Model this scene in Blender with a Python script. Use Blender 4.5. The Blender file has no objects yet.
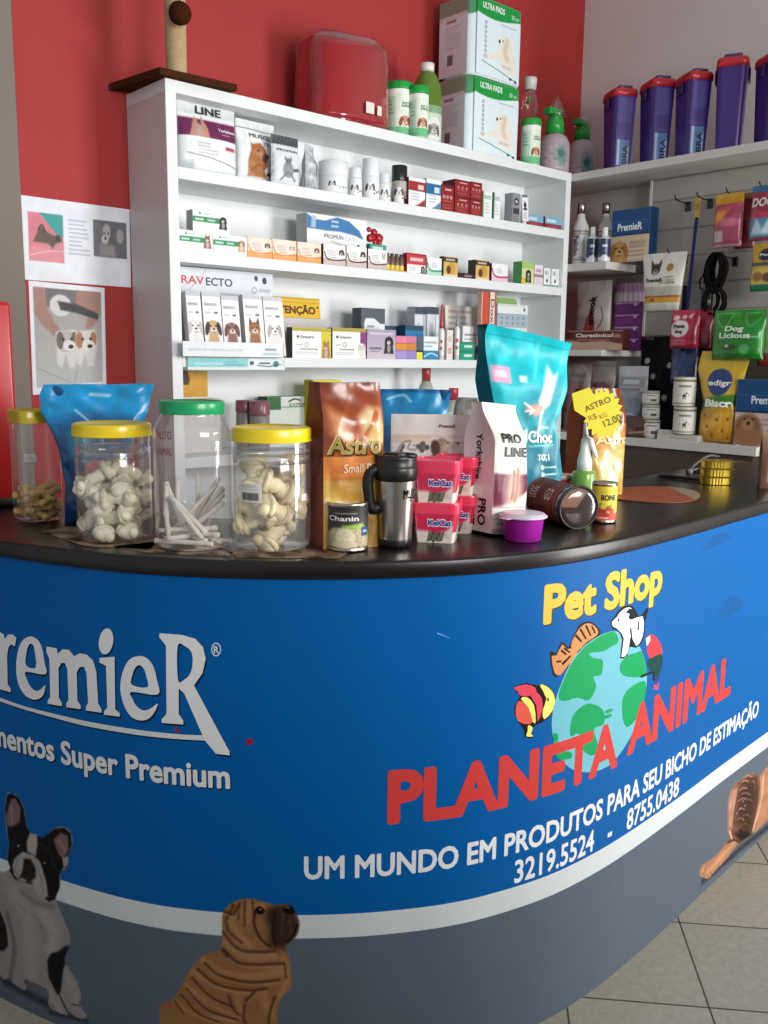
import bpy, bmesh, math, random
import numpy as np
from mathutils import Vector, Matrix
from mathutils.geometry import tessellate_polygon
PI = math.pi
scene = bpy.context.scene
COL = scene.collection
R = random.Random(7)

# ------------------------------------------------------------------ camera
F_PX = 913.2
YAW, PITCH, ROLL = 0.7320552, 0.1652278, 0.0115801
CAM = np.array([-1.60468, -2.9, 1.5])
FW = np.array([math.sin(YAW)*math.cos(PITCH), math.cos(YAW)*math.cos(PITCH), -math.sin(PITCH)])
_rt = np.array([math.cos(YAW), -math.sin(YAW), 0.0])
_up = np.cross(_rt, FW)
RT = _rt*math.cos(ROLL) + _up*math.sin(ROLL)
UP = -_rt*math.sin(ROLL) + _up*math.cos(ROLL)
cam_data = bpy.data.cameras.new('camera')
cam_data.sensor_fit = 'HORIZONTAL'; cam_data.sensor_width = 36.0
cam_data.lens = F_PX/768*36.0
cam_data.clip_start = 0.05
cam = bpy.data.objects.new('camera', cam_data); COL.objects.link(cam)
cam.matrix_world = Matrix(((RT[0], UP[0], -FW[0], CAM[0]), (RT[1], UP[1], -FW[1], CAM[1]), (RT[2], UP[2], -FW[2], CAM[2]), (0, 0, 0, 1)))
scene.camera = cam

def ray(x, y): return FW*F_PX + RT*(x-384) + UP*(512-y)
def on(x, y, axis, v):                 # where the sight line through a point of the photo meets a real surface
    d = ray(x, y); t = (v-CAM[axis])/d[axis]; return CAM + t*d
def solve_x(px, P0, d):                # slide P0 along d until it stands under a column of the photo
    n = F_PX*RT - (px-384)*FW; P0 = np.array(P0, float); d = np.array(d, float)
    return P0 + d*(-((P0-CAM)@n)/(d@n))
def solve_y(py, P0, d=(0, 0, 1)):
    n = F_PX*UP - (512-py)*FW; P0 = np.array(P0, float); d = np.array(d, float)
    return P0 + d*(-((P0-CAM)@n)/(d@n))
def depth(P): return float((np.array(P)-CAM)@FW)

# ------------------------------------------------------------------ colours
def lin(c):
    c = np.asarray(c, float)
    return np.where(c <= 0.04045, c/12.92, ((c+0.055)/1.055)**2.4)
def hx(s):
    if not isinstance(s, str): return np.array(s, float)
    s = s.lstrip('#'); return np.array([int(s[i:i+2], 16)/255 for i in (0, 2, 4)])

# ------------------------------------------------------------------ materials
def new_mat(name):
    m = bpy.data.materials.new(name); m.use_nodes = True
    nt = m.node_tree; b = nt.nodes['Principled BSDF']; return m, nt, b
def noise_bump(nt, b, scale, strength, dist=0.002, detail=3, coord='Object'):
    tc = nt.nodes.new('ShaderNodeTexCoord'); n = nt.nodes.new('ShaderNodeTexNoise')
    n.inputs['Scale'].default_value = scale; n.inputs['Detail'].default_value = detail
    nt.links.new(tc.outputs[coord], n.inputs['Vector'])
    bp = nt.nodes.new('ShaderNodeBump'); bp.inputs['Strength'].default_value = strength; bp.inputs['Distance'].default_value = dist
    nt.links.new(n.outputs['Fac'], bp.inputs['Height']); nt.links.new(bp.outputs['Normal'], b.inputs['Normal'])
    return n
def printed(name, rough=0.5, spec=0.4, metal=0.0, coat=0.0, bump=None, mottle=0.05, mscale=30):
    """surface whose ink comes from the mesh's own colour layer, gently mottled"""
    m, nt, b = new_mat(name)
    at = nt.nodes.new('ShaderNodeAttribute'); at.attribute_name = 'Col'
    tc = nt.nodes.new('ShaderNodeTexCoord'); n = nt.nodes.new('ShaderNodeTexNoise'); n.inputs['Scale'].default_value = mscale
    nt.links.new(tc.outputs['Object'], n.inputs['Vector'])
    mr = nt.nodes.new('ShaderNodeMapRange'); mr.inputs['To Min'].default_value = 1-mottle*2; mr.inputs['To Max'].default_value = 1+mottle
    nt.links.new(n.outputs['Fac'], mr.inputs['Value'])
    mx = nt.nodes.new('ShaderNodeMix'); mx.data_type = 'RGBA'; mx.blend_type = 'MULTIPLY'; mx.inputs['Factor'].default_value = 1
    nt.links.new(at.outputs['Color'], mx.inputs[6]); nt.links.new(mr.outputs['Result'], mx.inputs[7])
    nt.links.new(mx.outputs[2], b.inputs['Base Color'])
    b.inputs['Roughness'].default_value = rough; b.inputs['Specular IOR Level'].default_value = spec
    b.inputs['Metallic'].default_value = metal; b.inputs['Coat Weight'].default_value = coat; b.inputs['Coat Roughness'].default_value = 0.12
    if bump: noise_bump(nt, b, *bump)
    return m
M_PAPER = printed('printed_card', 0.5)
M_BANNER = printed('printed_vinyl', 0.45, 0.1, bump=(260, 0.08, 0.001, 2), mottle=0.03, mscale=12)
M_BOARD = printed('white_melamine', 0.42, 0.4, mottle=0.02, mscale=8)
M_PLASTIC = printed('moulded_plastic', 0.3, 0.5, coat=0.15, mottle=0.03)
M_FOIL = printed('glossy_foil_film', 0.28, 0.5, coat=0.3, bump=(30, 0.3, 0.004, 3), mottle=0.05)
M_FILM = printed('satin_film', 0.4, 0.45, bump=(30, 0.3, 0.004, 3), mottle=0.04)
M_CLOTH = printed('cloth', 0.9, 0.1, bump=(420, 0.5, 0.003, 2), mottle=0.12, mscale=60)
M_CARPET = printed('short_carpet', 1.0, 0.05, bump=(300, 1.0, 0.006, 2), mottle=0.2, mscale=120)
M_CHEW = printed('dry_rawhide', 0.6, 0.3, bump=(90, 0.4, 0.003, 4), mottle=0.10, mscale=40)
M_WOOD = printed('dark_laminate', 0.3, 0.4, bump=(14, 0.05, 0.001, 3), mottle=0.10, mscale=20)
M_METAL = printed('bare_metal', 0.3, 0.5, metal=1.0, mottle=0.04)
M_BLACK = printed('black_plastic', 0.35, 0.45, mottle=0.05)
def clear(name, tint=(0.95, 0.96, 0.97), gloss=0.06, rough=0.06, haze=0.04):
    m, nt, b = new_mat(name)
    nt.nodes.remove(b); out = nt.nodes['Material Output']
    tr = nt.nodes.new('ShaderNodeBsdfTransparent'); tr.inputs['Color'].default_value = (*tint, 1)
    gl = nt.nodes.new('ShaderNodeBsdfGlossy'); gl.inputs['Roughness'].default_value = rough; gl.inputs['Color'].default_value = (1, 1, 1, 1)
    df = nt.nodes.new('ShaderNodeBsdfDiffuse'); df.inputs['Color'].default_value = (0.8, 0.78, 0.78, 1)
    lw = nt.nodes.new('ShaderNodeLayerWeight'); lw.inputs['Blend'].default_value = 0.25
    ad = nt.nodes.new('ShaderNodeMath'); ad.operation = 'MULTIPLY_ADD'; ad.inputs[1].default_value = 0.6; ad.inputs[2].default_value = gloss
    ns = nt.nodes.new('ShaderNodeTexNoise'); ns.inputs['Scale'].default_value = 18
    tc = nt.nodes.new('ShaderNodeTexCoord'); nt.links.new(tc.outputs['Object'], ns.inputs['Vector'])
    bp = nt.nodes.new('ShaderNodeBump'); bp.inputs['Strength'].default_value = 0.12; bp.inputs['Distance'].default_value = 0.004
    nt.links.new(ns.outputs['Fac'], bp.inputs['Height']); nt.links.new(bp.outputs['Normal'], gl.inputs['Normal'])
    nt.links.new(lw.outputs['Facing'], ad.inputs[0])
    m1 = nt.nodes.new('ShaderNodeMixShader'); m1.inputs['Fac'].default_value = haze
    m2 = nt.nodes.new('ShaderNodeMixShader')
    nt.links.new(tr.outputs[0], m1.inputs[1]); nt.links.new(df.outputs[0], m1.inputs[2])
    nt.links.new(ad.outputs[0], m2.inputs['Fac']); nt.links.new(m1.outputs[0], m2.inputs[1]); nt.links.new(gl.outputs[0], m2.inputs[2])
    nt.links.new(m2.outputs[0], out.inputs['Surface'])
    return m
M_CLEAR = clear('clear_jar_plastic', (0.975, 0.975, 0.98), 0.045, 0.07, 0.06)
M_WRAP = clear('clear_wrap', (0.95, 0.93, 0.93), 0.03, 0.12, 0.015)
M_TINT_GREEN = clear('green_liquid_plastic', (0.35, 0.55, 0.08), 0.06, 0.08, 0.12)
M_TINT_BROWN = clear('amber_plastic', (0.55, 0.42, 0.36), 0.03, 0.12, 0.03)
M_MATT = printed('matt_wrap', 0.5, 0.2, bump=(40, 0.2, 0.003, 3), mottle=0.12)

# ------------------------------------------------------------------ scene bookkeeping
def tag(o, label, cat, group=None, kind=None):
    o['label'] = label; o['category'] = cat
    if group: o['group'] = group
    if kind: o['kind'] = kind
    return o
def thing(name, label, cat, loc=(0, 0, 0), rot=0.0, group=None):
    o = bpy.data.objects.new(name, None); COL.objects.link(o)
    o.empty_display_size = 0.05; o.location = Vector([float(a) for a in loc]); o.rotation_euler = (0, 0, rot)
    return tag(o, label, cat, group)
def copy_tree(o, loc=None, label=None, rot=None):
    c = o.copy(); COL.objects.link(c)
    for ch in list(o.children):
        k = ch.copy(); COL.objects.link(k); k.parent = c
        for g in list(ch.children):
            q = g.copy(); COL.objects.link(q); q.parent = k
    if loc is not None: c.location = Vector([float(a) for a in loc])
    if rot is not None: c.rotation_euler = rot if hasattr(rot, '__len__') else (0, 0, rot)
    if label: c['label'] = label
    return c

# ------------------------------------------------------------------ text outlines
_glyph = {}
def glyphs(s, bold):
    k = (s, bold)
    if k not in _glyph:
        cu = bpy.data.curves.new('lettering', 'FONT'); cu.body = s; cu.size = 1.0; cu.offset = bold; cu.resolution_u = 3; cu.fill_mode = 'FRONT'
        ob = bpy.data.objects.new('lettering', cu)
        me = bpy.data.meshes.new_from_object(ob)
        me.calc_loop_triangles()
        v = np.array([(p.co.x, p.co.y) for p in me.vertices]).reshape(-1, 2)
        t = np.array([tuple(tr.vertices) for tr in me.loop_triangles]).reshape(-1, 3).astype(int)
        bpy.data.objects.remove(ob); bpy.data.curves.remove(cu); bpy.data.meshes.remove(me)
        _glyph[k] = (v, t)
    return _glyph[k]
CAP = 0.729
_bold = {}
def bold_glyphs(txt, bold, cell):
    """outlines thickened by tracing the level line of their distance field"""
    key = (txt, bold, cell)
    if key in _bold: return _bold[key]
    v, t = glyphs(txt, 0.0)
    if not len(t): return v, t
    m = bold+2*cell; x0, y0 = v.min(0)-m; nx, ny = (np.ceil((v.max(0)+m-(x0, y0))/cell).astype(int)+1)
    gx, gy = x0+np.arange(nx)*cell, y0+np.arange(ny)*cell; D = np.full((ny, nx), 9.0); IN = np.zeros((ny, nx), bool)
    cnt = {}
    for a, b, c in t:
        for e in ((a, b), (b, c), (c, a)):
            k = (min(e), max(e)); cnt[k] = cnt.get(k, 0)+1
        p = v[[a, b, c]]; i0, i1 = np.searchsorted(gx, [p[:, 0].min(), p[:, 0].max()+1e-9]); j0, j1 = np.searchsorted(gy, [p[:, 1].min(), p[:, 1].max()+1e-9])
        if i1 > i0 and j1 > j0:
            X, Y = np.meshgrid(gx[i0:i1], gy[j0:j1]); q = []
            for k in range(3):
                d0, d1 = p[k], p[(k+1) % 3]; q.append((d1[0]-d0[0])*(Y-d0[1])-(d1[1]-d0[1])*(X-d0[0]))
            IN[j0:j1, i0:i1] |= ((q[0] >= -1e-9) & (q[1] >= -1e-9) & (q[2] >= -1e-9)) | ((q[0] <= 1e-9) & (q[1] <= 1e-9) & (q[2] <= 1e-9))
    for (a, b), n in cnt.items():
        if n != 1: continue
        p, q = v[a], v[b]; i0, i1 = np.searchsorted(gx, [min(p[0], q[0])-m, max(p[0], q[0])+m]); j0, j1 = np.searchsorted(gy, [min(p[1], q[1])-m, max(p[1], q[1])+m])
        X, Y = np.meshgrid(gx[i0:i1], gy[j0:j1]); e = q-p; u = np.clip(((X-p[0])*e[0]+(Y-p[1])*e[1])/(e@e+1e-15), 0, 1)
        D[j0:j1, i0:i1] = np.minimum(D[j0:j1, i0:i1], np.hypot(X-p[0]-u*e[0], Y-p[1]-u*e[1]))
    S = np.where(IN, -D, D)-bold; ins = S < 0; V, F, idx = [], [], {}
    def node(j, i):
        if (j, i) not in idx: idx[(j, i)] = len(V); V.append((gx[i], gy[j]))
        return idx[(j, i)]
    def cut(a, b):
        k = (min(a, b), max(a, b))
        if k not in idx:
            f = S[a]/(S[a]-S[b]); idx[k] = len(V); V.append((gx[a[1]]+f*(gx[b[1]]-gx[a[1]]), gy[a[0]]+f*(gy[b[0]]-gy[a[0]])))
        return idx[k]
    n4 = ins[:-1, :-1].astype(int)+ins[1:, :-1]+ins[:-1, 1:]+ins[1:, 1:]
    for j, i in zip(*np.nonzero(n4)):
        c = [(j, i), (j, i+1), (j+1, i+1), (j+1, i)]; f = []
        for k in range(4):
            a, b = c[k], c[(k+1) % 4]
            if ins[a]: f.append(node(*a))
            if ins[a] != ins[b]: f.append(cut(a, b))
        F += [(f[0], f[k], f[k+1]) for k in range(1, len(f)-1)]
    _bold[key] = (np.array(V), np.array(F)); return _bold[key]
def split_tris(v, t, L):
    v = [tuple(p) for p in v]; out = []; stack = [tuple(x) for x in t]; mid = {}
    while stack:
        a, b, c = stack.pop()
        es = [(a, b, c), (b, c, a), (c, a, b)]
        ln = [math.hypot(v[e[0]][0]-v[e[1]][0], v[e[0]][1]-v[e[1]][1]) for e in es]
        i = ln.index(max(ln))
        if ln[i] <= L: out.append((a, b, c)); continue
        p, q, o = es[i]; key = (min(p, q), max(p, q))
        if key not in mid:
            mid[key] = len(v); v.append(((v[p][0]+v[q][0])/2, (v[p][1]+v[q][1])/2))
        m = mid[key]; stack += [(p, m, o), (m, q, o)]
    return np.array(v), np.array(out).reshape(-1, 3)
def poly_tris(pts, holes=()):
    loops = [[Vector((p[0], p[1], 0)) for p in l] for l in [pts, *holes]]
    tr = tessellate_polygon(loops); flat = [p for l in [pts, *holes] for p in l]
    return np.array(flat, float), np.array([tuple(t) for t in tr]).reshape(-1, 3)
def smooth_loop(pts, n=5):
    P = np.array(pts, float); out = []; N = len(P)
    for i in range(N):
        a, b, c, d = P[i-1], P[i], P[(i+1) % N], P[(i+2) % N]
        for k in range(n):
            t = k/n; out.append(0.5*((2*b)+(-a+c)*t+(2*a-5*b+4*c-d)*t*t+(-a+3*b-3*c+d)*t**3))
    return np.array(out)

# ------------------------------------------------------------------ painter: a grid of ink values
def sdf_poly(U, V, pts):
    pts = np.asarray(pts, float); ins = np.zeros(U.shape, bool); d = np.full(U.shape, 1e9)
    n = len(pts)
    for i in range(n):
        x0, y0 = pts[i]; x1, y1 = pts[(i+1) % n]
        ex, ey = x1-x0, y1-y0; L = ex*ex+ey*ey+1e-12
        t = np.clip(((U-x0)*ex+(V-y0)*ey)/L, 0, 1)
        d = np.minimum(d, (U-x0-t*ex)**2+(V-y0-t*ey)**2)
        if y0 != y1:
            c = ((y0 > V) != (y1 > V)) & (U < (x1-x0)*(V-y0)/(y1-y0)+x0); ins ^= c
    d = np.sqrt(d); return np.where(ins, -d, d)
class Art:
    """ink laid down on a rectangle: U runs 0..w, V runs 0..1 (v up); U is in units of the height so circles stay round"""
    def __init__(s, asp, nu, nv, base):
        s.asp = asp; s.nu, s.nv = nu, nv
        s.U, s.V = np.meshgrid(np.linspace(0, asp, nu), np.linspace(0, 1, nv))
        s.c = np.empty((nv, nu, 3)); s.c[:] = hx(base); s.px = 1.0/max(nv-1, 1)
    def _b(s, a, c):
        a = np.clip(a, 0, 1)[..., None]; s.c = s.c*(1-a)+hx(c)*a
    def poly(s, pts, c, soft=1.0, a=1.0): s._b(a*np.clip(0.5-sdf_poly(s.U, s.V, [(x*s.asp, y) for x, y in pts])/(s.px*soft), 0, 1), c)
    def rect(s, u0, v0, u1, v1, c, a=1.0): s.poly([(u0, v0), (u1, v0), (u1, v1), (u0, v1)], c, 1.0, a)
    def ell(s, u, v, ru, rv, c, rot=0.0, soft=0.15, a=1.0):       # ru, rv in units of the height
        x, y = s.U-u*s.asp, s.V-v; cr, sr = math.cos(rot), math.sin(rot)
        x, y = (x*cr+y*sr)/ru, (-x*sr+y*cr)/rv
        s._b(a*np.clip((1-np.sqrt(x*x+y*y))/soft+0.5, 0, 1), c)
    def ring(s, u, v, r, w, c, asp=1.0):
        d = np.abs(np.sqrt(((s.U-u*s.asp)/asp)**2+(s.V-v)**2)-r); s._b(np.clip((w/2-d)/s.px+0.5, 0, 1), c)
    def stroke(s, pts, w, c, a=1.0, soft=None):
        d = np.full(s.U.shape, 1e9); pts = [(x*s.asp, y) for x, y in (catmull(np.array(pts, float), 5) if len(pts) > 2 else pts)]
        for (x0, y0), (x1, y1) in zip(pts[:-1], pts[1:]):
            ex, ey = x1-x0, y1-y0; t = np.clip(((s.U-x0)*ex+(s.V-y0)*ey)/(ex*ex+ey*ey+1e-12), 0, 1)
            d = np.minimum(d, np.hypot(s.U-x0-t*ex, s.V-y0-t*ey))
        s._b(a*np.clip((w/2-d)/(soft or s.px)+0.5, 0, 1), c)
    def grad(s, v0, v1, c0, c1):
        t = np.clip((s.V-v0)/(v1-v0), 0, 1)[..., None]; m = ((s.V >= min(v0, v1)) & (s.V <= max(v0, v1)))[..., None]
        s.c = np.where(m, hx(c0)*(1-t)+hx(c1)*t, s.c)
    def noise(s, amt, f=9, seed=1):
        s.c = np.clip(s.c*(1+amt*wav(s.U*f, s.V*f, seed)[..., None]), 0, 1)
    def lines(s, u0, u1, v0, v1, n, c, a=0.6, seed=0):            # print too fine to read
        r = random.Random(seed)
        for i in range(n):
            v = v0+(v1-v0)*(i+0.5)/n; s.rect(u0, v-0.22*(v1-v0)/n, u0+(u1-u0)*r.uniform(0.6, 1), v+0.22*(v1-v0)/n, c, a)
    def dog(s, u, v, h, coat, ear=None, muz='f0e4d4', face=1, body=True, nose='1c1614', prick=False):
        """a small sitting dog: (u, v) centre of the head, h = head radius in heights"""
        ear = ear or tuple(hx(coat)*0.6); U = lambda dx: u+dx*h/s.asp
        if body:
            s.poly([(U(-1.1), v-h*0.3), (U(1.0), v-h*0.3), (U(1.5), v-h*2.9), (U(-1.6), v-h*2.9)], coat, 2)
            s.ell(U(0.0), v-1.6*h, 0.55*h, 1.2*h, muz, 0, 0.5, 0.6)
        if prick:
            for q in (-1, 1): s.poly([(U(q*0.15), v+0.6*h), (U(q*0.95), v+0.35*h), (U(q*0.75), v+1.75*h)], ear)
        s.ell(u, v, h, 1.02*h, coat)
        if not prick:
            for q in (-1, 1): s.ell(U(q*0.95), v-0.15*h, 0.36*h, 0.95*h, ear, q*0.22)
        s.ell(U(0.08*face), v-0.42*h, 0.52*h, 0.5*h, muz, 0, 0.3)
        s.ell(U(0.1*face), v-0.2*h, 0.2*h, 0.15*h, nose)
        for q in (-1, 1): s.ell(U(0.42*q), v+0.22*h, 0.13*h, 0.13*h, nose)
        s.stroke([(U(-0.2), v-0.62*h), (U(0.1), v-0.7*h), (U(0.35), v-0.6*h)], 0.1*h, nose)
def wav(x, y, seed=1, n=7):
    r = random.Random(seed); o = 0
    for i in range(n):
        a = r.uniform(0, 2*PI); k = r.uniform(0.6, 2.2); o = o+np.sin((x*math.cos(a)+y*math.sin(a))*k+r.uniform(0, 6.3))
    return o/n

# ------------------------------------------------------------------ mesh builder
class MB:
    def __init__(s): s.v = []; s.c = []; s.f = []; s.sm = []; s.n = 0; s.M = None
    def add(s, v, f, col, smooth=False):
        v = np.asarray(v, float).reshape(-1, 3)
        if s.M is not None: v = v@s.M[:3, :3].T+s.M[:3, 3]
        c = lin(hx(col)) if np.ndim(hx(col)) == 1 else lin(np.asarray(col, float).reshape(-1, 3))
        if c.ndim == 1: c = np.tile(c, (len(v), 1))
        s.v.append(v); s.c.append(c); o = s.n
        s.f += [tuple(int(i)+o for i in q) for q in f]; s.sm += [smooth]*len(f); s.n += len(v); return s
    def grid(s, P, col, smooth=True, wu=False, mask=None):
        nv, nu = P.shape[:2]; f = []
        for j in range(nv-1):
            for i in range(nu if wu else nu-1):
                k = (i+1) % nu
                if mask is not None and not (mask[j, i] or mask[j, k] or mask[j+1, i] or mask[j+1, k]): continue
                f.append((j*nu+i, j*nu+k, (j+1)*nu+k, (j+1)*nu+i))
        c = col if np.ndim(hx(col)) == 1 else np.asarray(col).reshape(-1, 3)
        return s.add(P.reshape(-1, 3), f, c, smooth)
    def box(s, x0, x1, y0, y1, z0, z1, col, bev=0.0, seg=2):
        if bev <= 0:
            v = [(x, y, z) for z in (z0, z1) for y in (y0, y1) for x in (x0, x1)]
            return s.add(v, [(0, 2, 3, 1), (4, 5, 7, 6), (0, 1, 5, 4), (2, 6, 7, 3), (0, 4, 6, 2), (1, 3, 7, 5)], col)
        bm = bmesh.new(); bmesh.ops.create_cube(bm, size=1)
        for w in bm.verts: w.co = Vector(((x0+x1)/2+w.co.x*(x1-x0), (y0+y1)/2+w.co.y*(y1-y0), (z0+z1)/2+w.co.z*(z1-z0)))
        bmesh.ops.bevel(bm, geom=bm.edges[:], offset=bev, segments=seg, affect='EDGES', profile=0.5)
        s.bm(bm, col, seg > 1); return s
    def bm(s, bm, col, smooth=True):
        bm.verts.ensure_lookup_table(); bm.verts.index_update()
        s.add([tuple(v.co) for v in bm.verts], [[v.index for v in f.verts] for f in bm.faces], col, smooth); bm.free(); return s
    def lathe(s, prof, col, n=32, cx=0, cy=0, smooth=True, sq=None):
        """prof: (radius, z[, colour]); sq: exponent of a rounded-square section"""
        nv = len(prof); th = np.linspace(0, 2*PI, n, endpoint=False); P = np.zeros((nv, n, 3)); C = np.zeros((nv, n, 3))
        ct, st = np.cos(th), np.sin(th); k = 1.0 if sq is None else 1/((np.abs(ct)**sq+np.abs(st)**sq)**(1/sq))
        for j, p in enumerate(prof):
            P[j, :, 0] = cx+p[0]*ct*k; P[j, :, 1] = cy+p[0]*st*k; P[j, :, 2] = p[1]; C[j] = hx(p[2] if len(p) > 2 else col)
        return s.grid(P, C, smooth, True)
    def tube(s, pts, r, col, n=10, cap=True, smooth=True):
        pts = [np.array(p, float) for p in pts]; m = len(pts); rr = r if hasattr(r, '__len__') else [r]*m
        T = [pts[min(i+1, m-1)]-pts[max(i-1, 0)] for i in range(m)]; T = [t/(np.linalg.norm(t)+1e-12) for t in T]
        a = np.array([0, 0, 1.0]) if abs(T[0][2]) < 0.9 else np.array([1.0, 0, 0]); V = []
        for i in range(m):
            a = a-T[i]*(a@T[i]); a = a/np.linalg.norm(a); b = np.cross(T[i], a)
            V += [pts[i]+rr[i]*(a*math.cos(q)+b*math.sin(q)) for q in np.linspace(0, 2*PI, n, endpoint=False)]
        f = [(j*n+i, j*n+(i+1) % n, (j+1)*n+(i+1) % n, (j+1)*n+i) for j in range(m-1) for i in range(n)]
        if cap: f += [tuple(range(n))[::-1], tuple((m-1)*n+i for i in range(n))]
        return s.add(V, f, col, smooth)
    def blob(s, c, r, col, n=12, rot=None, wob=0.0, seed=0):
        u, v = np.meshgrid(np.linspace(0, 2*PI, n, endpoint=False), np.linspace(0, PI, n//2+2))
        k = 1+wob*wav(3*np.cos(u)*np.sin(v), 3*np.sin(u)*np.sin(v)+2*np.cos(v), seed)
        P = np.stack([np.cos(u)*np.sin(v)*r[0]*k, np.sin(u)*np.sin(v)*r[1]*k, np.cos(v)*r[2]*k], -1)
        if rot is not None: P = P@np.array(rot).T
        return s.grid(P+np.array(c), col, True, True)
    def prism(s, pts, z0, z1, col, col_side=None):
        n = len(pts); v, t = poly_tris(pts)
        s.add([(p[0], p[1], z1) for p in v], t, col); s.add([(p[0], p[1], z0) for p in v], t, col)
        s.add([(p[0], p[1], z) for z in (z0, z1) for p in pts], [(i, (i+1) % n, n+(i+1) % n, n+i) for i in range(n)], col_side or col)
        return s
    def decal(s, v2, tris, surf, col, off=0.0008, L=None, smooth=False):
        if L: v2, tris = split_tris(v2, tris, L)
        return s.add(surf(v2[:, 0], v2[:, 1], off), tris, col, smooth)
    def text(s, txt, u0, u1, v0, v1, surf, col, bold=0.0, off=0.0005, L=None, italic=0.0, vert=False, fine=0.03):
        """lettering spanning u0..u1 with its capitals from v0 to v1 on surf(u, v, off); vert turns it to read upwards"""
        v, t = bold_glyphs(txt, bold, fine) if bold else glyphs(txt, 0.0)
        if not len(t): return s
        x = (v[:, 0]-v[:, 0].min())/(v[:, 0].max()-v[:, 0].min()); y = v[:, 1]/CAP
        if vert: w = np.stack([u0+(1-y)*(u1-u0) if vert > 0 else u0+y*(u1-u0), (v0+x*(v1-v0)) if vert > 0 else (v1-x*(v1-v0))], -1)
        else: w = np.stack([u0+x*(u1-u0)+italic*y*(v1-v0), v0+y*(v1-v0)], -1)
        return s.decal(w, t, surf, col, off, L)
    def build(s, name, mat, parent=None, loc=None, rot=None):
        V = np.concatenate(s.v); C = np.concatenate(s.c)
        me = bpy.data.meshes.new(name); me.from_pydata(V.tolist(), [], s.f); me.materials.append(mat)
        me.polygons.foreach_set('use_smooth', s.sm)
        ca = me.color_attributes.new('Col', 'FLOAT_COLOR', 'POINT')
        ca.data.foreach_set('color', np.concatenate([C, np.ones((len(C), 1))], 1).ravel().astype(np.float32))
        me.update(); o = bpy.data.objects.new(name, me); COL.objects.link(o)
        if parent is not None: o.parent = parent
        if loc is not None: o.location = Vector([float(a) for a in loc])
        if rot is not None: o.rotation_euler = rot if hasattr(rot, '__len__') else (0, 0, rot)
        return o
CELL = 0.0021
def panel(mb, x0, x1, y, z0, z1, base, paint=None, texts=(), cell=CELL, tilt=0.0):
    """a printed upright face looking to -y"""
    w, h = x1-x0, z1-z0; nu, nv = max(2, int(w/cell)), max(2, int(h/cell))
    if paint is None: nu = nv = 2
    A = Art(w/h, nu, nv, base)
    if paint: paint(A)
    surf = lambda u, v, o: np.stack([x0+np.asarray(u)*w, np.full(np.shape(u), y-o)+tilt*np.asarray(v)*h, z0+np.asarray(v)*h], -1)
    mb.grid(surf(A.U/A.asp, A.V, 0), A.c, False)
    for t in texts: mb.text(*t[:5], surf, *t[5:])
def carton(w, d, h, base, paint=None, texts=(), side=None, top=None, cell=CELL, side_paint=None):
    """a printed carton, front face at y=0 looking to -y, base at z=0, left edge at x=0"""
    mb = MB(); side = side if side is not None else base; top = top if top is not None else side
    panel(mb, 0, w, 0, 0, h, base, paint, texts, cell)
    mb.add([(0, 0, 0), (0, d, 0), (0, d, h), (0, 0, h)], [(0, 1, 2, 3)], side)
    mb.add([(w, 0, 0), (w, d, 0), (w, d, h), (w, 0, h)], [(0, 1, 2, 3)], side)
    mb.add([(0, d, 0), (w, d, 0), (w, d, h), (0, d, h)], [(0, 1, 2, 3)], side)
    mb.add([(0, 0, h), (w, 0, h), (w, d, h), (0, d, h)], [(0, 1, 2, 3)], top)
    mb.add([(0, 0, 0), (w, 0, 0), (w, d, 0), (0, d, 0)], [(0, 1, 2, 3)], side)
    return mb
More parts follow.
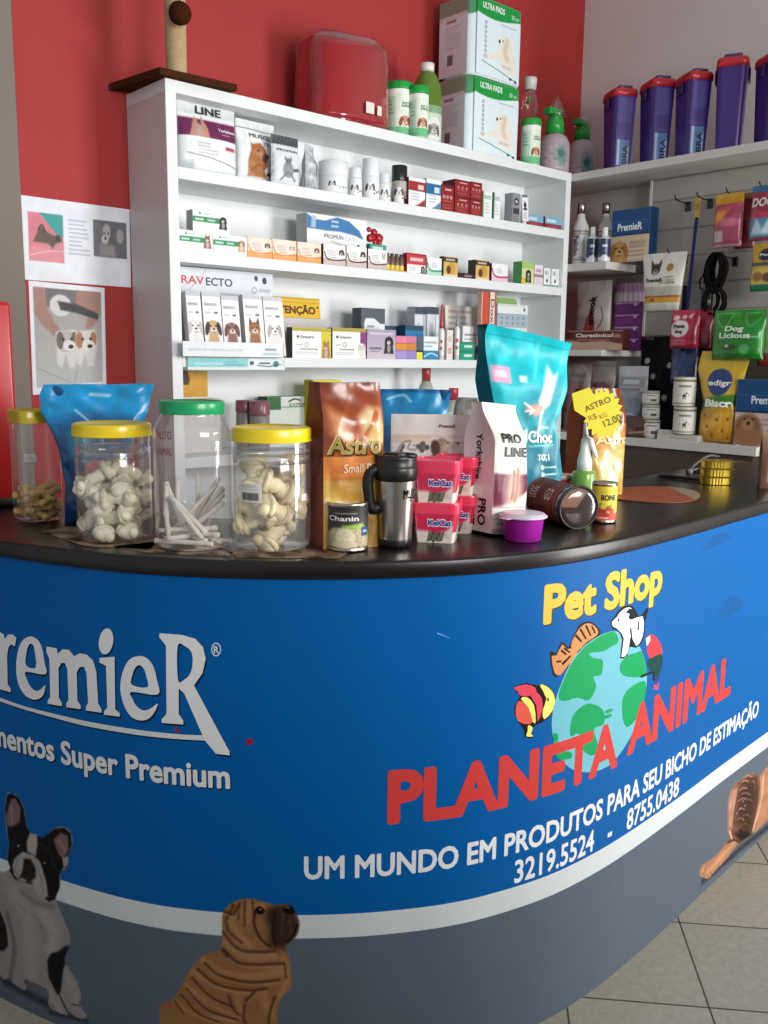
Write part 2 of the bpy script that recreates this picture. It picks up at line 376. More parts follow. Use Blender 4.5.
def bag(w, d, h, base, paint=None, texts=(), side=None, left=None, right=None, wr=0.006, seed=1, gus=0.5, v_top=0.5, nu=None, nv=None, flat=False, lean=0.0, seal=0.06, side_texts=(), back=None, curl=0.0, droop=0.0, dtop=0.0):
    """a filled food bag: left(v), right(v) give the outline as fractions of w, the depth closes to a flat seal at the top"""
    left = left or (lambda v: 0*v); right = right or (lambda v: 1+0*v); side = side or base
    nu = nu or max(12, int(w/0.0032)); nv = nv or max(14, int(h/0.0032)); ns = 12
    def dep(v):
        t = np.clip((v-v_top)/(1-seal-v_top), 0, 1); k = 1-(1-dtop)*t*t*(3-2*t)
        if flat: k = k*np.clip(v/0.12, 0, 1)**0.5
        return d*k+0.004
    def edge(v): return (0.0 if flat else 0.8)*dep(v)/2+0.001
    def front(u, v, o):
        u, v = np.asarray(u, float), np.asarray(v, float); q = np.abs(2*u-1)
        if flat: y = -dep(v)/2*np.sqrt(np.clip(1-q**2.6, 0, 1))-0.001
        else: y = -(edge(v)+(dep(v)/2-edge(v))*(1-q**4))
        fade = np.clip((1-q)*5, 0, 1)
        y = y-wr*wav(u*w*38, v*h*30, seed)*fade-wr*0.5*wav(u*w*90, v*h*70, seed+3)*fade+lean*v*v*h-o+curl*np.clip(v-0.8, 0, 1)**2
        return np.stack([(left(v)+(right(v)-left(v))*u-0.5)*w, y, v*h-droop*u*v*v+0.3*wr*wav(u*w*25, v*3, seed+9)*np.clip(v*2-1, 0, 1)], -1)
    mb = MB(); A = Art(w/h, nu, nv, base)
    if paint: paint(A)
    U, V = A.U/A.asp, A.V
    Pf = front(U, V, 0); mb.grid(Pf, A.c, True)
    Pb = Pf.copy(); Pb[..., 1] = -(Pf[..., 1]-lean*V*V*h)*1.0+lean*V*V*h; mb.grid(Pb, hx(back or side), True)
    if not flat:
        for e in (0, -1):
            a, b = Pf[:, e], Pb[:, e]; t = np.linspace(0, 1, ns)[None, :, None]
            S = a[:, None]*(1-t)+b[:, None]*t; hw = np.abs(a[:, 1]-b[:, 1])/2
            up = np.clip((np.linspace(0, 1, nv)-0.12)/0.5, 0, 1)
            S[..., 0] += (1 if e == 0 else -1)*gus*(hw*up)[:, None]*np.sin(PI*t[..., 0])**1.0*0.9
            mb.grid(S, hx(side), True)
            if e == 0:
                def sl(u, v, o, S=S):
                    j = np.clip(np.asarray(v)*(nv-1), 0, nv-1.001); i = np.clip((1-np.asarray(u))*(ns-1), 0, ns-1.001)
                    j0, i0 = j.astype(int), i.astype(int); fj, fi = (j-j0)[:, None], (i-i0)[:, None]
                    p = S[j0, i0]*(1-fj)*(1-fi)+S[j0+1, i0]*fj*(1-fi)+S[j0, i0+1]*(1-fj)*fi+S[j0+1, i0+1]*fj*fi
                    return p-np.array([o*1.5, 0, 0])
                for q in side_texts: mb.text(*q[:5], sl, *q[5:])
        if dtop: mb.grid(np.stack([Pf[-1], Pb[-1]]), hx(side), False)
        mb.add([Pf[0, 0], Pf[0, -1], Pb[0, -1], Pb[0, 0]], [(0, 1, 2, 3)], side)
    for q in texts:
        k = q[7] if len(q) > 7 else {}
        mb.text(*q[:5], front, q[5], q[6] if len(q) > 6 else 0.0, 0.0025, 0.02, **k)
    return mb, front
def cyl_surf(r, h, z0=0.0, sweep=PI, facing=0.0, r1=None):
    """front half of a cylinder looking to -y, u 0..1 across, v 0..1 up"""
    def f(u, v, o):
        u, v = np.asarray(u, float), np.asarray(v, float); a = (u-0.5)*sweep+facing; rr = r+((r1 or r)-r)*v+o
        return np.stack([rr*np.sin(a), -rr*np.cos(a), z0+v*h], -1)
    return f
def cyl_label(mb, r, h, z0, base, paint=None, texts=(), cell=CELL, facing=0.0, r1=None, sweep=2*PI, full=True):
    f = cyl_surf(r, h, z0, sweep, facing, r1); L = r*sweep
    nu, nv = max(24, int(L/cell)), (max(2, int(h/cell)) if paint else 2); A = Art(L/h, nu, nv, base)
    if paint: paint(A)
    mb.grid(f(A.U/A.asp, A.V, 0), A.c, True)
    for t in texts: mb.text(*t[:5], f, t[5], t[6] if len(t) > 6 else 0.0, 0.0006, 0.006)
FACE = lambda P, extra=0.0: -math.atan2(P[0]-CAM[0], P[1]-CAM[1])+extra     # turn so that the front looks back at the aisle
# ------------------------------------------------------------------ room shell
XW, YW = 2.645, 0.283
def shell(name, v, f, mat, label, cat, kind='structure'):
    me = bpy.data.meshes.new(name); me.from_pydata(v, [], f); me.materials.append(mat)
    o = bpy.data.objects.new(name, me); COL.objects.link(o); return tag(o, label, cat, None, kind)
def slab(name, x0, x1, y0, y1, z0, z1, mat, label, cat):
    v = [(x, y, z) for z in (z0, z1) for y in (y0, y1) for x in (x0, x1)]
    return shell(name, v, [(0, 2, 3, 1), (4, 5, 7, 6), (0, 1, 5, 4), (2, 6, 7, 3), (0, 4, 6, 2), (1, 3, 7, 5)], mat, label, cat)
def paint_mat(name, c, amt=0.08, rough=0.7):
    m, nt, b = new_mat(name); n = noise_bump(nt, b, 90, 0.12, 0.002, 4)
    n2 = nt.nodes.new('ShaderNodeTexNoise'); n2.inputs['Scale'].default_value = 1.6; tc = nt.nodes.new('ShaderNodeTexCoord')
    nt.links.new(tc.outputs['Object'], n2.inputs['Vector'])
    r = nt.nodes.new('ShaderNodeValToRGB'); r.color_ramp.elements[0].position = 0.3; r.color_ramp.elements[1].position = 0.7
    r.color_ramp.elements[0].color = (*lin(hx(c)*(1-amt)), 1); r.color_ramp.elements[1].color = (*lin(np.clip(hx(c)*(1+amt*0.5), 0, 1)), 1)
    nt.links.new(n2.outputs['Fac'], r.inputs['Fac']); nt.links.new(r.outputs['Color'], b.inputs['Base Color']); b.inputs['Roughness'].default_value = rough
    return m
M_RED = paint_mat('red_wall_paint', 'a82c2a', 0.05)
M_PALE = paint_mat('pale_wall_paint', 'd2cac6', 0.03)
M_BEIGE = paint_mat('beige_wall_paint', '80736a', 0.04)
def floor_mat():
    m, nt, b = new_mat('ceramic_floor_tile'); L = nt.links.new
    tc = nt.nodes.new('ShaderNodeTexCoord'); mp = nt.nodes.new('ShaderNodeMapping'); mp.vector_type = 'TEXTURE'
    mp.inputs['Location'].default_value = (0.518, -1.759, 0); mp.inputs['Rotation'].default_value = (0, 0, math.radians(42.0))
    br = nt.nodes.new('ShaderNodeTexBrick'); br.offset = 0; br.inputs['Scale'].default_value = 1; br.inputs['Brick Width'].default_value = 0.334; br.inputs['Row Height'].default_value = 0.334
    br.inputs['Mortar Size'].default_value = 0.0026; br.inputs['Mortar Smooth'].default_value = 0.1
    br.inputs['Color1'].default_value = (*lin(hx('a6a090')), 1); br.inputs['Color2'].default_value = (*lin(hx('9e9888')), 1); br.inputs['Mortar'].default_value = (*lin(hx('4c453e')), 1)
    ns = nt.nodes.new('ShaderNodeTexNoise'); ns.inputs['Scale'].default_value = 55; ns.inputs['Detail'].default_value = 5
    mr = nt.nodes.new('ShaderNodeMapRange'); mr.inputs['To Min'].default_value = 0.72; mr.inputs['To Max'].default_value = 1.2
    mx = nt.nodes.new('ShaderNodeMix'); mx.data_type = 'RGBA'; mx.blend_type = 'MULTIPLY'; mx.inputs['Factor'].default_value = 1
    L(tc.outputs['Object'], mp.inputs['Vector']); L(mp.outputs['Vector'], br.inputs['Vector']); L(tc.outputs['Object'], ns.inputs['Vector'])
    L(ns.outputs['Fac'], mr.inputs['Value']); L(br.outputs['Color'], mx.inputs[6]); L(mr.outputs['Result'], mx.inputs[7]); L(mx.outputs[2], b.inputs['Base Color'])
    bp = nt.nodes.new('ShaderNodeBump'); bp.invert = True; bp.inputs['Strength'].default_value = 0.4; bp.inputs['Distance'].default_value = 0.002
    L(br.outputs['Fac'], bp.inputs['Height']); L(bp.outputs['Normal'], b.inputs['Normal']); b.inputs['Roughness'].default_value = 0.42
    return m
shell('floor', [(-3.2, -5.2, 0), (2.8, -5.2, 0), (2.8, 0.4, 0), (-3.2, 0.4, 0)], [(0, 1, 2, 3)], floor_mat(), 'beige ceramic tiles laid diagonally below the blue counter', 'floor')
slab('wall_back', -0.39, XW, YW, YW+0.1, 0, 4.2, M_RED, 'red painted wall behind the white shelving', 'wall')
slab('wall_right', XW, XW+0.1, -3.2, YW+0.1, 0, 4.2, M_PALE, 'pale pinkish wall above the purple tubs', 'wall')
slab('wall_left', -3.2, -0.392, YW-0.004, YW+0.1, 0, 4.2, M_BEIGE, 'beige wall strip at the end of the red wall', 'wall')

slab('wall_front_blocker', -3.2, 1.15, -3.55, -3.45, 0, 1.40, M_PALE, 'pale wall below the shop window, opposite the counter', 'wall')  # front wall pieces, out of view, added to shade the lower counter front
slab('wall_front_blocker', -3.2, XW+.1, -3.55, -3.45, 2.75, 4.2, M_PALE, 'pale wall above the shop window and doorway', 'wall')
slab('wall_front_blocker', 2.45, XW+.1, -3.55, -3.45, 0, 2.75, M_PALE, 'pale pier beside the doorway', 'wall')
# ------------------------------------------------------------------ the curved counter
CTRL = np.array([(-1.05, .27), (-1.05, -.1), (-1.045, -.4), (-1.03, -.6), (-.995, -.78), (-.942, -.943), (-.886, -1.081), (-.834, -1.193), (-.776, -1.291), (-.712, -1.373), (-.645, -1.446), (-.573, -1.511), (-.497, -1.571), (-.424, -1.62), (-.326, -1.675), (-.224, -1.715), (-.076, -1.751), (.076, -1.764), (.247, -1.762), (.505, -1.745), (.766, -1.722), (1.05, -1.7), (1.5, -1.665), (1.95, -1.63)])
def catmull(P, n=16):
    Q = np.vstack([2*P[0]-P[1], P, 2*P[-1]-P[-2]]); out = []
    for i in range(1, len(Q)-2):
        a, b, c, d = Q[i-1:i+3]
        for k in range(n):
            t = k/n; out.append(.5*((2*b)+(-a+c)*t+(2*a-5*b+4*c-d)*t*t+(-a+3*b-3*c+d)*t**3))
    return np.array(out+[P[-1]])
CC = catmull(CTRL); SS = np.concatenate([[0], np.cumsum(np.hypot(*np.diff(CC, axis=0).T))]); S_END = SS[-1]
_t = np.gradient(CC, axis=0); _t /= np.linalg.norm(_t, axis=1)[:, None]; CN = np.stack([_t[:, 1], -_t[:, 0]], -1)
for _ in range(3): CN[1:-1] = (CN[:-2]+2*CN[1:-1]+CN[2:])/4
def csurf(s, z, o=0.0):
    s = np.asarray(s, float); x = np.interp(s, SS, CC[:, 0])+o*np.interp(s, SS, CN[:, 0]); y = np.interp(s, SS, CC[:, 1])+o*np.interp(s, SS, CN[:, 1])
    return np.stack([x, y, np.asarray(z, float)+0*x], -1)
def hit(x, y):                          # photo point -> (run along the counter front, height)
    d = ray(x, y); cc = (CC[:, 0]-CAM[0])*d[1]-(CC[:, 1]-CAM[1])*d[0]
    for i in np.where(np.sign(cc[:-1]) != np.sign(cc[1:]))[0]:
        t = cc[i]/(cc[i]-cc[i+1]); q = CC[i]+t*(CC[i+1]-CC[i]); k = ((q-CAM[:2])@d[:2])/(d[:2]@d[:2])
        if k > 0: return (SS[i]+t*(SS[i+1]-SS[i]), CAM[2]+k*d[2])
    return (SS[0], CAM[2])
def hz(pts, x0, y0, sc): return np.array([hit(x0+a/sc, y0+b/sc) for a, b in pts])
counter = thing('reception_counter', 'curved blue shop counter with black top and pet shop lettering', 'counter', (0, 0, 0))
wt = MB()
sv = np.arange(0, S_END+.001, 0.02); sv[-1] = S_END
prof = [(-0.56, 1.078), (-0.565, 1.112), (-0.56, 1.115)] + [(o, 1.115) for o in np.linspace(-0.5, 0.0, 8)] + [(0.006, 1.1135), (0.008, 1.110), (0.008, 1.084), (0.006, 1.080), (0.0, 1.078), (-0.56, 1.078)]
wid = np.interp(sv, [0, 1.2, 2.0, S_END], [.37, .39, .50, .52])/0.56
P = np.stack([csurf(sv, z, o*wid if o < 0 else o) for o, z in prof]); wt.grid(P, hx('1a1413'), True)
wt.add([P[i, -1] for i in range(len(prof)-1)], [tuple(range(len(prof)-1))], '1a1413'); wt.add([P[i, 0] for i in range(len(prof)-1)], [tuple(range(len(prof)-1))], '1a1413')
wto = wt.build('worktop', M_WOOD, counter)
for p in wto.data.polygons: p.use_smooth = True
fp = MB()
sv = np.arange(0, S_END, 0.01); sv = np.append(sv, S_END)
for z0, z1, c, n in ((0.0, .314, '58616d', 6), (.314, .367, 'ccd2d2', 2), (.367, 1.079, '00579a', 12)):
    Zs = np.linspace(z0, z1, n); fp.grid(np.stack([csurf(sv, z, 0) for z in Zs]), hx(c), True)
fp.grid(np.stack([csurf(sv, z, -0.025) for z in (0, 1.079)]), hx('b9b4ae'), True)
fp.add(np.concatenate([csurf([S_END, S_END], [0, 1.079], 0), csurf([S_END, S_END], [0, 1.079], -0.025)]), [(0, 1, 3, 2)], 'b9b4ae')
TL = 0.014
def cpoly(pts, c, off=0.0012, holes=(), sm=0):
    if sm: pts = smooth_loop(pts, sm); holes = [smooth_loop(h, sm) for h in holes]
    off = 0.00015+(off if off < 0.0005 else off*0.1)
    v, t = poly_tris(pts, holes); fp.decal(v, t, csurf, c, off, TL, True)
def ctext(s, s0, s1, z0, z1, c, bold=0.025, off=0.0016, italic=0.0, fine=0.022): fp.text(s, s0, s1, z0, z1, csurf, c, bold, 0.00015+(off if off < 0.0005 else off*0.1), TL, italic, False, fine)
# --- feed maker's lettering, left
Zm = lambda pts: hz(pts, 0, 600, 3.072)
LET = [
 ([(-24, 92), (-2, 97), (12, 106), (14, 120), (26, 106), (40, 106), (50, 116), (46, 142), (34, 136), (26, 146), (22, 172), (24, 258), (33, 272), (33, 283), (-20, 268), (-20, 258), (-10, 250), (-8, 118), (-24, 104)], []),
 ([(140, 228), (137, 190), (130, 150), (116, 122), (93, 112), (70, 124), (56, 155), (50, 205), (56, 255), (75, 290), (97, 304), (118, 304), (134, 290), (139, 262), (126, 274), (110, 279), (94, 266), (83, 243), (80, 220)], [[(80, 200), (82, 160), (89, 138), (98, 135), (106, 150), (110, 207)]]),
 ([(143, 143), (174, 148), (178, 166), (192, 151), (212, 153), (228, 173), (244, 164), (266, 167), (286, 186), (296, 220), (302, 318), (312, 336), (312, 346), (264, 339), (264, 328), (271, 316), (266, 225), (258, 204), (245, 206), (236, 222), (238, 308), (248, 325), (248, 335), (204, 329), (204, 318), (211, 306), (207, 212), (200, 194), (189, 193), (180, 208), (181, 300), (190, 316), (190, 326), (147, 318), (147, 308), (155, 298), (152, 180), (143, 160)], []),
 ([(306, 178), (352, 174), (354, 335), (368, 348), (368, 358), (320, 352), (320, 342), (330, 330), (326, 202), (306, 192)], []),
 ([(485, 290), (482, 245), (472, 206), (452, 179), (426, 172), (396, 185), (376, 225), (370, 275), (382, 325), (405, 360), (435, 370), (460, 362), (477, 340), (484, 318), (462, 334), (441, 339), (421, 327), (408, 305), (404, 282)], [[(405, 260), (408, 226), (418, 205), (430, 200), (442, 211), (450, 235), (453, 268)]]),
 ([(490, 102), (560, 107), (600, 119), (624, 145), (632, 180), (622, 225), (596, 262), (705, 465), (706, 477), (664, 472), (630, 432), (566, 287), (549, 271), (549, 350), (563, 370), (563, 382), (497, 377), (497, 366), (512, 350), (510, 140), (490, 115)], [[(546, 140), (570, 143), (588, 160), (592, 192), (585, 225), (566, 245), (547, 246)]])]
for pts, holes in LET:
    if pts[0] in ((140, 228), (485, 290)): pts = smooth_loop(pts, 4)      # the two letters e are all curves
    a = Zm(pts); h = [Zm(smooth_loop(q, 4)) for q in holes]; sh = np.array([0.003, -0.004])
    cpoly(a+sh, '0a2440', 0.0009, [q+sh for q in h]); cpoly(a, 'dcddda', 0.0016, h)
_e = [(326+22*math.cos(t)-4*math.sin(t), 127+40*math.sin(t)) for t in np.linspace(0, 2*PI, 28, endpoint=False)]
cpoly(Zm(_e)+np.array([.003, -.004]), '0a2440', 0.0009); cpoly(Zm(_e), 'dcddda', 0.0016)
ctext('P', 1.02, 1.165, 0.775, 0.962, 'dcddda', 0.03)
_u = [(0, 300), (80, 328), (250, 369), (420, 398), (560, 413), (632, 416), (637, 432), (560, 428), (420, 414), (250, 384), (80, 338), (0, 311)]
cpoly(Zm(_u)+np.array([.002, -.003]), '0a2440', 0.0009); cpoly(Zm(_u), 'cfd3d3', 0.0016)
ctext('mentos Super Premium', 1.168, 1.7715, .6415, .694, '0a2440', 0.035, 0.0009); ctext('mentos Super Premium', 1.165, 1.769, .6435, .696, 'd7dad9', 0.03)
ctext('Ali', 1.075, 1.155, .6435, .696, 'd7dad9', 0.03)
_ro = [(664+15*math.cos(t), 152+21*math.sin(t)) for t in np.linspace(0, 2*PI, 24, endpoint=False)]; _ri = [(664+12*math.cos(t), 152+17.5*math.sin(t)) for t in np.linspace(0, 2*PI, 24, endpoint=False)]
cpoly(Zm(_ro), 'd7dad9', 0.0016, [Zm(_ri)])
_a = Zm([(657, 163), (672, 141)]); ctext('R', _a[0][0], _a[1][0], _a[0][1], _a[1][1], 'd7dad9', 0.02)
cpoly(Zm([(753, 436), (762, 427), (775, 424), (778, 436), (768, 446), (757, 444)]), 'a3123f', 0.0016)
cpoly(Zm([(536, 392), (541, 386), (546, 396), (553, 404), (548, 411), (540, 404)]), 'a03038', 0.002)
# --- shop's own lettering, right
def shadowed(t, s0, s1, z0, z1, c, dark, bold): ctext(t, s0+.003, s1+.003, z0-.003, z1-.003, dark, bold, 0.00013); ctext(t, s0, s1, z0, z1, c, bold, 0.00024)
_p = lambda x, y: hit(x, y)
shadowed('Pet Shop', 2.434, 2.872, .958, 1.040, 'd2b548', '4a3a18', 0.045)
ctext('PLANETA', 2.088, 2.711, .567, .680, 'c93f3a', 0.042, 0.00030); ctext('ANIMAL', 2.752, 3.334, .580, .695, 'c93f3a', 0.042, 0.00030)
ctext('UM MUNDO EM PRODUTOS PARA SEU BICHO DE ESTIMAÇÃO', 1.918, 3.557, .449, .4995, 'dde0e1', 0.030, 0.00024)
ctext('3219.5524', 2.384, 2.634, .377, .431, 'dde0e1', 0.022, 0.00024); ctext('-', 2.688, 2.706, .377, .431, 'dde0e1', 0.03, 0.00024); ctext('8755.0438', 2.770, 3.037, .377, .431, 'dde0e1', 0.022, 0.00024)
Zg = lambda pts: hz(pts, 500, 560, 4.267)
G = lambda pts, c, off, sm=3: cpoly(Zg(pts), c, off, (), sm)
GLOBE = [(490, 304), (560, 328), (603, 385), (625, 470), (622, 560), (592, 680), (530, 800), (460, 880), (370, 906), (290, 882), (240, 806), (221, 720), (226, 640), (250, 555), (300, 440), (360, 366), (430, 320)]
# cat, dog, fish and bird round the globe
G([(225, 490), (212, 400), (222, 388), (240, 398), (262, 348), (285, 368), (300, 360), (335, 280), (385, 262), (420, 290), (425, 320), (340, 400), (290, 460), (250, 495)], '2a1a12', 0.00010, 2)
G([(232, 480), (220, 410), (240, 408), (265, 360), (285, 380), (318, 375), (330, 400), (290, 450), (258, 490)], 'c98a55', 0.00014, 2)
G([(302, 370), (320, 320), (350, 280), (385, 270), (415, 295), (415, 320), (370, 350), (330, 390)], 'c98a55', 0.00014, 2)
for q in ([(325, 315), (350, 345), (345, 352), (318, 325)], [(345, 290), (370, 335), (364, 340), (338, 298)], [(370, 276), (390, 322), (384, 326), (362, 282)], [(395, 280), (408, 310), (402, 314), (388, 284)], [(262, 380), (285, 400), (282, 408), (258, 390)], [(240, 430), (262, 428), (262, 436), (240, 438)], [(262, 440), (300, 405), (303, 412), (268, 450)], [(275, 372), (300, 392), (296, 398), (270, 380)]):
    G(q, '2a1a12', 0.00018, 1)
G([(480, 290), (472, 262), (492, 240), (505, 215), (540, 195), (570, 200), (585, 228), (600, 240), (626, 205), (632, 215), (618, 262), (618, 300), (606, 350), (580, 375), (552, 370), (545, 405), (512, 420), (520, 340), (500, 300)], '14161a', 0.00026, 2)
G([(484, 285), (477, 265), (498, 244), (512, 222), (540, 203), (562, 208), (548, 240), (560, 255), (608, 240), (612, 300), (600, 345), (582, 366), (572, 350), (555, 330), (545, 395), (518, 412), (528, 335), (505, 298)], 'f2f2ee', 0.00030, 2)
for q in ([(535, 225), (552, 206), (575, 214), (560, 232)], [(478, 285), (498, 290), (496, 297), (480, 293)], [(552, 290), (560, 290), (565, 335), (558, 335)], [(588, 262), (594, 262), (592, 300), (585, 300)], [(500, 252), (508, 248), (508, 262), (502, 264)]): G(q, '14161a', 0.00034, 1)
G([(55, 545), (110, 525), (160, 535), (190, 530), (225, 560), (238, 600), (225, 650), (185, 690), (150, 705), (135, 735), (145, 755), (108, 758), (100, 720), (70, 680), (60, 630), (85, 580)], '1c1410', 0.00010, 2)
G([(58, 545), (110, 530), (150, 545), (150, 575), (90, 580), (75, 560)], 'd8465a', 0.00014, 2)
G([(170, 535), (192, 535), (222, 560), (235, 600), (222, 645), (188, 680), (182, 640), (198, 590)], 'f0e070', 0.00014, 2)
G([(66, 640), (80, 600), (120, 625), (140, 690), (110, 700), (75, 685)], 'd8584a', 0.00014, 2); G([(88, 592), (115, 585), (145, 620), (152, 690), (140, 690), (122, 630)], 'f0e070', 0.00018, 2)
G([(118, 560), (150, 560), (178, 590), (180, 640), (160, 690), (155, 620)], 'd8465a', 0.00014, 2); G([(120, 705), (140, 715), (132, 740), (142, 752), (112, 752), (118, 730)], 'f0e070', 0.00016, 2)
G([(200, 590), (208, 588), (208, 602), (201, 602)], '101010', 0.00020, 1)
G([(622, 335), (640, 318), (668, 330), (690, 375), (690, 410), (672, 430), (640, 420), (626, 385), (634, 355)], 'dc3c44', 0.00026, 2)
G([(622, 335), (640, 322), (640, 345), (626, 368)], 'eceae4', 0.00030, 1)
G([(640, 420), (690, 400), (690, 450), (672, 500), (640, 470), (628, 440)], '14403a', 0.00028, 2); G([(655, 470), (685, 450), (675, 520), (658, 530)], '23408a', 0.00027, 2); G([(658, 525), (676, 515), (676, 552), (656, 550)], 'b04a70', 0.00026, 2)
G([(598, 492), (650, 474), (652, 482), (600, 504)], '16181c', 0.00030, 1); G([(652, 478), (660, 476), (660, 515), (652, 516)], '16181c', 0.00030, 1)
G(GLOBE, '6cb2c0', 0.00016)
for q in ([(250, 572), (300, 450), (360, 372), (440, 318), (490, 308), (504, 350), (470, 372), (440, 390), (380, 398), (400, 418), (438, 428), (432, 488), (398, 498), (410, 540), (380, 598), (330, 588), (270, 602)],
          [(605, 392), (624, 470), (620, 495), (560, 500), (520, 488), (510, 450), (540, 410), (580, 396)], [(540, 558), (590, 522), (621, 522), (618, 585), (590, 662), (548, 712), (526, 690), (520, 610)],
          [(330, 640), (380, 612), (440, 640), (442, 700), (400, 722), (420, 800), (390, 835), (345, 800), (335, 740), (300, 752), (304, 682)], [(245, 820), (300, 818), (302, 846), (250, 850)], [(450, 642), (478, 634), (478, 645), (452, 655)], [(448, 664), (474, 656), (474, 668), (450, 678)], [(225, 740), (246, 745), (246, 775), (232, 778)]):
    G(q, '149656', 0.00021, 3)
# --- photo prints of dogs along the foot of the counter
C_GREY, C_BAND, C_BLUE = '58616d', 'ccd2d2', '00579a'
def print_patch(x0, y0, sc, shadow, paint, edge, cell=0.0022):
    E = hz(edge, x0, y0, sc); E = smooth_loop(E, 4); s0, z0 = E.min(0)-.03; s1, z1 = E.max(0)+.012; z0 = max(z0, 0.002)
    w, h = s1-s0, z1-z0; A = Art(w/h, int(w/cell), int(h/cell), '808080')
    T = lambda pts: [((a-s0)/w, (b-z0)/h) for a, b in (hit(x0+p/sc, y0+q/sc) for p, q in pts)]; W = lambda px: px/sc*0.0021/h
    paint(A, T, W); dog = A.c.copy(); Z = (z0+A.V*h)[..., None]; f = lambda lim: np.clip((Z-lim)/.0022+.5, 0, 1)
    bg = hx(C_GREY)*(1-f(.314))+hx(C_BAND)*f(.314); A.c = bg*(1-f(.367))+hx(C_BLUE)*f(.367)
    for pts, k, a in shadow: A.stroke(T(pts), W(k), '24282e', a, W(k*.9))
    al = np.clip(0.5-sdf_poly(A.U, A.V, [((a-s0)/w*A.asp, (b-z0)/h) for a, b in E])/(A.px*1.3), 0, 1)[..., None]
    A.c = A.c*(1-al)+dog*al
    U1, V1 = A.U/A.asp, A.V; rim = np.minimum(np.minimum(U1, 1-U1)*w, np.minimum(V1, 1-V1)*h); o = np.clip(rim/.012, 0, 1)*.00022-.00006
    fp.grid(csurf(s0+U1*w, z0+V1*h, o), A.c, True)
def bulldog(A, T, W):
    A.rect(0, 0, 1, 1, 'a8a09c'); A.noise(.05, 14, 3)
    for p, c, a, k in (([(60, 480), (120, 600), (130, 800)], 'c2bab4', .5, 90), ([(180, 560), (230, 640), (215, 720)], 'cac3bd', .5, 70), ([(90, 470), (160, 520), (220, 530)], '8f8480', .7, 26), ([(30, 560), (60, 700), (45, 820)], '6f6664', .7, 28), ([(110, 850), (200, 890)], '4e4848', .9, 26), ([(130, 560), (170, 600), (190, 680)], '908884', .5, 14), ([(80, 520), (110, 560)], '948a86', .5, 14)):
        A.stroke(T(p), W(k), c, a, W(k*.6))
    A.stroke(T([(255, 770), (300, 860), (330, 930)]), W(60), 'b8b0ab', .7, W(40)); A.stroke(T([(215, 900), (250, 960)]), W(50), 'bcb5b0', .8, W(20))
    A.stroke(T([(240, 880), (262, 930), (285, 975)]), W(10), '2c2626', .9); A.stroke(T([(220, 940), (235, 970)]), W(6), '6a6060', .6); A.stroke(T([(300, 940), (335, 948)]), W(8), '5c5452', .8)
    dark = '141214'
    A.poly(T([(30, 60), (50, 56), (80, 75), (100, 120), (110, 190), (130, 225), (180, 240), (230, 205), (270, 200), (298, 225), (302, 270), (286, 325), (282, 372), (262, 372), (250, 400), (250, 452), (232, 500), (205, 512), (180, 490), (140, 440), (90, 425), (60, 415), (40, 380), (32, 330), (38, 270), (28, 190), (22, 120)]), dark, 2)
    A.stroke(T([(170, 270), (210, 300), (230, 360)]), W(20), '2c2a2e', .7, W(14)); A.stroke(T([(60, 230), (55, 300)]), W(20), '29272a', .7, W(14))
    A.poly(T([(45, 80), (65, 78), (88, 120), (82, 180), (55, 195), (30, 195), (26, 150)]), '8d6f6c', 3); A.stroke(T([(48, 110), (50, 180)]), W(14), 'b79a94', .7, W(10))
    A.poly(T([(225, 250), (255, 220), (285, 235), (290, 290), (270, 340), (245, 310)]), '8d6f6c', 3); A.stroke(T([(250, 250), (272, 300)]), W(16), 'b39892', .7, W(10))
    A.poly(T([(262, 330), (288, 318), (286, 352), (268, 376)]), 'b8aca8', 2)
    A.poly(T([(125, 222), (155, 230), (158, 270), (150, 320), (115, 300), (112, 260)]), 'c4bcb6', 3)
    A.poly(T([(60, 330), (95, 300), (140, 315), (170, 345), (195, 430), (202, 488), (180, 502), (150, 470), (135, 430), (85, 425), (60, 400), (52, 360)]), 'bdb4ae', 3)
    A.stroke(T([(75, 330), (65, 380), (95, 415)]), W(8), '8a807c', .7); A.stroke(T([(140, 330), (165, 380), (185, 470)]), W(10), '948a86', .6)
    A.poly(T([(100, 330), (130, 332), (150, 370), (150, 410), (122, 432), (95, 410), (80, 415), (95, 380)]), '2a201e', 3); A.ell(*T([(112, 345)])[0], W(14), W(10), '120e0e')
    for p in ((80, 280), (190, 352)): A.ell(*T([p])[0], W(13), W(13), '060505'); A.ell(*T([(p[0]-2, p[1]-4)])[0], W(4), W(4), 'd8d8d8')
    A.poly(T([(270, 700), (292, 694), (286, 740), (265, 800), (255, 890), (240, 900), (205, 830), (198, 760), (215, 728), (245, 720)]), dark, 3)
    A.poly(T([(-30, 540), (0, 550), (25, 610), (35, 690), (20, 715), (-30, 720)]), '1c191a', 3); A.noise(.04, 60, 8); A.c *= .84
print_patch(0, 780, 4.2, [([(20, 845), (110, 895), (200, 940)], 40, .8), ([(215, 975), (360, 1008)], 26, .8)], bulldog, [(-30, 400), (10, 388), (42, 372), (30, 330), (36, 270), (24, 190), (22, 120), (28, 60), (50, 54), (80, 75), (102, 120), (112, 190), (130, 222), (155, 228), (182, 240), (230, 203), (270, 198), (300, 225), (304, 270), (288, 322), (284, 374), (258, 384), (252, 452), (236, 500), (262, 570), (292, 650), (292, 700), (272, 760), (322, 840), (342, 910), (332, 938), (362, 985), (356, 1002), (320, 996), (285, 966), (281, 988), (225, 966), (203, 940), (200, 892), (118, 850), (105, 884), (55, 852), (48, 830), (35, 830), (20, 838), (0, 822), (-30, 800)])
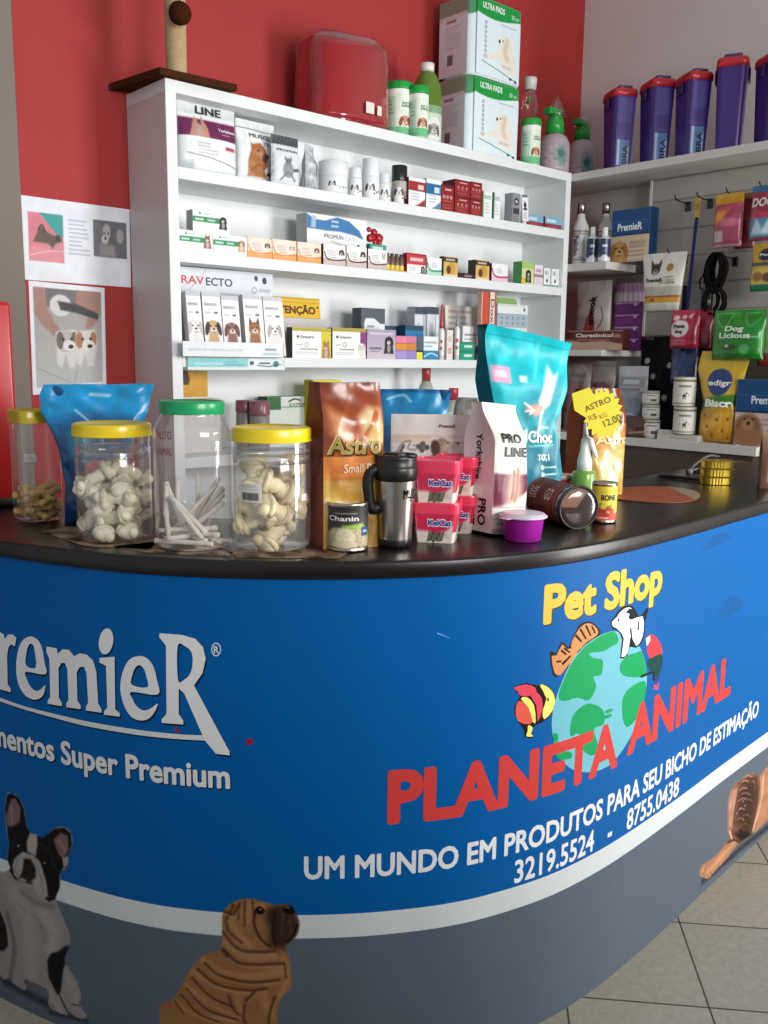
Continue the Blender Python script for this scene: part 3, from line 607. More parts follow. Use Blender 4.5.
def sharpei(A, T, W):
    A.rect(0, 0, 1, 1, 'a06f45'); A.noise(.07, 10, 5)
    lt = 'bd8c5c'; dk = '4a2c18'
    for p, k in (([(250, 380), (350, 440), (500, 460), (640, 440)], 34), ([(210, 440), (320, 510), (480, 545)], 30), ([(170, 500), (260, 580), (420, 660)], 26), ([(360, 300), (450, 370), (600, 370)], 30), ([(380, 180), (420, 250), (480, 320)], 30), ([(480, 110), (470, 200)], 24), ([(420, 560), (440, 640)], 34), ([(540, 560), (580, 640)], 50), ([(120, 580), (200, 640), (400, 680)], 24), ([(640, 380), (660, 480), (620, 560)], 30)):
        A.stroke(T(p), W(k), lt, .75, W(k*.7))
    for p, k in (([(265, 400), (330, 455), (470, 490), (620, 480)], 11), ([(230, 430), (320, 500), (470, 530), (560, 520)], 12), ([(200, 470), (290, 560), (400, 610)], 11), ([(175, 520), (270, 620), (420, 670)], 10), ([(150, 550), (230, 640), (330, 680)], 9), ([(120, 580), (160, 640)], 9), ([(350, 330), (420, 395), (520, 405), (640, 400)], 12), ([(350, 250), (420, 330), (520, 345), (600, 340)], 11), ([(365, 190), (380, 250), (440, 300)], 10), ([(400, 120), (385, 160), (370, 180)], 14), ([(430, 110), (425, 190)], 8), ([(455, 100), (455, 220)], 8), ([(490, 100), (500, 170)], 9), ([(360, 150), (400, 165), (420, 130)], 12), ([(455, 600), (450, 660), (460, 691)], 12), ([(380, 560), (400, 620), (430, 650)], 10), ([(600, 560), (575, 640), (570, 691)], 12), ([(500, 540), (460, 580)], 12), ([(645, 400), (655, 470)], 8), ([(350, 340), (370, 365)], 14)):
        A.stroke(T([(a+5, b+13) for a, b in p]), W(k*1.1), 'c4966a', .55, W(k*.9)); A.stroke(T(p), W(k*1.15), dk, .8, W(k*1.05))
    A.poly(T([(560, 140), (600, 120), (668, 118), (700, 160), (716, 210), (702, 265), (642, 330), (590, 325), (570, 300), (575, 240), (555, 190)]), '3d2a22', 8)
    A.stroke(T([(600, 150), (590, 240), (600, 310)]), W(14), '271915', .8, W(10)); A.stroke(T([(640, 160), (630, 260)]), W(16), '5c4438', .6, W(14)); A.stroke(T([(670, 190), (680, 260)]), W(14), '604a40', .6, W(12))
    A.stroke(T([(655, 300), (690, 262), (706, 215)]), W(9), '100b0a', 1); A.ell(*T([(672, 142)])[0], W(34), W(22), '120d0c'); A.ell(*T([(660, 130)])[0], W(12), W(6), '6a5a54', 0, .5)
    A.stroke(T([(505, 150), (500, 210), (530, 280), (575, 320)]), W(12), '3c2415', .9, W(8)); A.ell(*T([(528, 146)])[0], W(22), W(22), '1a100c'); A.stroke(T([(505, 125), (530, 118), (555, 135)]), W(12), 'b98a60', .8, W(8)); A.ell(*T([(532, 140)])[0], W(5), W(4), 'a09890')
    A.noise(.05, 70, 6); A.c *= .88
print_patch(150, 880, 4.8, [], sharpei, [(45, 620), (60, 590), (110, 570), (150, 510), (200, 420), (260, 360), (340, 330), (345, 270), (346, 180), (360, 140), (400, 105), (470, 88), (540, 103), (600, 118), (670, 116), (702, 160), (718, 210), (704, 268), (650, 328), (667, 370), (682, 490), (667, 530), (635, 560), (612, 640), (618, 720), (640, 830), (620, 860), (460, 860), (430, 780), (250, 800), (90, 780), (50, 700)])
def lying(A, T, W):
    A.rect(0, 0, 1, 1, 'a9785a'); A.noise(.07, 8, 2)
    A.stroke(T([(430, 600), (520, 500), (640, 420), (800, 300)]), W(60), '7a5440', .8, W(50)); A.stroke(T([(520, 260), (640, 200), (820, 120)]), W(70), 'c49a78', .7, W(60)); A.stroke(T([(470, 240), (450, 420), (395, 585)]), W(50), 'c8a080', .9, W(34))
    A.stroke(T([(285, 655), (110, 850)]), W(46), 'c49468', .8, W(34)); A.stroke(T([(310, 665), (230, 770), (150, 860)]), W(22), '6c4630', .85, W(16)); A.stroke(T([(250, 650), (170, 740)]), W(12), '8a6044', .7, W(10))
    A.poly(T([(243, 400), (270, 310), (330, 250), (390, 213), (432, 226), (442, 290), (430, 400), (395, 580), (330, 640), (285, 632), (250, 640), (243, 560)]), '6c4636', 6)
    A.poly(T([(243, 400), (272, 312), (312, 292), (300, 360), (286, 450), (272, 560), (246, 570)]), 'ad7f6a', 8); A.stroke(T([(312, 296), (294, 400), (276, 540)]), W(13), '34201a', .9, W(10)); A.stroke(T([(262, 380), (256, 460), (254, 540)]), W(12), 'c49a86', .7, W(12))
    A.poly(T([(322, 330), (372, 262), (418, 250), (430, 320), (418, 430), (388, 570), (330, 610), (302, 520), (306, 410)]), '3e271f', 22, .92)
    for p, k, c in (([(330, 270), (352, 258), (372, 266)], 14, 'b28a76'), ([(346, 236), (372, 228), (398, 236)], 14, 'a47c68'), ([(318, 322), (340, 306), (366, 310)], 12, 'b08672'), ([(400, 262), (416, 280), (414, 320)], 14, '8c6552'), ([(330, 345), (356, 338), (384, 350)], 12, '94705e'), ([(316, 388), (340, 372), (362, 380)], 10, 'a58270'), ([(372, 380), (396, 392), (400, 430)], 14, '6e4c3e'), ([(308, 452), (326, 436), (350, 446)], 11, 'a07c6a'), ([(340, 486), (368, 478), (384, 500)], 12, '7c594a'), ([(304, 510), (320, 498), (344, 508)], 11, '9c7866'), ([(330, 545), (356, 536), (372, 552)], 10, '6c4a3c')):
        A.stroke(T(p), W(k), c, .85, W(k*.8)); A.stroke(T([(a+3, b+15) for a, b in p]), W(k*.7), '1c100c', .8, W(k*.6))
    for p in ((338, 392), (322, 440), (342, 512), (300, 470), (352, 420)): A.ell(*T([p])[0], W(10), W(6), 'dcc4b8', .5, .6, .9)
    A.stroke(T([(425, 240), (432, 330), (424, 430), (388, 590)]), W(12), '24140f', .9, W(10)); A.stroke(T([(318, 580), (352, 610)]), W(40), '1a0f0c', .9, W(24))
    A.stroke(T([(254, 585), (268, 634)]), W(24), 'e0c0b4', .9, W(12)); A.poly(T([(285, 596), (370, 585), (405, 600), (330, 655)]), '17100d', 8)
    for p in ([(76, 852), (94, 878)], [(104, 858), (118, 884)], [(128, 842), (143, 868)], [(92, 838), (102, 820)]): A.stroke(T(p), W(9), '543422', .9)
    for p in ((84, 866), (108, 872), (132, 858)): A.ell(*T([p])[0], W(8), W(7), 'd8b494', 0, .6, .8)
    A.stroke(T([(240, 655), (285, 640), (330, 665)]), W(22), '2c1a12', .8, W(18)); A.stroke(T([(440, 215), (446, 320), (430, 420), (392, 592)]), W(14), '3a2218', .85, W(10)); A.noise(.12, 30, 4)
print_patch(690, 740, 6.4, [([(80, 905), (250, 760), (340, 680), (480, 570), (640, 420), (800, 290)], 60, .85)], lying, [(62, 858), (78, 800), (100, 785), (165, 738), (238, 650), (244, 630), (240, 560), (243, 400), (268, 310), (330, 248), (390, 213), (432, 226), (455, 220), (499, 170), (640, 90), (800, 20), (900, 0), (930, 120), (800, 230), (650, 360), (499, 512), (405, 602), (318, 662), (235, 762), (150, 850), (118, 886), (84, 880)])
for x, y, a, b in ((716, 541, 22, 9), (731, 606, 18, 16), (722, 664, 10, 14)):          # dull rubbed spots
    cpoly(np.array([hit(x+a*.6*math.cos(t)*(1+.3*math.sin(3*t)), y+b*.6*math.sin(t)-a*.3*math.cos(t)) for t in np.linspace(0, 2*PI, 14, endpoint=False)]), '0a4f8a', .00012, (), 2)
# rubbed patches and scratches in the vinyl
for (x0, y0, x1, y1) in ((360, 575, 372, 574), (437, 633, 450, 638)):
    a, b = np.array(hit(x0, y0)), np.array(hit(x1, y1)); n = np.array([0, .0012]); cpoly(np.array([a-n, b-n*.3, b+n*.3, a+n]), '7fb4dc', 0.00006)
fp.build('front_panel', M_BANNER, counter)

# ------------------------------------------------------------------ white shelving on the red wall
W_ = 'e6eaea'
LX, RX, DX = 0.041, 2.18, 2.219
ZS = {'top': (2.376, 2.417), 's1': (2.102, 2.142), 's2': (1.826, 1.866), 's3': (1.466, 1.503), 's4': (1.105, 1.145), 's5': (0.62, 0.66), 's6': (0.06, 0.1)}
unit = thing('wall_shelving', 'tall white shelving against the red wall behind the counter', 'shelving', (0, 0, 0))
def board(x0, x1, y0, y1, z0, z1, name, parent, c=W_): return MB().box(x0, x1, y0, y1, z0, z1, c, 0.0015, 1).build(name, M_BOARD, parent)
lp = MB().box(0, LX, 0, YW-.002, 0, 2.3765, W_, 0.0015, 1); lp.add([(-.0004, .002, .001), (-.0004, YW-.004, .001), (-.0004, YW-.004, 2.375), (-.0004, .002, 2.375)], [(0, 1, 2, 3)], 'cfc6c2'); lp.build('side_panel', M_BOARD, unit); board(RX, DX, 0, YW-.002, 0, 2.3765, 'side_panel', unit)  # outer face of the left panel tinted darker to stand in for its shade
board(0, DX, 0, YW-.002, *ZS['top'], 'top_board', unit)
for k in ('s1', 's2', 's3', 's4', 's5', 's6'): board(LX, RX, 0.001, YW-.02, *ZS[k], 'shelf', unit)
board(LX, RX, YW-.02, YW-.002, 0.0, 2.376, 'back_panel', unit, 'eef1f2')
# ------------------------------------------------------------------ shelving with slatted wall on the right
XB = 2.56
side = thing('corner_shelving', 'white corner shelving with slatted hanging wall along the pale wall', 'shelving', (DX, 0, 0))
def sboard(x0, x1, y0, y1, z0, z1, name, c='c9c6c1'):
    o = MB().box(x0-DX, x1-DX, y0, y1, z0, z1, c, 0.0015, 1).build(name, M_BOARD, side); return o
sboard(DX, XW-.002, -2.0, YW-.002, 2.378, 2.413, 'top_board')
YC = float(on(606, 264, 0, DX)[1])
sboard(DX+.001, XB, YC, YW-.03, 1.945, 1.982, 'corner_shelf'); sboard(DX+.001, XB, YC, YW-.03, 1.53, 1.56, 'corner_shelf')
sboard(DX, XB, -1.045, YW-.03, 1.105, 1.145, 'lower_shelf')
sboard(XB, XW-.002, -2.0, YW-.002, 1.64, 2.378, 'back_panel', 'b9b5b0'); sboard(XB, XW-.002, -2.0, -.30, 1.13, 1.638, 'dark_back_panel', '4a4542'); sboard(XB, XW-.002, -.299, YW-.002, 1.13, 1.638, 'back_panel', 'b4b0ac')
sboard(DX+.03, XB-.002, -1.02, YW-.03, 0.0, 1.103, 'painted_shade_block', '4a3a32')  # dark brown stands in for the shade under the lower shelf
sboard(XB-.001, XW-.002, -2.0, -1.03, 0.0, 1.13, 'painted_shade_panel', '3c302a')  # dark brown sheet painted in for the poorly lit foot of the wall
sl = MB(); X0 = 2.47; zs = [1.63, 1.75, 1.879, 2.005, 2.133, 2.27, 2.374]
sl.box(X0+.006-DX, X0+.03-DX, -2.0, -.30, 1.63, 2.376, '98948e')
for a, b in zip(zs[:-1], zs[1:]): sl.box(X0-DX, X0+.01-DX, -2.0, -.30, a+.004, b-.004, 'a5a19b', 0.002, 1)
sl.build('slatted_panel', M_BOARD, side)
sboard(X0-.004, X0+.03, -.30, -.285, 1.63, 2.376, 'edge_trim')
# ------------------------------------------------------------------ stock on the white shelves (fronts look to -y)
def bk(px, Y, z): return solve_x(px, (0, Y, z), (1, 0, 0))
def span(px0, px1, ytop, Y, z):
    a, b = bk(px0, Y, z), bk(px1, Y, z); t = solve_y(ytop, a); return a, b[0]-a[0], t[2]-z
def box_on(name, label, cat, px0, px1, ytop, z, base, paint=None, texts=(), side=None, top=None, Y=0.02, d=0.05, group=None, h=None, mat=None, cell=CELL):
    d = d*.55
    a, w, hh = span(px0, px1, ytop, Y, z); h = h or hh
    o = carton(w, d, h, base, paint, texts, side, top, cell).build(name, mat or M_PAPER, None, a)
    tag(o, label, cat, group); o['h'] = h; return o
Z1, Z2, Z3, Z4 = 2.142, 1.866, 1.503, 1.145
ONS = 'boxes and bags on the top shelf'
# bags on the top shelf
def shelf_bag(name, label, px0, px1, ytop, base, paint, texts, side, z=Z1, Y=0.07, d=0.07, flat=True, rot=0.0, mat=M_FILM, seed=1, wr=0.004, group=None, lean=0.0, **k):
    a, b = bk(px0, Y, z), bk(px1, Y, z); c = (a+b)/2; h = solve_y(ytop, c)[2]-z
    mb, _ = bag((b[0]-a[0])*1.0, d, h, base, paint, texts, side, wr=wr, seed=seed, flat=flat, lean=lean, **k)
    o = mb.build(name, mat, None, c, rot); return tag(o, label, 'food bag', group)
def p_line(A):
    A.rect(0, .83, 1, 1, 'd4d8da'); A.rect(0, .50, 1, .77, '6d2452'); A.rect(0, .765, 1, .78, 'd8cfd4')
    A.poly([(.14, .50), (.2, .68), (.27, .80), (.34, .66), (.38, .82), (.44, .66), (.46, .50)], 'c58d78'); A.stroke([(.3, .52), (.31, .74)], .03, '7d4a44'); A.ell(.3, .6, .06, .09, 'b9a096')
    A.lines(.26, .62, .26, .44, 4, '9aa0a4', .6, 2); A.rect(.74, .37, .94, .42, 'b04a62'); A.stroke([(.1, .26), (.5, .22), (.98, .13)], .012, '50585c'); A.poly([(0, 0), (.22, .02), (.2, .17), (.04, .15)], 'c2c8cc', 3)
shelf_bag('pet_food_bag', 'white bag with a maroon band, leftmost on the top shelf', 178, 235, 105, 'e9edee', p_line, [('LINE', .3, .74, .85, .96, '20262c', .03), ('Yorkshire', .62, .94, .625, .67, 'f4e8f0', .03), ('adulto', .68, .84, .57, .6, 'd8b8cc', .0)], 'd9dde0', seed=3)
def p_muscle(A):
    A.rect(0, .86, 1, 1, 'dfe4e6'); A.stroke([(0, .87), (1, .85)], .01, '2c3236')
    A.poly([(.2, .10), (.22, .36), (.30, .52), (.30, .64), (.36, .62), (.55, .66), (.66, .58), (.72, .50), (.74, .30), (.64, .22), (.72, .10)], 'a9693a', 2); A.noise(.05, 30, 2)
    A.ell(.66, .42, .06, .07, '5c3a2a'); A.ell(.48, .52, .03, .02, '2a1a12'); A.ell(.72, .45, .03, .03, '201410'); A.stroke([(.3, .2), (.5, .3), (.64, .24)], .02, '7a4824')
    A.poly([(.7, .14), (.98, .12), (1, .18), (.74, .2)], '32383a')
shelf_bag('pet_food_bag', 'white bag with a brown dog head, second on the top shelf', 236, 274, 122, 'f0f3f4', p_muscle, [('MUSCLE', .30, .96, .73, .80, '3c4448', .01), ('DOG', .66, .92, .62, .68, '5c666a', .0)], 'dfe3e6', seed=5, Y=.09, d=.05)
def p_prom(A):
    A.rect(0, .80, 1, 1, '4a4e52'); A.noise(.5, 70, 2); A.rect(.04, .02, .96, .79, 'dfe3e6'); A.ell(.5, .30, .14, .16, '8e9498'); A.ell(.5, .46, .08, .08, '7c8286')
    for q in (.4, .6): A.poly([(q-.05, .50), (q+.05, .50), (q, .59)], '6c7276')
    for q in (.46, .54): A.ell(q, .47, .014, .014, '22262a')
    A.stroke([(.25, .1), (.5, .25), (.75, .1)], .04, '70767a'); A.poly([(.68, .28), (.95, .3), (.95, .36), (.7, .34)], '50585c')
shelf_bag('pet_food_bag', 'small silver bag with a grey kitten, third on the top shelf', 271, 298, 136, 'e4e8ea', p_prom, [('PROMUN', .14, .9, .67, .72, '3c444a', .01)], '8f9498', Y=.035, d=.045, seed=6)
shelf_bag('pet_food_bag', 'silver bag standing edge-on beside the white supplement tubs', 301, 317, 145, 'b9bec2', lambda A: (A.noise(.25, 30, 4), A.rect(.55, .3, .8, .65, '3c4044', .6)), [], 'c8ccd0', Y=.05, d=.05, rot=.5, seed=8, wr=.008)
# white supplement tubs
def tub(label, pxc, pxw, ycap, ybody, z=Z1, Y=0.055, cap='eef1f2', body='e8ecee', dogc='40464a', capw=1.0, name='supplement_tub', group=None, sides=28, dark=None):
    c = bk(pxc, Y, z); r = depth(c)/F_PX*pxw/2; t = thing(name, label, 'tub', (c[0], c[1], z), 0, group)
    q = c+np.array([0, -r, 0]); h1 = solve_y(ybody, q)[2]-z; h2 = solve_y(ycap, q)[2]-z; r2 = r*capw
    b = MB(); b.lathe([(0, 0), (r*.94, 0), (r, .004), (r, h1*.9), (r*.9, h1), (0, h1)], body, sides)
    f = math.atan2(CAM[0]-c[0], c[1]-CAM[1])
    def pt(A):
        A.rect(0, 0, 1, 1, body)
        if dark: A.rect(0, 0, 1, .62, dark[0]); A.rect(0, 0, 1, .25, dark[1])
        A.dog(.42, .58, .20, 'f4f4f2', dogc, 'f2f2f0', 1, True); A.stroke([(.5, .4), (1, .3)], .03, '8a9094')
        for q in range(3): A.ell(.6+q*.12, .25+.06*q, .05, .05, '50565a')
    cyl_label(b, r*1.004, h1*.78, h1*.06, body, pt, [], facing=f*.75, sweep=PI*.9)
    b.build('body', M_PLASTIC, t)
    k = MB(); k.lathe([(0, h1*.93), (r2, h1*.93), (r2*1.02, h1*.96), (r2*1.02, h2*.985), (r2*.95, h2), (0, h2)], cap, sides)
    k.build('cap', M_PLASTIC, t); return t
tub('wide white supplement tub with a dog patch, beside the silver edge-on bag', 333, 29, 160, 174, body='eceff0'); tub('short white supplement tub between the wide tub and the tall one', 355, 14, 167, 177, capw=.85)
tub('tall white supplement tub with a wide cap', 370.5, 17.5, 158, 174, Y=.06, capw=.95); tub('shortest white supplement tub, just left of the black-capped pot', 384.5, 12, 173, 182, Y=.045, capw=.8)
tub('grey pot with a black cap on the top shelf', 399, 15, 165, 179, Y=.06, cap='1d2022', body='b9b2aa', dark=('a98e7c', '26221f'), capw=1.02)
# medicine boxes on the top shelf
def band(c, v0=.6, v1=.9, patch=None, low=None):
    def f(A):
        A.rect(0, v0, 1, v1, c)
        if patch: A.rect(.55, v0+.06, .9, v1-.1, patch)
        if low: A.poly([(.3, 0), (1, 0), (1, .3), (.6, .1)], low, 3)
        A.lines(.15, .8, .2, .5, 3, '8a929a', .5, 3)
    return f
box_on('medicine_box', 'white box with a dark red band next to the black-capped pot', 'box', 408.5, 425, 176.5, Z1, 'f0f2f3', band('9c2a2c', .55, .88, 'f0c8c4', '8f3a34'), [], '6a2220', d=.06)
box_on('medicine_box', 'white box with a blue band on the top shelf', 'box', 426, 440.5, 178, Z1, 'eff3f6', band('1f6a9c', .5, .85, 'cfe2ee', '5a86a4'), [], '3a6a8c', d=.06)
def p_red(A):
    A.rect(0, .0, 1, 1, '8e1f25'); A.rect(0, .93, 1, 1, '5e1418'); A.rect(.3, .8, .8, .86, 'd8b8b4')
    for q in (.22, .5, .78): A.ell(q, .55, .08, .08, 'c08884')
    A.rect(.15, .38, .85, .42, 'b8706c', .8); A.lines(.15, .85, .1, .3, 2, 'b06a66', .7)
zr = Z1
b1 = box_on('medicine_box', 'small dark red box left of the stacked dark red boxes', 'box', 441, 453.5, 184, zr, '8e1f25', p_red, [], '5e1418', d=.05)
for px0, px1, yt, nm in ((454.5, 469.5, 178.5, 'left'), (470, 481.5, 181, 'right')):
    a, w, h = span(px0, px1, yt, .02, zr)
    for k in range(2):
        o = carton(w-.001, .08, h/2-.001, '8e1f25', p_red, [], '561216', '4a1014').build('medicine_box', M_PAPER, None, a+np.array([0, 0, k*h/2]))
        tag(o, 'dark red medicine box, %s of the %s two-box stack on the top shelf' % (('bottom', 'top')[k], ('wider', 'narrower')[nm == 'right']), 'box', 'stacked dark red medicine boxes')
def p_thin(A): A.rect(.1, .7, .9, .86, 'b8c8c0'); A.lines(.2, .8, .15, .6, 4, '9aa8a0', .5); A.rect(0, 0, .12, 1, '7fae8e')
box_on('medicine_box', 'narrow white and green box touching the dark red stack', 'box', 482.5, 491.5, 190.5, Z1, 'eef2ee', p_thin, [], '5f9e74'); box_on('medicine_box', 'narrow white and green box standing near the grey patterned box', 'box', 493.5, 500, 192, Z1, 'eef2ee', p_thin, [], '4f9068')
def p_grey(A):
    A.rect(0, 0, 1, 1, '8c9298'); A.ell(.5, .72, .12, .12, '2c3034'); A.ell(.5, .72, .06, .06, 'c0c6ca'); A.rect(.1, .3, .9, .5, '3c4248'); A.lines(.1, .9, .05, .25, 3, '50565c')
box_on('medicine_box', 'grey box with dark markings near the right end of the top shelf', 'box', 512, 519.5, 192.5, Z1, '9aa0a4', p_grey, [], 'aeb4b6', d=.09)
def ointment(px, ytop, label, z, Y=.03):
    c = bk(px, Y, z); h = solve_y(ytop, c)[2]-z; n = 14; mb = MB(); P = []
    for j, v in enumerate(np.linspace(0, 1, 8)):
        th = np.linspace(0, 2*PI, n, endpoint=False); rx = .017+.005*v; ry = .015*(1-v)+.001
        P.append(np.stack([rx*np.cos(th), ry*np.sin(th), np.full(n, .015+v*(h-.015))], -1))
    mb.grid(np.array(P), 'eceeee', True, True); mb.lathe([(0, 0), (.013, 0), (.014, .016), (0, .016)], 'e0e2e2', 14)
    s = lambda u, v, o: np.stack([(np.asarray(u)-.5)*.034, -(.015*(1-np.asarray(v))+.0015)-o, .015+np.asarray(v)*(h-.015)], -1)
    A = Art(.5, 10, 24, 'eceeee'); A.ell(.5, .62, .1, .12, '2c2c2e'); A.rect(.2, .42, .8, .5, '2c2c2e'); A.lines(.2, .8, .1, .35, 3, '8a8c90'); A.rect(0, .92, 1, 1, '3a3c40')
    mb.grid(s(A.U/A.asp, A.V, .0006), A.c, True); o = mb.build('ointment_tube', M_PLASTIC, None, c, -.3); return tag(o, label, 'tube')
ointment(523.5, 195, 'white ointment tube standing on its cap on the top shelf', Z1)
def p_br(A): A.rect(0, 0, 1, .42, '8f3038'); A.rect(0, .42, 1, 1, '7fb4cc'); A.rect(.1, .55, .6, .8, 'e2eef2', .8); A.lines(.15, .8, .1, .3, 2, 'c89a9a')
box_on('medicine_box', 'low blue and red box beside the white tube', 'box', 527.5, 543, 214, Z1, '7fb4cc', p_br, [], '8f3038', 'a8ccd8'); box_on('medicine_box', 'low blue and red box at the right end of the top shelf', 'box', 545, 563, 216, Z1, '7fb4cc', p_br, [], '8f3038', 'a8ccd8')

# ---- second shelf
def p_green(coat, ear, h=.24, prick=False, cell=0):
    def f(A):
        A.rect(0, .47, .86, .72, '2a8a58'); A.ell(.2, .86, .06, .06, '3aa070'); A.rect(.26, .83, .5, .88, 'a8ccb8'); A.rect(.06, .54, .3, .64, 'e4f0e8', .8); A.rect(.4, .54, .62, .64, 'e4f0e8', .7)
        A.lines(.06, .55, .1, .32, 3, 'b4bcb8', .6); A.dog(.84, .66, .15, coat, ear, 'f0ece6', -1, True, prick=prick)
    return f
z2 = Z2
k2 = box_on('flea_treatment_box', 'white and green box with a tan dog, leftmost on the second shelf', 'box', 179.5, 213, 229, z2, 'f2f5f3', p_green('8a5c4a', '6a4034', prick=True), [], 'c4c8c6', d=.10)
k3 = box_on('flea_treatment_box', 'white and green box with a beagle beside the orange boxes', 'box', 213.5, 247, 233.5, z2, 'f2f5f3', p_green('c49a70', '8a5a34'), [], 'c4c8c6', d=.10)
k1 = box_on('flea_treatment_box', 'white and green box with a black dog lying on top of two others', 'box', 193, 229, 209, z2+k2['h']+.001, 'f2f5f3', p_green('1c1e22', '0e1012'), [], 'a8acaa', d=.08, Y=.04)
def p_or(coat, ear, c1='e8a05c', c2='f6e2d4', sw='d88a3c'):
    def f(A):
        A.rect(0, 0, 1, .34, c1); A.ell(.5, .62, .62, .42, c2); A.stroke([(.05, .62), (.15, .34), (.4, .26), (.7, .28), (1, .34)], .07, sw)
        A.lines(.18, .6, .45, .75, 3, '9a8c86', .5); A.rect(.3, .36, .62, .4, '8a6a5a', .7); A.dog(.82, .66, .13, coat, None if ear == 'p' else ear, 'e8dcd0', -1, False, prick=ear == 'p')
    return f
for px0, px1, yt, pt, base, sd, lb in (
 (247.5, 272, 236.5, p_or('8a7a70', '4a3c36'), 'f0d6c0', '8a4c2c', 'orange and cream box next to the green flea boxes'),
 (272.5, 296.5, 238.5, p_or('e8e0d8', 'b0907c'), 'f0d6c0', '9a5a30', 'orange and cream box, middle of the three orange ones'),
 (297.5, 321, 241.5, p_or('8a5a4c', '6a4034'), 'f2dcc8', 'a86a38', 'orange and cream box, last of the three before the brown ones'),
 (323.5, 345.5, 243.5, p_or('2c2c2e', '161618', 'c9b8b4', 'f2f0f0', '40282a'), 'f0eae8', '38201e', 'cream box with a brown swoosh beside the orange boxes'),
 (346.5, 366.5, 245.5, p_or('1f2022', '101012', 'c9b8b4', 'f2f0f0', '40282a'), 'f0eae8', '38201e', 'cream box with a brown swoosh, middle of the brown three'),
 (368, 387, 248.5, p_or('c8c4c0', 'p', 'c9b8b4', 'f2f0f0', '40282a'), 'f0eae8', '38201e', 'cream box with a brown swoosh beside the ampoule pack')):
    box_on('tablet_box', lb, 'box', px0, px1, yt, z2, base, pt, [], sd, d=.055)
def p_promcat(A):
    A.poly([(0, .72), (0, .99), (.12, .90), (.3, .90), (.5, .99), (.7, .94), (.88, .78), (.95, .62), (.8, .68), (.55, .72), (.3, .71)], '3f7cb4', 2); A.poly([(.06, .74), (.14, .74), (.15, .97), (.08, .96)], 'a8c4dc', 2)
    A.rect(.40, .88, .52, .92, 'dce8f2', .8); A.rect(.40, .79, .52, .83, 'dce8f2', .8); A.stroke([(.4, .52), (.7, .42), (1, .38)], .02, '9ab0c0'); A.ell(.86, .47, .035, .045, '4a6a8c')
a = bk(307, .1, Z2); w = bk(366, .1, Z2)[0]-a[0]; h = solve_y(212.5, a)[2]-Z2
tag(carton(w, .07, h, 'f3f5f6', p_promcat, [('PROMUN', .28, .60, .57, .65, '50585e', .015), ('CAT', .62, .80, .56, .64, 'b4bcc0', .0)], 'b4b8ba').build('supplement_box', M_PAPER, None, a), 'wide white box with a blue wave standing behind the small boxes', 'box')
a = bk(369.5, .085, Z2); w = bk(386, .085, Z2)[0]-a[0]; h = solve_y(243.5, a)[2]-Z2
o = carton(w, .06, h, '3f9a8c', lambda A: A.rect(.15, .8, .8, .92, 'cfe6e0'), [], '2c7468').build('supplement_box', M_PAPER, None, a); tag(o, 'teal-topped box standing behind the last brown swoosh box', 'box')
mb = MB()
for x, y, z, r in ((-.02, 0, .026, .019), (.006, .004, .052, .017), (.03, 0, .03, .022), (-.005, .0, .028, .014), (.033, 0, .012, .013), (-.026, .0, .06, .012), (.008, 0, .012, .013)): mb.blob((x, y, z), (r, r*.7, r*.9), 'b3202c', 12, None, .12, 3)
o = mb.build('gift_bow', M_PLASTIC, None, (bk(372.5, .12, Z2)[0], .115, Z2+h+.001)); tag(o, 'red bow lying on the teal-topped box', 'bow')
# ampoule pack
a, w, h = span(387.5, 406, 252.5, .02, Z2); t = thing('ampoule_pack', 'open tray of brown ampoules with yellow bases', 'pack', a, 0)
MB().box(0, w, 0, .04, 0, .006, 'd8b84a').box(0, w, .036, .04, 0, h*.9, 'b8a070').build('tray', M_PAPER, t)
for k in range(4):
    r = w/8.6; MB().lathe([(0, .006), (r*.9, .006, 'e2c040'), (r, .01, 'e2c040'), (r, h*.36, 'e6c84c'), (r, h*.37, '7c6454'), (r, h*.8, '6c5648'), (r*.6, h*.88, '5a463a'), (r*.7, h, '4a3830'), (0, h, '4a3830')], 'b89a50', 14, w*(k+.5)/4, .018).build('ampoule', M_PLASTIC, t)
box_on('medicine_box', 'red and white box with a small black dog beside the ampoules', 'box', 407, 426, 252.5, Z2, 'f0ecec', lambda A: (A.rect(0, .45, 1, 1, 'c8363e'), A.rect(0, .93, 1, 1, '8a1c26'), A.rect(.15, .6, .85, .8, 'e8a0a0', .8), A.lines(.1, .5, .1, .35, 3, 'a0a4a8'), A.dog(.83, .3, .1, '20242a', '101214', 'e4e4e4'), A.rect(.96, 0, 1, 1, '8a1c26')), [('BENEF', .17, .83, .64, .76, 'f8e4e4', .03)], 'a82830', 'a82830')
def p_swoosh(c, cbg):
    def f(A): A.rect(0, 0, 1, .3, cbg); A.ell(.5, .66, .6, .42, 'f2f4f4'); A.stroke([(.02, .7), (.12, .4), (.4, .26), (1, .3)], .1, c); A.lines(.3, .7, .45, .75, 3, '9aa2a4')
    return f
box_on('tablet_box', 'white box with a green swoosh right of the red box', 'box', 427, 441.5, 257, Z2, 'e8f0ec', p_swoosh('2c9a70', 'b4d8c8'), [], '9ac8b0', Y=.03)
def p_blk(A):
    A.rect(0, .74, 1, .96, '201a18'); A.rect(.15, .8, .8, .9, 'e8e0d0', .8); A.ell(.55, .42, .28, .3, 'c89a50', 0, .4); A.ell(.35, .35, .16, .2, '5a3820', 0, .4); A.rect(0, 0, 1, .12, 'e2d8b8')
box_on('tablet_box', 'black and yellow box with a dog right of the green swoosh box', 'box', 443.5, 457.5, 256, Z2, 'd8b860', p_blk, [], '1c1816', '2c2420', d=.05)
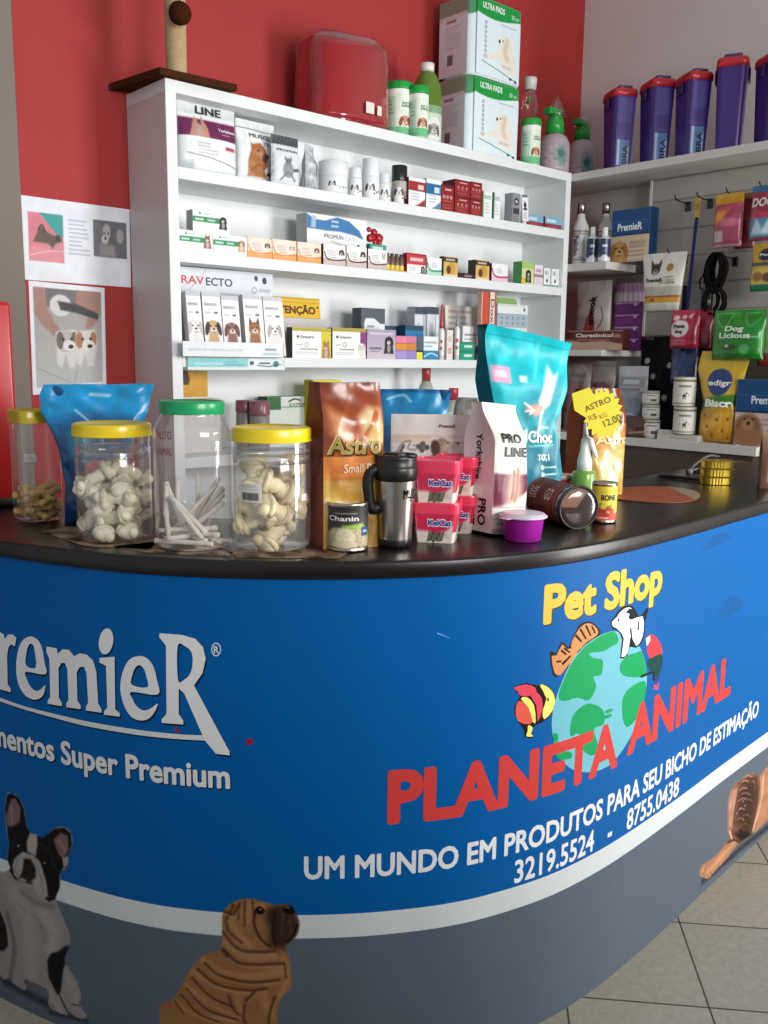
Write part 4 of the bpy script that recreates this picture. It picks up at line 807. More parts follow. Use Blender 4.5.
box_on('tablet_box', 'low dark brown box lying flat on the second shelf', 'box', 458.5, 475, 272.5, Z2, '3c1a1c', lambda A: (A.rect(.35, .35, .8, .7, 'b49a98', .8),), [], '2c1214', '4a2426')
box_on('tablet_box', 'black and yellow box with a dog, right of the low brown one', 'box', 475.5, 489, 259.5, Z2, 'd8b860', p_blk, [], '3a2c1c', '2c2420', d=.09)
box_on('tablet_box', 'white box with a pink swoosh and maroon side', 'box', 491.5, 507.5, 263, Z2, 'f2eef0', p_swoosh('b83a6c', 'e4c8d2'), [], '6a1c24', d=.04)
def p_gdog(A): A.rect(0, 0, 1, 1, 'd4dca0'); A.rect(0, .7, 1, 1, 'a8c878'); A.dog(.55, .5, .14, '1c1e1c', '0e100e', 'e4e4dc'); A.poly([(0, 0), (.4, 0), (.25, .3), (0, .3)], 'd8c040', 3)
box_on('tablet_box', 'green box with a black dog near the right end of the second shelf', 'box', 521.5, 533.5, 261, Z2, 'd4dca0', p_gdog, [], '4f9a54', 'c8d8b0', d=.10)
box_on('tablet_box', 'pale pink box beside the green dog box', 'box', 534, 542.5, 264.5, Z2, 'eadfe4', lambda A: (A.rect(0, .4, 1, .55, '9a8490'), A.lines(.1, .9, .1, .35, 3, 'b0a4a8'), A.rect(.2, .65, .8, .8, 'c89ab0')), [], 'c8b8c0')
def p_w(A): A.rect(0, 0, 1, .1, '6a9a98'); A.ell(.5, .3, .07, .1, '30383c'); A.rect(.2, .6, .5, .8, 'a4b4b4'); A.lines(.55, .9, .4, .85, 5, 'a8b0b0'); A.rect(0, .94, 1, 1, '8a9898')
box_on('tablet_box', 'narrow white box beside the pale pink one', 'box', 543.5, 550, 266.5, Z2, 'f0f3f2', p_w, [], 'd8dcdc'); box_on('tablet_box', 'narrow white box, last on the right of the second shelf', 'box', 551, 558.5, 267.5, Z2, 'f0f3f2', p_w, [], 'd8dcdc')

# ---- third shelf
a, w, h = span(188, 285, 357, -.0075, 1.457)
h = .044; a[1] = -.0075
o = carton(w, .006, h, 'e8f2f2', lambda A: (A.rect(0, .22, .60, .95, '8fd4d6'), A.rect(.06, .4, .34, .6, 'c4ecec', .7), A.rect(.36, .35, .56, .5, '6ab8bc', .8), A.rect(.36, .6, .5, .7, '6ab8bc', .8), A.rect(.62, .42, .66, .72, '3c4850'), A.rect(.72, .5, .84, .62, '3a4c58'), A.ell(.90, .5, .3, .26, '4a8088', .3), A.stroke([(.7, .4), (.82, .3), (.95, .45)], .08, '3a4c58'), A.rect(.965, .3, 1, .9, 'd4dcdc')), [], 'c0cccc').build('shelf_strip', M_PAPER, None, a)
tag(o, 'teal and white advertising strip fixed along the edge of the third shelf', 'sign')
t = thing('display_stand', 'white cardboard display stand with slots for five tall boxes', 'display stand', bk(183, -.045, Z3+.0), 0); tb = np.array(t.location)
wd = bk(284, -.045, Z3)[0]-tb[0]; zt = solve_y(341, bk(184, -.045, Z3))[2]-Z3
m = MB(); panel(m, 0, wd, 0, 0.001, zt, 'e9ecee', lambda A: (A.rect(.80, .45, .92, .62, '6a747c', .6), A.rect(.78, .15, .95, .3, 'a8c4cc', .8)), [('www.bravecto.com.br', .05, .58, .38, .62, 'b4bac0', .0)])
m.box(0, wd, .001, .003, .001, zt, 'dfe2e4'); xi = LX+.004-tb[0]; m.box(xi, xi+.002, .05, .18, .001, zt, 'd4d8da'); m.box(wd-.002, wd, 0, .18, .001, zt, 'd4d8da'); m.box(0, wd, .001, .04, .001, .003, 'd4d8da'); m.box(xi, wd, .04, .18, .001, .003, 'd4d8da'); m.build('tray', M_PAPER, t)
hb0 = solve_y(294, bk(180, .10, Z3)); hx0 = bk(176, .10, Z3)[0]-tb[0]; hx1 = bk(273, .10, Z3+.15)[0]-tb[0]; zh0 = solve_y(290.5, bk(183, .10, Z3))[2]-Z3
m = MB(); panel(m, max(hx0, LX+.003-tb[0]), hx1, .145, zh0, 1.826-Z3-.004, 'dfe3ea', lambda A: (A.ell(.82, .74, .10, .12, '3c4a68'), A.ell(.91, .66, .12, .15, '303c58'), A.ring(.80, .22, .12, .04, '9aa4b0'), A.rect(.85, .14, .97, .3, 'b0b8c2', .8), A.stroke([(.145, .05), (.31, .98)], .012, '6a7078'), A.stroke([(.145, .05), (.0, .05)], .01, 'c4c8d0')), [('BRAV', .0, .285, .32, .66, 'd0485c', .02), ('ECTO', .305, .57, .30, .64, '3a3c60', .02)])
m.build('header_card', M_PAPER, t)
m = MB(); m.box(max(hx0, LX+.003-tb[0]), hx1, .147, .150, .004, 1.826-Z3-.005, 'c4c8cc'); m.build('back_card', M_PAPER, t)
def p_brav(coat, ear, prick=False, sz=.115):
    def f(A):
        A.rect(0, .93, 1, 1, 'c8ccd0'); A.rect(.08, .78, .75, .83, 'b8b4bc', .7); A.rect(.1, .66, .4, .69, 'b0b4b8', .6); A.rect(.6, .66, .8, .69, '50565c'); A.grad(.0, .55, 'f2ece6', 'f2f2f2'); A.dog(.5, .44, sz, coat, ear, 'ded2c8' if coat != 'e6e4e2' else 'f2f0ee', 1, False, prick=prick); A.poly([(.25, .36), (.75, .36), (.85, .10), (.15, .10)], coat, 4); A.rect(.1, .02, .3, .04, '9a9ea2'); A.rect(.6, .03, .95, .05, 'b0b4b8')
    return f
for px0, px1, yt, pt, lb in ((180.5, 201.5, 290, p_brav('e6e4e2', 'c8c4c0'), 'tall white box with a white terrier, first in the display stand'), (203, 221, 291, p_brav('c8a478', '2c221c'), 'tall white box with a pug in the display stand'), (222, 239, 295, p_brav('8a6456', '6a463c'), 'tall white box with a long-eared hound in the display stand'), (243.5, 262.5, 294, p_brav('9a6a40', '5a3c28', True), 'tall white box with a prick-eared shepherd in the display stand'), (263.5, 282.5, 296, p_brav('e6e4e2', 'b8b0a8'), 'tall white box with a white dog, last in the display stand')):
    a, w, h = span(px0, px1, yt, -.006, Z3+.006); x0 = max(a[0], LX+.014)
    o = carton(w-(x0-a[0]), .03, h, 'f3f3f2', pt, [('BRAVECTO', .1, .8, .79, .82, '9a8c98', .0)], 'c8c8ca', 'e4e4e6').build('flea_treatment_box', M_PAPER, None, (x0, -.030, Z3+.006), (-.12, 0, 0)); tag(o, lb, 'box')
m = MB(); a = bk(272, .17, Z3); w = bk(320.5, .17, Z3)[0]-a[0]; zz = solve_y(318, bk(300, .17, Z3))[2]-Z3; hh = solve_y(297.5, bk(300, .17, Z3))[2]-Z3-zz
m.box(0, w, 0, .004, 0, hh, 'd8ac20'); panel(m, .0, w, -.0005, 0, hh, 'e8c02c', lambda A: (A.ring(.5, .5, 2, .1, 'e8c02c'), A.rect(0, .93, 1, 1, 'c89a18'), A.rect(0, .74, 1, .77, 'c08a18'), A.ell(.95, .55, .06, .06, '3a2a18')), [('ATENÇÃO', .02, .90, .22, .58, '6a3418', .05)])
o = m.build('warning_sign', M_PLASTIC, None, a+np.array([0, 0, zz]), (-.1, 0, 0)); tag(o, 'yellow warning sign reading ATENÇÃO propped on the third shelf', 'sign')
a = bk(283, .145, Z3); w = bk(327, .145, Z3)[0]-a[0]
o = carton(w, .09, zz-.002, 'c0bcb8', lambda A: (A.rect(0, .5, 1, 1, 'd0ccca'), A.poly([(.2, .5), (1, .7), (1, .4)], '8a7c74', 3)), [], 'b0aca8').build('plain_carton', M_PAPER, None, a); tag(o, 'plain grey carton under the yellow warning sign', 'box')
def p_sim(dogc, ear, edge, prick):
    def f(A):
        A.rect(0, .88, 1, 1, 'b4a428' if edge == 'd6c834' else 'a89c30'); A.rect(.74 if prick else .82, 0, 1, .88, edge); A.ell(.14, .70, .05, .05, '3a5a3a'); A.ring(.36, .45, .07, .02, '8a9094'); A.rect(.1, .42, .26, .46, 'a8aeb2', .7); A.rect(.2, .28, .6, .31, '5a6064', .8); A.ell(.62, .29, .025, .04, '5a6064'); A.lines(.1, .7, .1, .22, 2, 'a0a6aa')
        A.dog(.87, .38, .13, dogc, ear, 'e8dccc', -1, True, prick=prick)
    return f
box_on('flea_treatment_box', 'white box with yellow edge and a small tan dog, beside the display stand', 'box', 292.5, 331, 327, Z3, 'f2f3f1', p_sim('a87850', '7a5234', 'd6c834', True), [('Simparic', .2, .56, .66, .75, '3a4a4a', .02)], '4a4438', 'b4a428', d=.07, Y=.015)
box_on('flea_treatment_box', 'white box with purple edge and a white dog, right of the yellow-edged one', 'box', 332.5, 366, 327.5, Z3, 'f2f3f1', p_sim('eceae8', 'd0ccc8', '8a3a78', False), [('Simparic', .2, .56, .66, .75, '3a4a4a', .02)], '4a4438', 'b4a428', d=.07, Y=.015)
box_on('flea_treatment_box', 'lilac grey box with a black and white dog', 'box', 367, 395.5, 329, Z3, 'b8a8bc', lambda A: (A.grad(0, 1, 'cfc4cc', 'a89cb4'), A.rect(.08, .82, .9, .9, 'e4dfe6', .6), A.rect(.08, .32, .5, .4, '6a5a78', .8), A.rect(.08, .24, .45, .28, '8a7a94', .7), A.dog(.76, .62, .15, '23201f', '15110f', 'ecebe8', -1, True)), [], '7a6a84', d=.07, Y=.015)
a, w, h = span(395.8, 416, 335.5, .02, Z3)
for k, (c, c2, nm) in enumerate((('9a86c0', '8a78b4', 'lilac box at the bottom of the three-colour stack'), ('cf8a34', 'b87424', 'orange box in the middle of the three-colour stack'), ('d87a98', 'c86888', 'pink box on top of the three-colour stack'))):
    hs = h*(.40, .28, .32)[k]; z = Z3+h*(0, .40, .68)[k]
    o = carton(w, .08, hs-.001, c, lambda A: A.rect(0, .1, .5, .9, tuple(np.clip(hx(c)*1.08, 0, 1))), [], c2, 'd89aac').build('tablet_box', M_PAPER, None, (a[0], a[1], z)); tag(o, nm, 'box', 'three-colour stack of tablet boxes')
a = bk(361, .10, Z3); w = bk(384.5, .10, Z3)[0]-a[0]; h = solve_y(307.5, a)[2]-Z3
o = carton(w, .06, h, '565e66', lambda A: (A.poly([(.12, .3), (1, .3), (1, .70), (.8, .70), (.55, .80), (.18, .80), (.12, .7)], 'e8ecee', 2), A.rect(.25, .62, .55, .66, '9aa2a8')), [], '4a5258').build('medicine_box', M_PAPER, None, a); tag(o, 'dark grey box with a white wave behind the lilac dog box', 'box')
for px0, px1, yt, yy, lb in ((385, 403, 325.5, .13, 'dark blue box behind the pink top of the stack'), (405, 423, 325, .075, 'bright blue box with white marks right of the dark blue one')):
    a = bk(px0, yy, Z3); w = bk(px1, yy, Z3)[0]-a[0]; h = solve_y(yt, a)[2]-Z3
    o = carton(w, .05, h, '1f5f8c' if yy > .1 else '1f78ac', lambda A: (A.rect(0, .85, 1, 1, '2c4a5c'), A.ell(.7, .6, .06, .06, 'dceaf2'), A.ell(.7, .42, .06, .06, 'dceaf2'), A.stroke([(.5, .3), (.9, .2)], .05, 'c8e0ec')), [], '184a6c').build('medicine_box', M_PAPER, None, a); tag(o, lb, 'box')
box_on('tablet_box', 'tiny yellow box at the foot of the bright blue box', 'box', 416.5, 422.5, 352, Z3, 'e6e04a', None, [], 'c8c038', d=.03)
a, w, h = span(423.5, 438, 336, .025, Z3)
o = carton(w, .06, h*.38, '2c84b4', lambda A: A.stroke([(0, .3), (.5, .7), (1, .4)], .2, 'a8d8ec'), [], '1f6490').build('medicine_box', M_PAPER, None, a); tag(o, 'blue box under a white one near the red nozzle bottle', 'box')
o = carton(w, .06, h*.60, 'eef2f4', lambda A: (A.rect(.05, .5, .9, .66, '8a98a4', .6), A.rect(.05, .25, .6, .36, '6ab8c4', .8)), [], 'c8d0d4').build('medicine_box', M_PAPER, None, a+np.array([0, 0, h*.385])); tag(o, 'white box on top of a blue one near the red nozzle bottle', 'box')
for px0, px1, lb in ((414, 425.5, 'tall white box with a dark top, left of a matching pair'), (426, 438, 'tall white box with a dark top, right of a matching pair')):
    a = bk(px0, .12, Z3); w = bk(px1, .12, Z3)[0]-a[0]; h = solve_y(306.5, a)[2]-Z3
    o = carton(w, .05, h, 'dfe4ea', lambda A: (A.rect(0, .86, 1, 1, '4a5260'), A.rect(.7, 0, .78, .86, 'a8b0bc'), A.rect(.2, .2, .5, .7, 'c0c8d2')), [], 'a8b0ba').build('medicine_box', M_PAPER, None, a); tag(o, lb, 'box')
def nozzle_bottle(px, ytop, yshoulder, col, label, r=.0135, body='eef0f0'):
    c = bk(px, .035, Z3); h = solve_y(ytop, c)[2]-Z3; hs = solve_y(yshoulder, c)[2]-Z3; t = thing('nozzle_bottle', label, 'bottle', c, 0)
    m = MB(); m.lathe([(0, 0), (r, 0), (r, hs*.9), (r*.55, hs), (0, hs)], body, 20); cyl_label(m, r*1.01, hs*.6, hs*.15, body, lambda A: (A.ell(.5, .7, .08, .1, 'c84048'), A.ell(.48, .35, .08, .1, 'c86068'), A.lines(.44, .56, .05, .2, 2, '8a8e92')), facing=-.7, sweep=PI*1.2); m.build('body', M_PLASTIC, t)
    m = MB(); m.lathe([(0, hs), (r*.75, hs), (r*.7, hs+.01), (r*.28, h-.006), (r*.2, h), (0, h)], col, 16); m.build('nozzle', M_PLASTIC, t); return t
nozzle_bottle(441, 304, 328, 'b8342c', 'white bottle with a long red nozzle on the third shelf'); nozzle_bottle(456.5, 311, 326, '8e979c', 'white bottle with a long grey nozzle on the third shelf', .0125)
box_on('tablet_box', 'narrow cream box between the two nozzle bottles', 'box', 446.5, 452.5, 330, Z3, 'ece0dc', lambda A: (A.rect(.2, .2, .8, .4, 'd8a8a0'), A.rect(.2, .6, .8, .8, 'd0c4c0')), [], 'c8b8b0', d=.03)
o = MB(); a = bk(446, .2, Z3); w = bk(480, .2, Z3)[0]-a[0]; h = solve_y(305, a)[2]-Z3
panel(o, 0, w, 0, 0, h, 'f0e8e2', lambda A: A.lines(.08, .95, .3, .95, 6, 'a8a4a4', .6, 4)); o.box(0, w, .001, .003, 0, h, 'e8e0da'); o = o.build('printed_notice', M_PAPER, None, a, (-.05, 0, 0)); tag(o, 'white printed sheet standing at the back of the third shelf', 'paper')
a = bk(462, .09, Z3); w = bk(479, .09, Z3)[0]-a[0]; h = solve_y(326, a)[2]-Z3
o = carton(w, .05, h, 'eef0f0', lambda A: (A.rect(.1, .72, .8, .78, '9aa0a6'), A.rect(.1, .6, .6, .64, 'b4b8bc')), [], 'c8ccce').build('medicine_box', M_PAPER, None, a); tag(o, 'plain white box behind the two green boxes', 'box')
a, w, h = span(459.5, 474, 341.5, .02, Z3)
for k in range(2):
    o = carton(w, .05, h/2-.001, '1f9a78', lambda A: (A.rect(.3, .35, .85, .65, 'cfe8de'), A.rect(.0, .85, 1, 1, '187a5c')), [], '167056').build('tablet_box', M_PAPER, None, a+np.array([0, 0, k*h/2])); tag(o, '%s green box of two stacked on the third shelf' % ('lower', 'upper')[k], 'box', 'two green tablet boxes')
tub('dark little pot right of the green boxes', 479, 9, 346, 350, Z3, .04, '2c2a2c', '38343a', 'd0d0d0', 1.0, 'supplement_tub')
box_on('medicine_box', 'tall brick red box standing upright on the third shelf', 'box', 480, 487.5, 291.5, Z3, 'c8543c', lambda A: A.rect(.0, 0, .12, 1, 'e8b8a8'), [], 'e4b4a0', d=.045, Y=.03)
a, w, h = span(488, 494.5, 292, .03, Z3)
o = carton(w, .03, h, 'e8dccc', lambda A: (A.rect(.78, 0, 1, 1, 'b4382c'), A.rect(0, 0, .1, 1, 'c87868')), [('Doxitrat', .2, .72, .2, .9, '3a3c50', .01, .0005, None, 0.0, -1)], 'b4382c').build('medicine_box', M_PAPER, None, a); tag(o, 'tall cream and red box with vertical lettering beside the brick red one', 'box')
a = bk(496, .05, Z3); w = bk(526, .05, Z3)[0]-a[0]; h0 = solve_y(326.5, a)[2]-Z3; h1 = solve_y(313, a)[2]-Z3; h2 = solve_y(303, a)[2]-Z3
for z0, z1, base, pt, nm in ((0, h0, 'dfe4e4', lambda A: A.lines(.1, .9, .1, .8, 3, 'b0b8b8'), 'pale box at the bottom of the stack on the right of the third shelf'), (h0, h1, 'a8b8c4', lambda A: [A.ell(.14+.18*q, .3+.4*p, .1, .12, '7a8c9c', 0, .4) for q in range(5) for p in range(2)], 'blister pack box with grey blisters in the right stack'), (h1, h2, 'e8eeec', lambda A: (A.rect(0, .75, 1, 1, 'd4e0dc'), A.ell(.88, .5, .16, .2, '50585c')), 'white box on the blister pack')):
    o = carton(w, .09, z1-z0-.001, base, pt, [], 'c4ccce').build('tablet_box', M_PAPER, None, a+np.array([0, 0, z0])); tag(o, nm, 'box', 'stack at the right end of the third shelf')
m = MB(); wr_ = w*.42; n = 20
m.grid(np.array([[(w*.45+wr_*math.cos(t)*(1-.15*q), .05+.035*math.sin(t)*(1-.3*q), h2+.001+.028*math.sqrt(max(0, 1-(1-q*.0)**2*0)*1)*q) for t in np.linspace(0, 2*PI, n, endpoint=False)] for q in np.linspace(0, 1, 5)]), '8cb46c', True, True)
m.add([(w*.45+wr_*math.cos(t)*.85, .05+.035*math.sin(t)*.7, h2+.029) for t in np.linspace(0, 2*PI, n, endpoint=False)], [tuple(range(n))], 'a4c488'); o = m.build('soap_dish', M_PLASTIC, None, a); tag(o, 'pale green oval dish on top of the right-hand stack', 'dish')

# ---- lower shelf, seen over the things on the counter
a = bk(184, .15, Z4); w = bk(209, .15, Z4)[0]-a[0]; hc = solve_y(399, bk(205, .15, Z4))[2]-Z4; h = solve_y(371, a)[2]-Z4-hc-.001
o = carton(w*1.5, .08, hc, 'd6d0cc', None, [], 'c4beba').build('plain_carton', M_PAPER, None, a); tag(o, 'plain pale carton under the yellow box at the left end of the lower shelf', 'box')
o = carton(w, .06, h, 'd8a020', lambda A: (A.poly([(0, .3), (.2, .4), (.3, .7), (.2, 1), (0, 1)], '3a2214', 4), A.rect(.0, 0, 1, .08, 'd8d4c8'), A.grad(.08, .5, 'cf961c', 'd8a020')), [], '8a6410').build('pet_food_box', M_PAPER, None, a+np.array([0, 0, hc+.001])); tag(o, 'yellow box with a brown corner, set on a pale carton below the display stand', 'box')
def lid_jar(px, pxw, ytop, ylid, label, lid, Y=.10):
    c = bk(px, Y, Z4); r = depth(c)/F_PX*pxw/2; h = solve_y(ytop, c)[2]-Z4; hl = solve_y(ylid, c)[2]-Z4; t = thing('treat_jar', label, 'jar', c, 0)
    MB().lathe([(0, 0), (r*.95, 0), (r, .01), (r, hl*.96), (r*.9, hl), (0, hl)], '8d8884', 24).build('body', M_PLASTIC, t); MB().lathe([(0, hl), (r*1.02, hl), (r*1.04, hl+.004), (r*1.04, h-.004), (r*.95, h), (0, h)], lid, 24).build('lid', M_PLASTIC, t)
lid_jar(245, 17, 400, 412, 'jar with a dusty plum lid beside the green shampoo box', '8a5660', .15); lid_jar(260, 20, 401, 415, 'jar with a dusty plum lid, nearer of the two behind the yellow lid', '8e5a64', .08)
a = bk(268, .16, Z4); w = bk(306, .16, Z4)[0]-a[0]; h = solve_y(397, a)[2]-Z4
o = carton(w, .07, h, 'dfe6e0', lambda A: (A.rect(0, .70, .34, 1, '2f6a38'), A.rect(.34, .78, 1, .80, '7aa07c'), A.stroke([(.55, .9), (.7, .95), (.85, .92)], .03, '20282a'), A.rect(.0, .45, 1, .74, 'dfe8e0')), [('EXPER', .56, .98, .80, .87, '4a5450', .01)], '1f4a28').build('shampoo_box', M_PAPER, None, a); tag(o, 'white and dark green box behind the yellow-lidded jar', 'box')
a = bk(313, .1, Z4); w = bk(341, .1, Z4)[0]-a[0]; h = solve_y(380, a)[2]-Z4
o = carton(w, .06, h, 'dfe020', lambda A: (A.rect(.3, .86, .7, .9, '6a7020'),), [], 'b8b818').build('pet_food_box', M_PAPER, None, a); tag(o, 'lime yellow box behind the first copper food bag', 'box')
def red_cap(px, pxw, ytop, ycap, ysh, label, Y=.10):
    c = bk(px, Y, Z4); k = depth(c)/F_PX; r = k*pxw/2; t = thing('shampoo_bottle', label, 'bottle', c, 0); z = lambda y: solve_y(y, c)[2]-Z4
    m = MB(); m.lathe([(0, 0), (r, 0), (r*1.05, .01), (r*1.05, z(ysh)*.9), (r*.9, z(ysh)), (r*.5, z(ycap)), (0, z(ycap))], 'b8bcae', 24); cyl_label(m, r*1.06, .07, z(ysh)*.9-.075, 'dfe4dc', lambda A: (A.ell(.5, .6, .2, .25, '8ab070'), A.ell(.5, .55, .1, .15, '4a6040')), facing=-.7, sweep=PI); m.build('body', M_PLASTIC, t)
    MB().lathe([(0, z(ycap)), (r*.52, z(ycap)), (r*.55, z(ytop)-.003), (r*.5, z(ytop)), (0, z(ytop))], 'b03a44', 20).build('cap', M_PLASTIC, t)
red_cap(425, 17, 368, 381, 389, 'pale bottle with a red cap right under the third shelf'); red_cap(452.5, 18, 388, 400, 407, 'pale bottle with a red cap behind the white treat pouch', .08)

# ------------------------------------------------------------------ on top of the white shelving
ZT = 2.417
sc = thing('cat_scratcher', 'cat scratching post with brown carpet base on top of the shelving', 'scratching post', (0, 0, ZT))
front_l, back_l, fr = on(160, 74, 2, ZT), on(107, 91, 2, ZT), on(237, 91, 2, ZT)
fl, bl, rr = front_l[:2], back_l[:2], fr[:2]; br = bl+(rr-fl)
bl = fl+(bl-fl)*0.95
pts = [tuple(p) for p in (fl, rr, rr+(bl-fl)*.8, bl)]
MB().prism(pts, ZT+.0005-ZT, ZT+.022-ZT, '4f2d1c').build('base', M_CARPET, sc)
pc = on(172, 70, 2, ZT+.022); pr = depth(pc)/F_PX*21/2; cx, cy = pc[0]+.045, pc[1]+.05
m = MB(); P = []
for j, z in enumerate(np.linspace(.022, .62, 180)): P.append((pr*(1+.02*(j % 2)), z, 'c3ab84' if j % 2 else 'b0966c'))
m.lathe(P, 'bda47c', 28, cx, cy); m.build('sisal_post', M_CLOTH, sc)
bc = solve_y(15, np.array([cx, cy-.07, 2.6])); bc = solve_x(180, bc, (1, 0, 0)); m = MB(); m.blob(bc-np.array([0, 0, ZT]), (.037, .037, .037), '4a2416', 24, None, .05, 2); m.build('pompom', M_CARPET, sc)
m = MB(); m.tube([bc-np.array([0, 0, ZT-.03]), bc-np.array([-.01, -.02, ZT-.3]), (cx, cy-pr*.5, .62)], .002, '3a2a20', 6); m.build('cord', M_CLOTH, sc)
# red bed in its clear wrap
a, b = on(304, 114, 2, ZT), on(386, 129, 2, ZT); cxm = (bk(315, .06, ZT)[0]+bk(391, .06, ZT)[0])/2; wb = bk(391, .06, ZT)[0]-bk(315, .06, ZT)[0]; hb = solve_y(40, (cxm, .12, ZT))[2]-ZT
bed = thing('wrapped_pet_bed', 'folded red pet bed wrapped in clear plastic', 'pet bed', (cxm, .135, ZT))
def lump(w, d, h, col, name, mat, wob, ex=3.0, top=.75, seed=3):
    n, nv = 64, 40; P = np.zeros((nv, n, 3)); th = np.linspace(0, 2*PI, n, endpoint=False)
    for j, v in enumerate(np.linspace(0, 1, nv)):
        k = 1 if v < top else math.sqrt(max(0, 1-((v-top)/(1-top))**2)); k = max(k, .02) if v < top else .62+.38*k if v < 1 else .0
        k *= min(1, (v/.05)**.5 if v > 0 else .9); q = 1/((np.abs(np.cos(th))**ex+np.abs(np.sin(th))**ex)**(1/ex)); g = 1+wob*wav(np.cos(th)*4, np.sin(th)*4+v*6, seed)
        P[j, :, 0] = w/2*k*q*g*np.cos(th); P[j, :, 1] = d/2*k*q*g*np.sin(th); P[j, :, 2] = h*v*(1+(.03*np.cos(th*2+1) if v > .5 else 0))
    return MB().grid(P, col, True, True).build(name, mat, bed)
lump(wb*.97, .24, hb*.97, 'a8161f', 'cushion', M_CLOTH, .05); wrap = lump(wb*1.04, .262, hb*1.03, 'ffffff', 'plastic_wrap', M_WRAP, .06, 2.6, .8, 9)
m = MB()
for k in range(2): m.box(wb*(.02+.15*k), wb*(.02+.15*k)+(.042, .022)[k], -.138, -.1365, .045, .045+(.042, .036)[k], 'f0dcd6')
m.build('price_sticker', M_PAPER, wrap)
# wipes cans, tonic bottle
def can_lid(px, pxw, ytop, ylid, label, Y, lid='15a03c', dogc='c88a64'):
    c = bk(px, Y, ZT); k = depth(c)/F_PX; r = k*pxw/2; t = thing('wipes_canister', label, 'canister', c, 0); z = lambda y: solve_y(y, c-np.array([0, r, 0]))[2]-ZT
    m = MB(); m.lathe([(0, 0), (r, 0), (r, z(ylid)), (0, z(ylid))], 'dfe9dc', 28)
    cyl_label(m, r*1.005, z(ylid)-.004, .002, 'e6efe0', lambda A: (A.rect(0, 0, 1, .2, '6ac08a'), A.rect(0, .9, 1, 1, 'f2f6ee'), A.noise(.05, 20, 2), A.rect(.2, .1, .45, .85, 'a8d4b4', .6), A.dog(.62, .33, .11, dogc, '8a5238', 'e8cdb4', -1, False), A.rect(.55, .62, .8, .66, '5a8a6a', .8), A.lines(.22, .42, .45, .8, 4, '6a9a7c', .6)), [('PETS', .56, .78, .66, .73, '4a6a50', .02)], facing=-.75, sweep=PI*1.3)
    m.build('body', M_PAPER, t); MB().lathe([(0, z(ylid)), (r*1.05, z(ylid)), (r*1.06, z(ylid)+.006), (r*1.06, z(ytop)-.01), (r*.98, z(ytop)), (0, z(ytop))], lid, 28).build('lid', M_PLASTIC, t)
can_lid(398.5, 28, 81, 89, 'wide green-lidded canister nearest the red wrapped bed', .095); can_lid(418, 20, 85, 93.5, 'slim green-lidded canister in front of the green bottle', .025)
c = bk(426, .1, ZT); k = depth(c)/F_PX; r = k*30/2; z = lambda y: solve_y(y, c-np.array([0, r, 0]))[2]-ZT
t = thing('tonic_bottle', 'big bottle of green liquid with a white cap on top of the shelving', 'bottle', c, 0)
m = MB(); m.lathe([(0, 0), (r*.96, 0), (r, .01), (r, z(98)), (r*.93, z(84)), (r*.62, z(73)), (r*.42, z(69)), (0, z(69))], '5f7c1e', 32); cyl_label(m, r*1.01, z(106)-.005, .005, 'd0dcc8', lambda A: (A.rect(0, .8, 1, 1, '8aa88a'), A.ell(.6, .35, .3, .34, 'e8ece4'), A.dog(.6, .35, .16, 'a8a49c', '6a6660', 'd8d4cc', 1, False), A.noise(.08, 30, 2)), facing=-.6, sweep=PI*1.1); m.build('body', M_FOIL, t)
MB().lathe([(0, z(69)), (r*.44, z(69)), (r*.46, z(60.5)), (0, z(60))], 'ece8e2', 24).build('cap', M_PLASTIC, t)
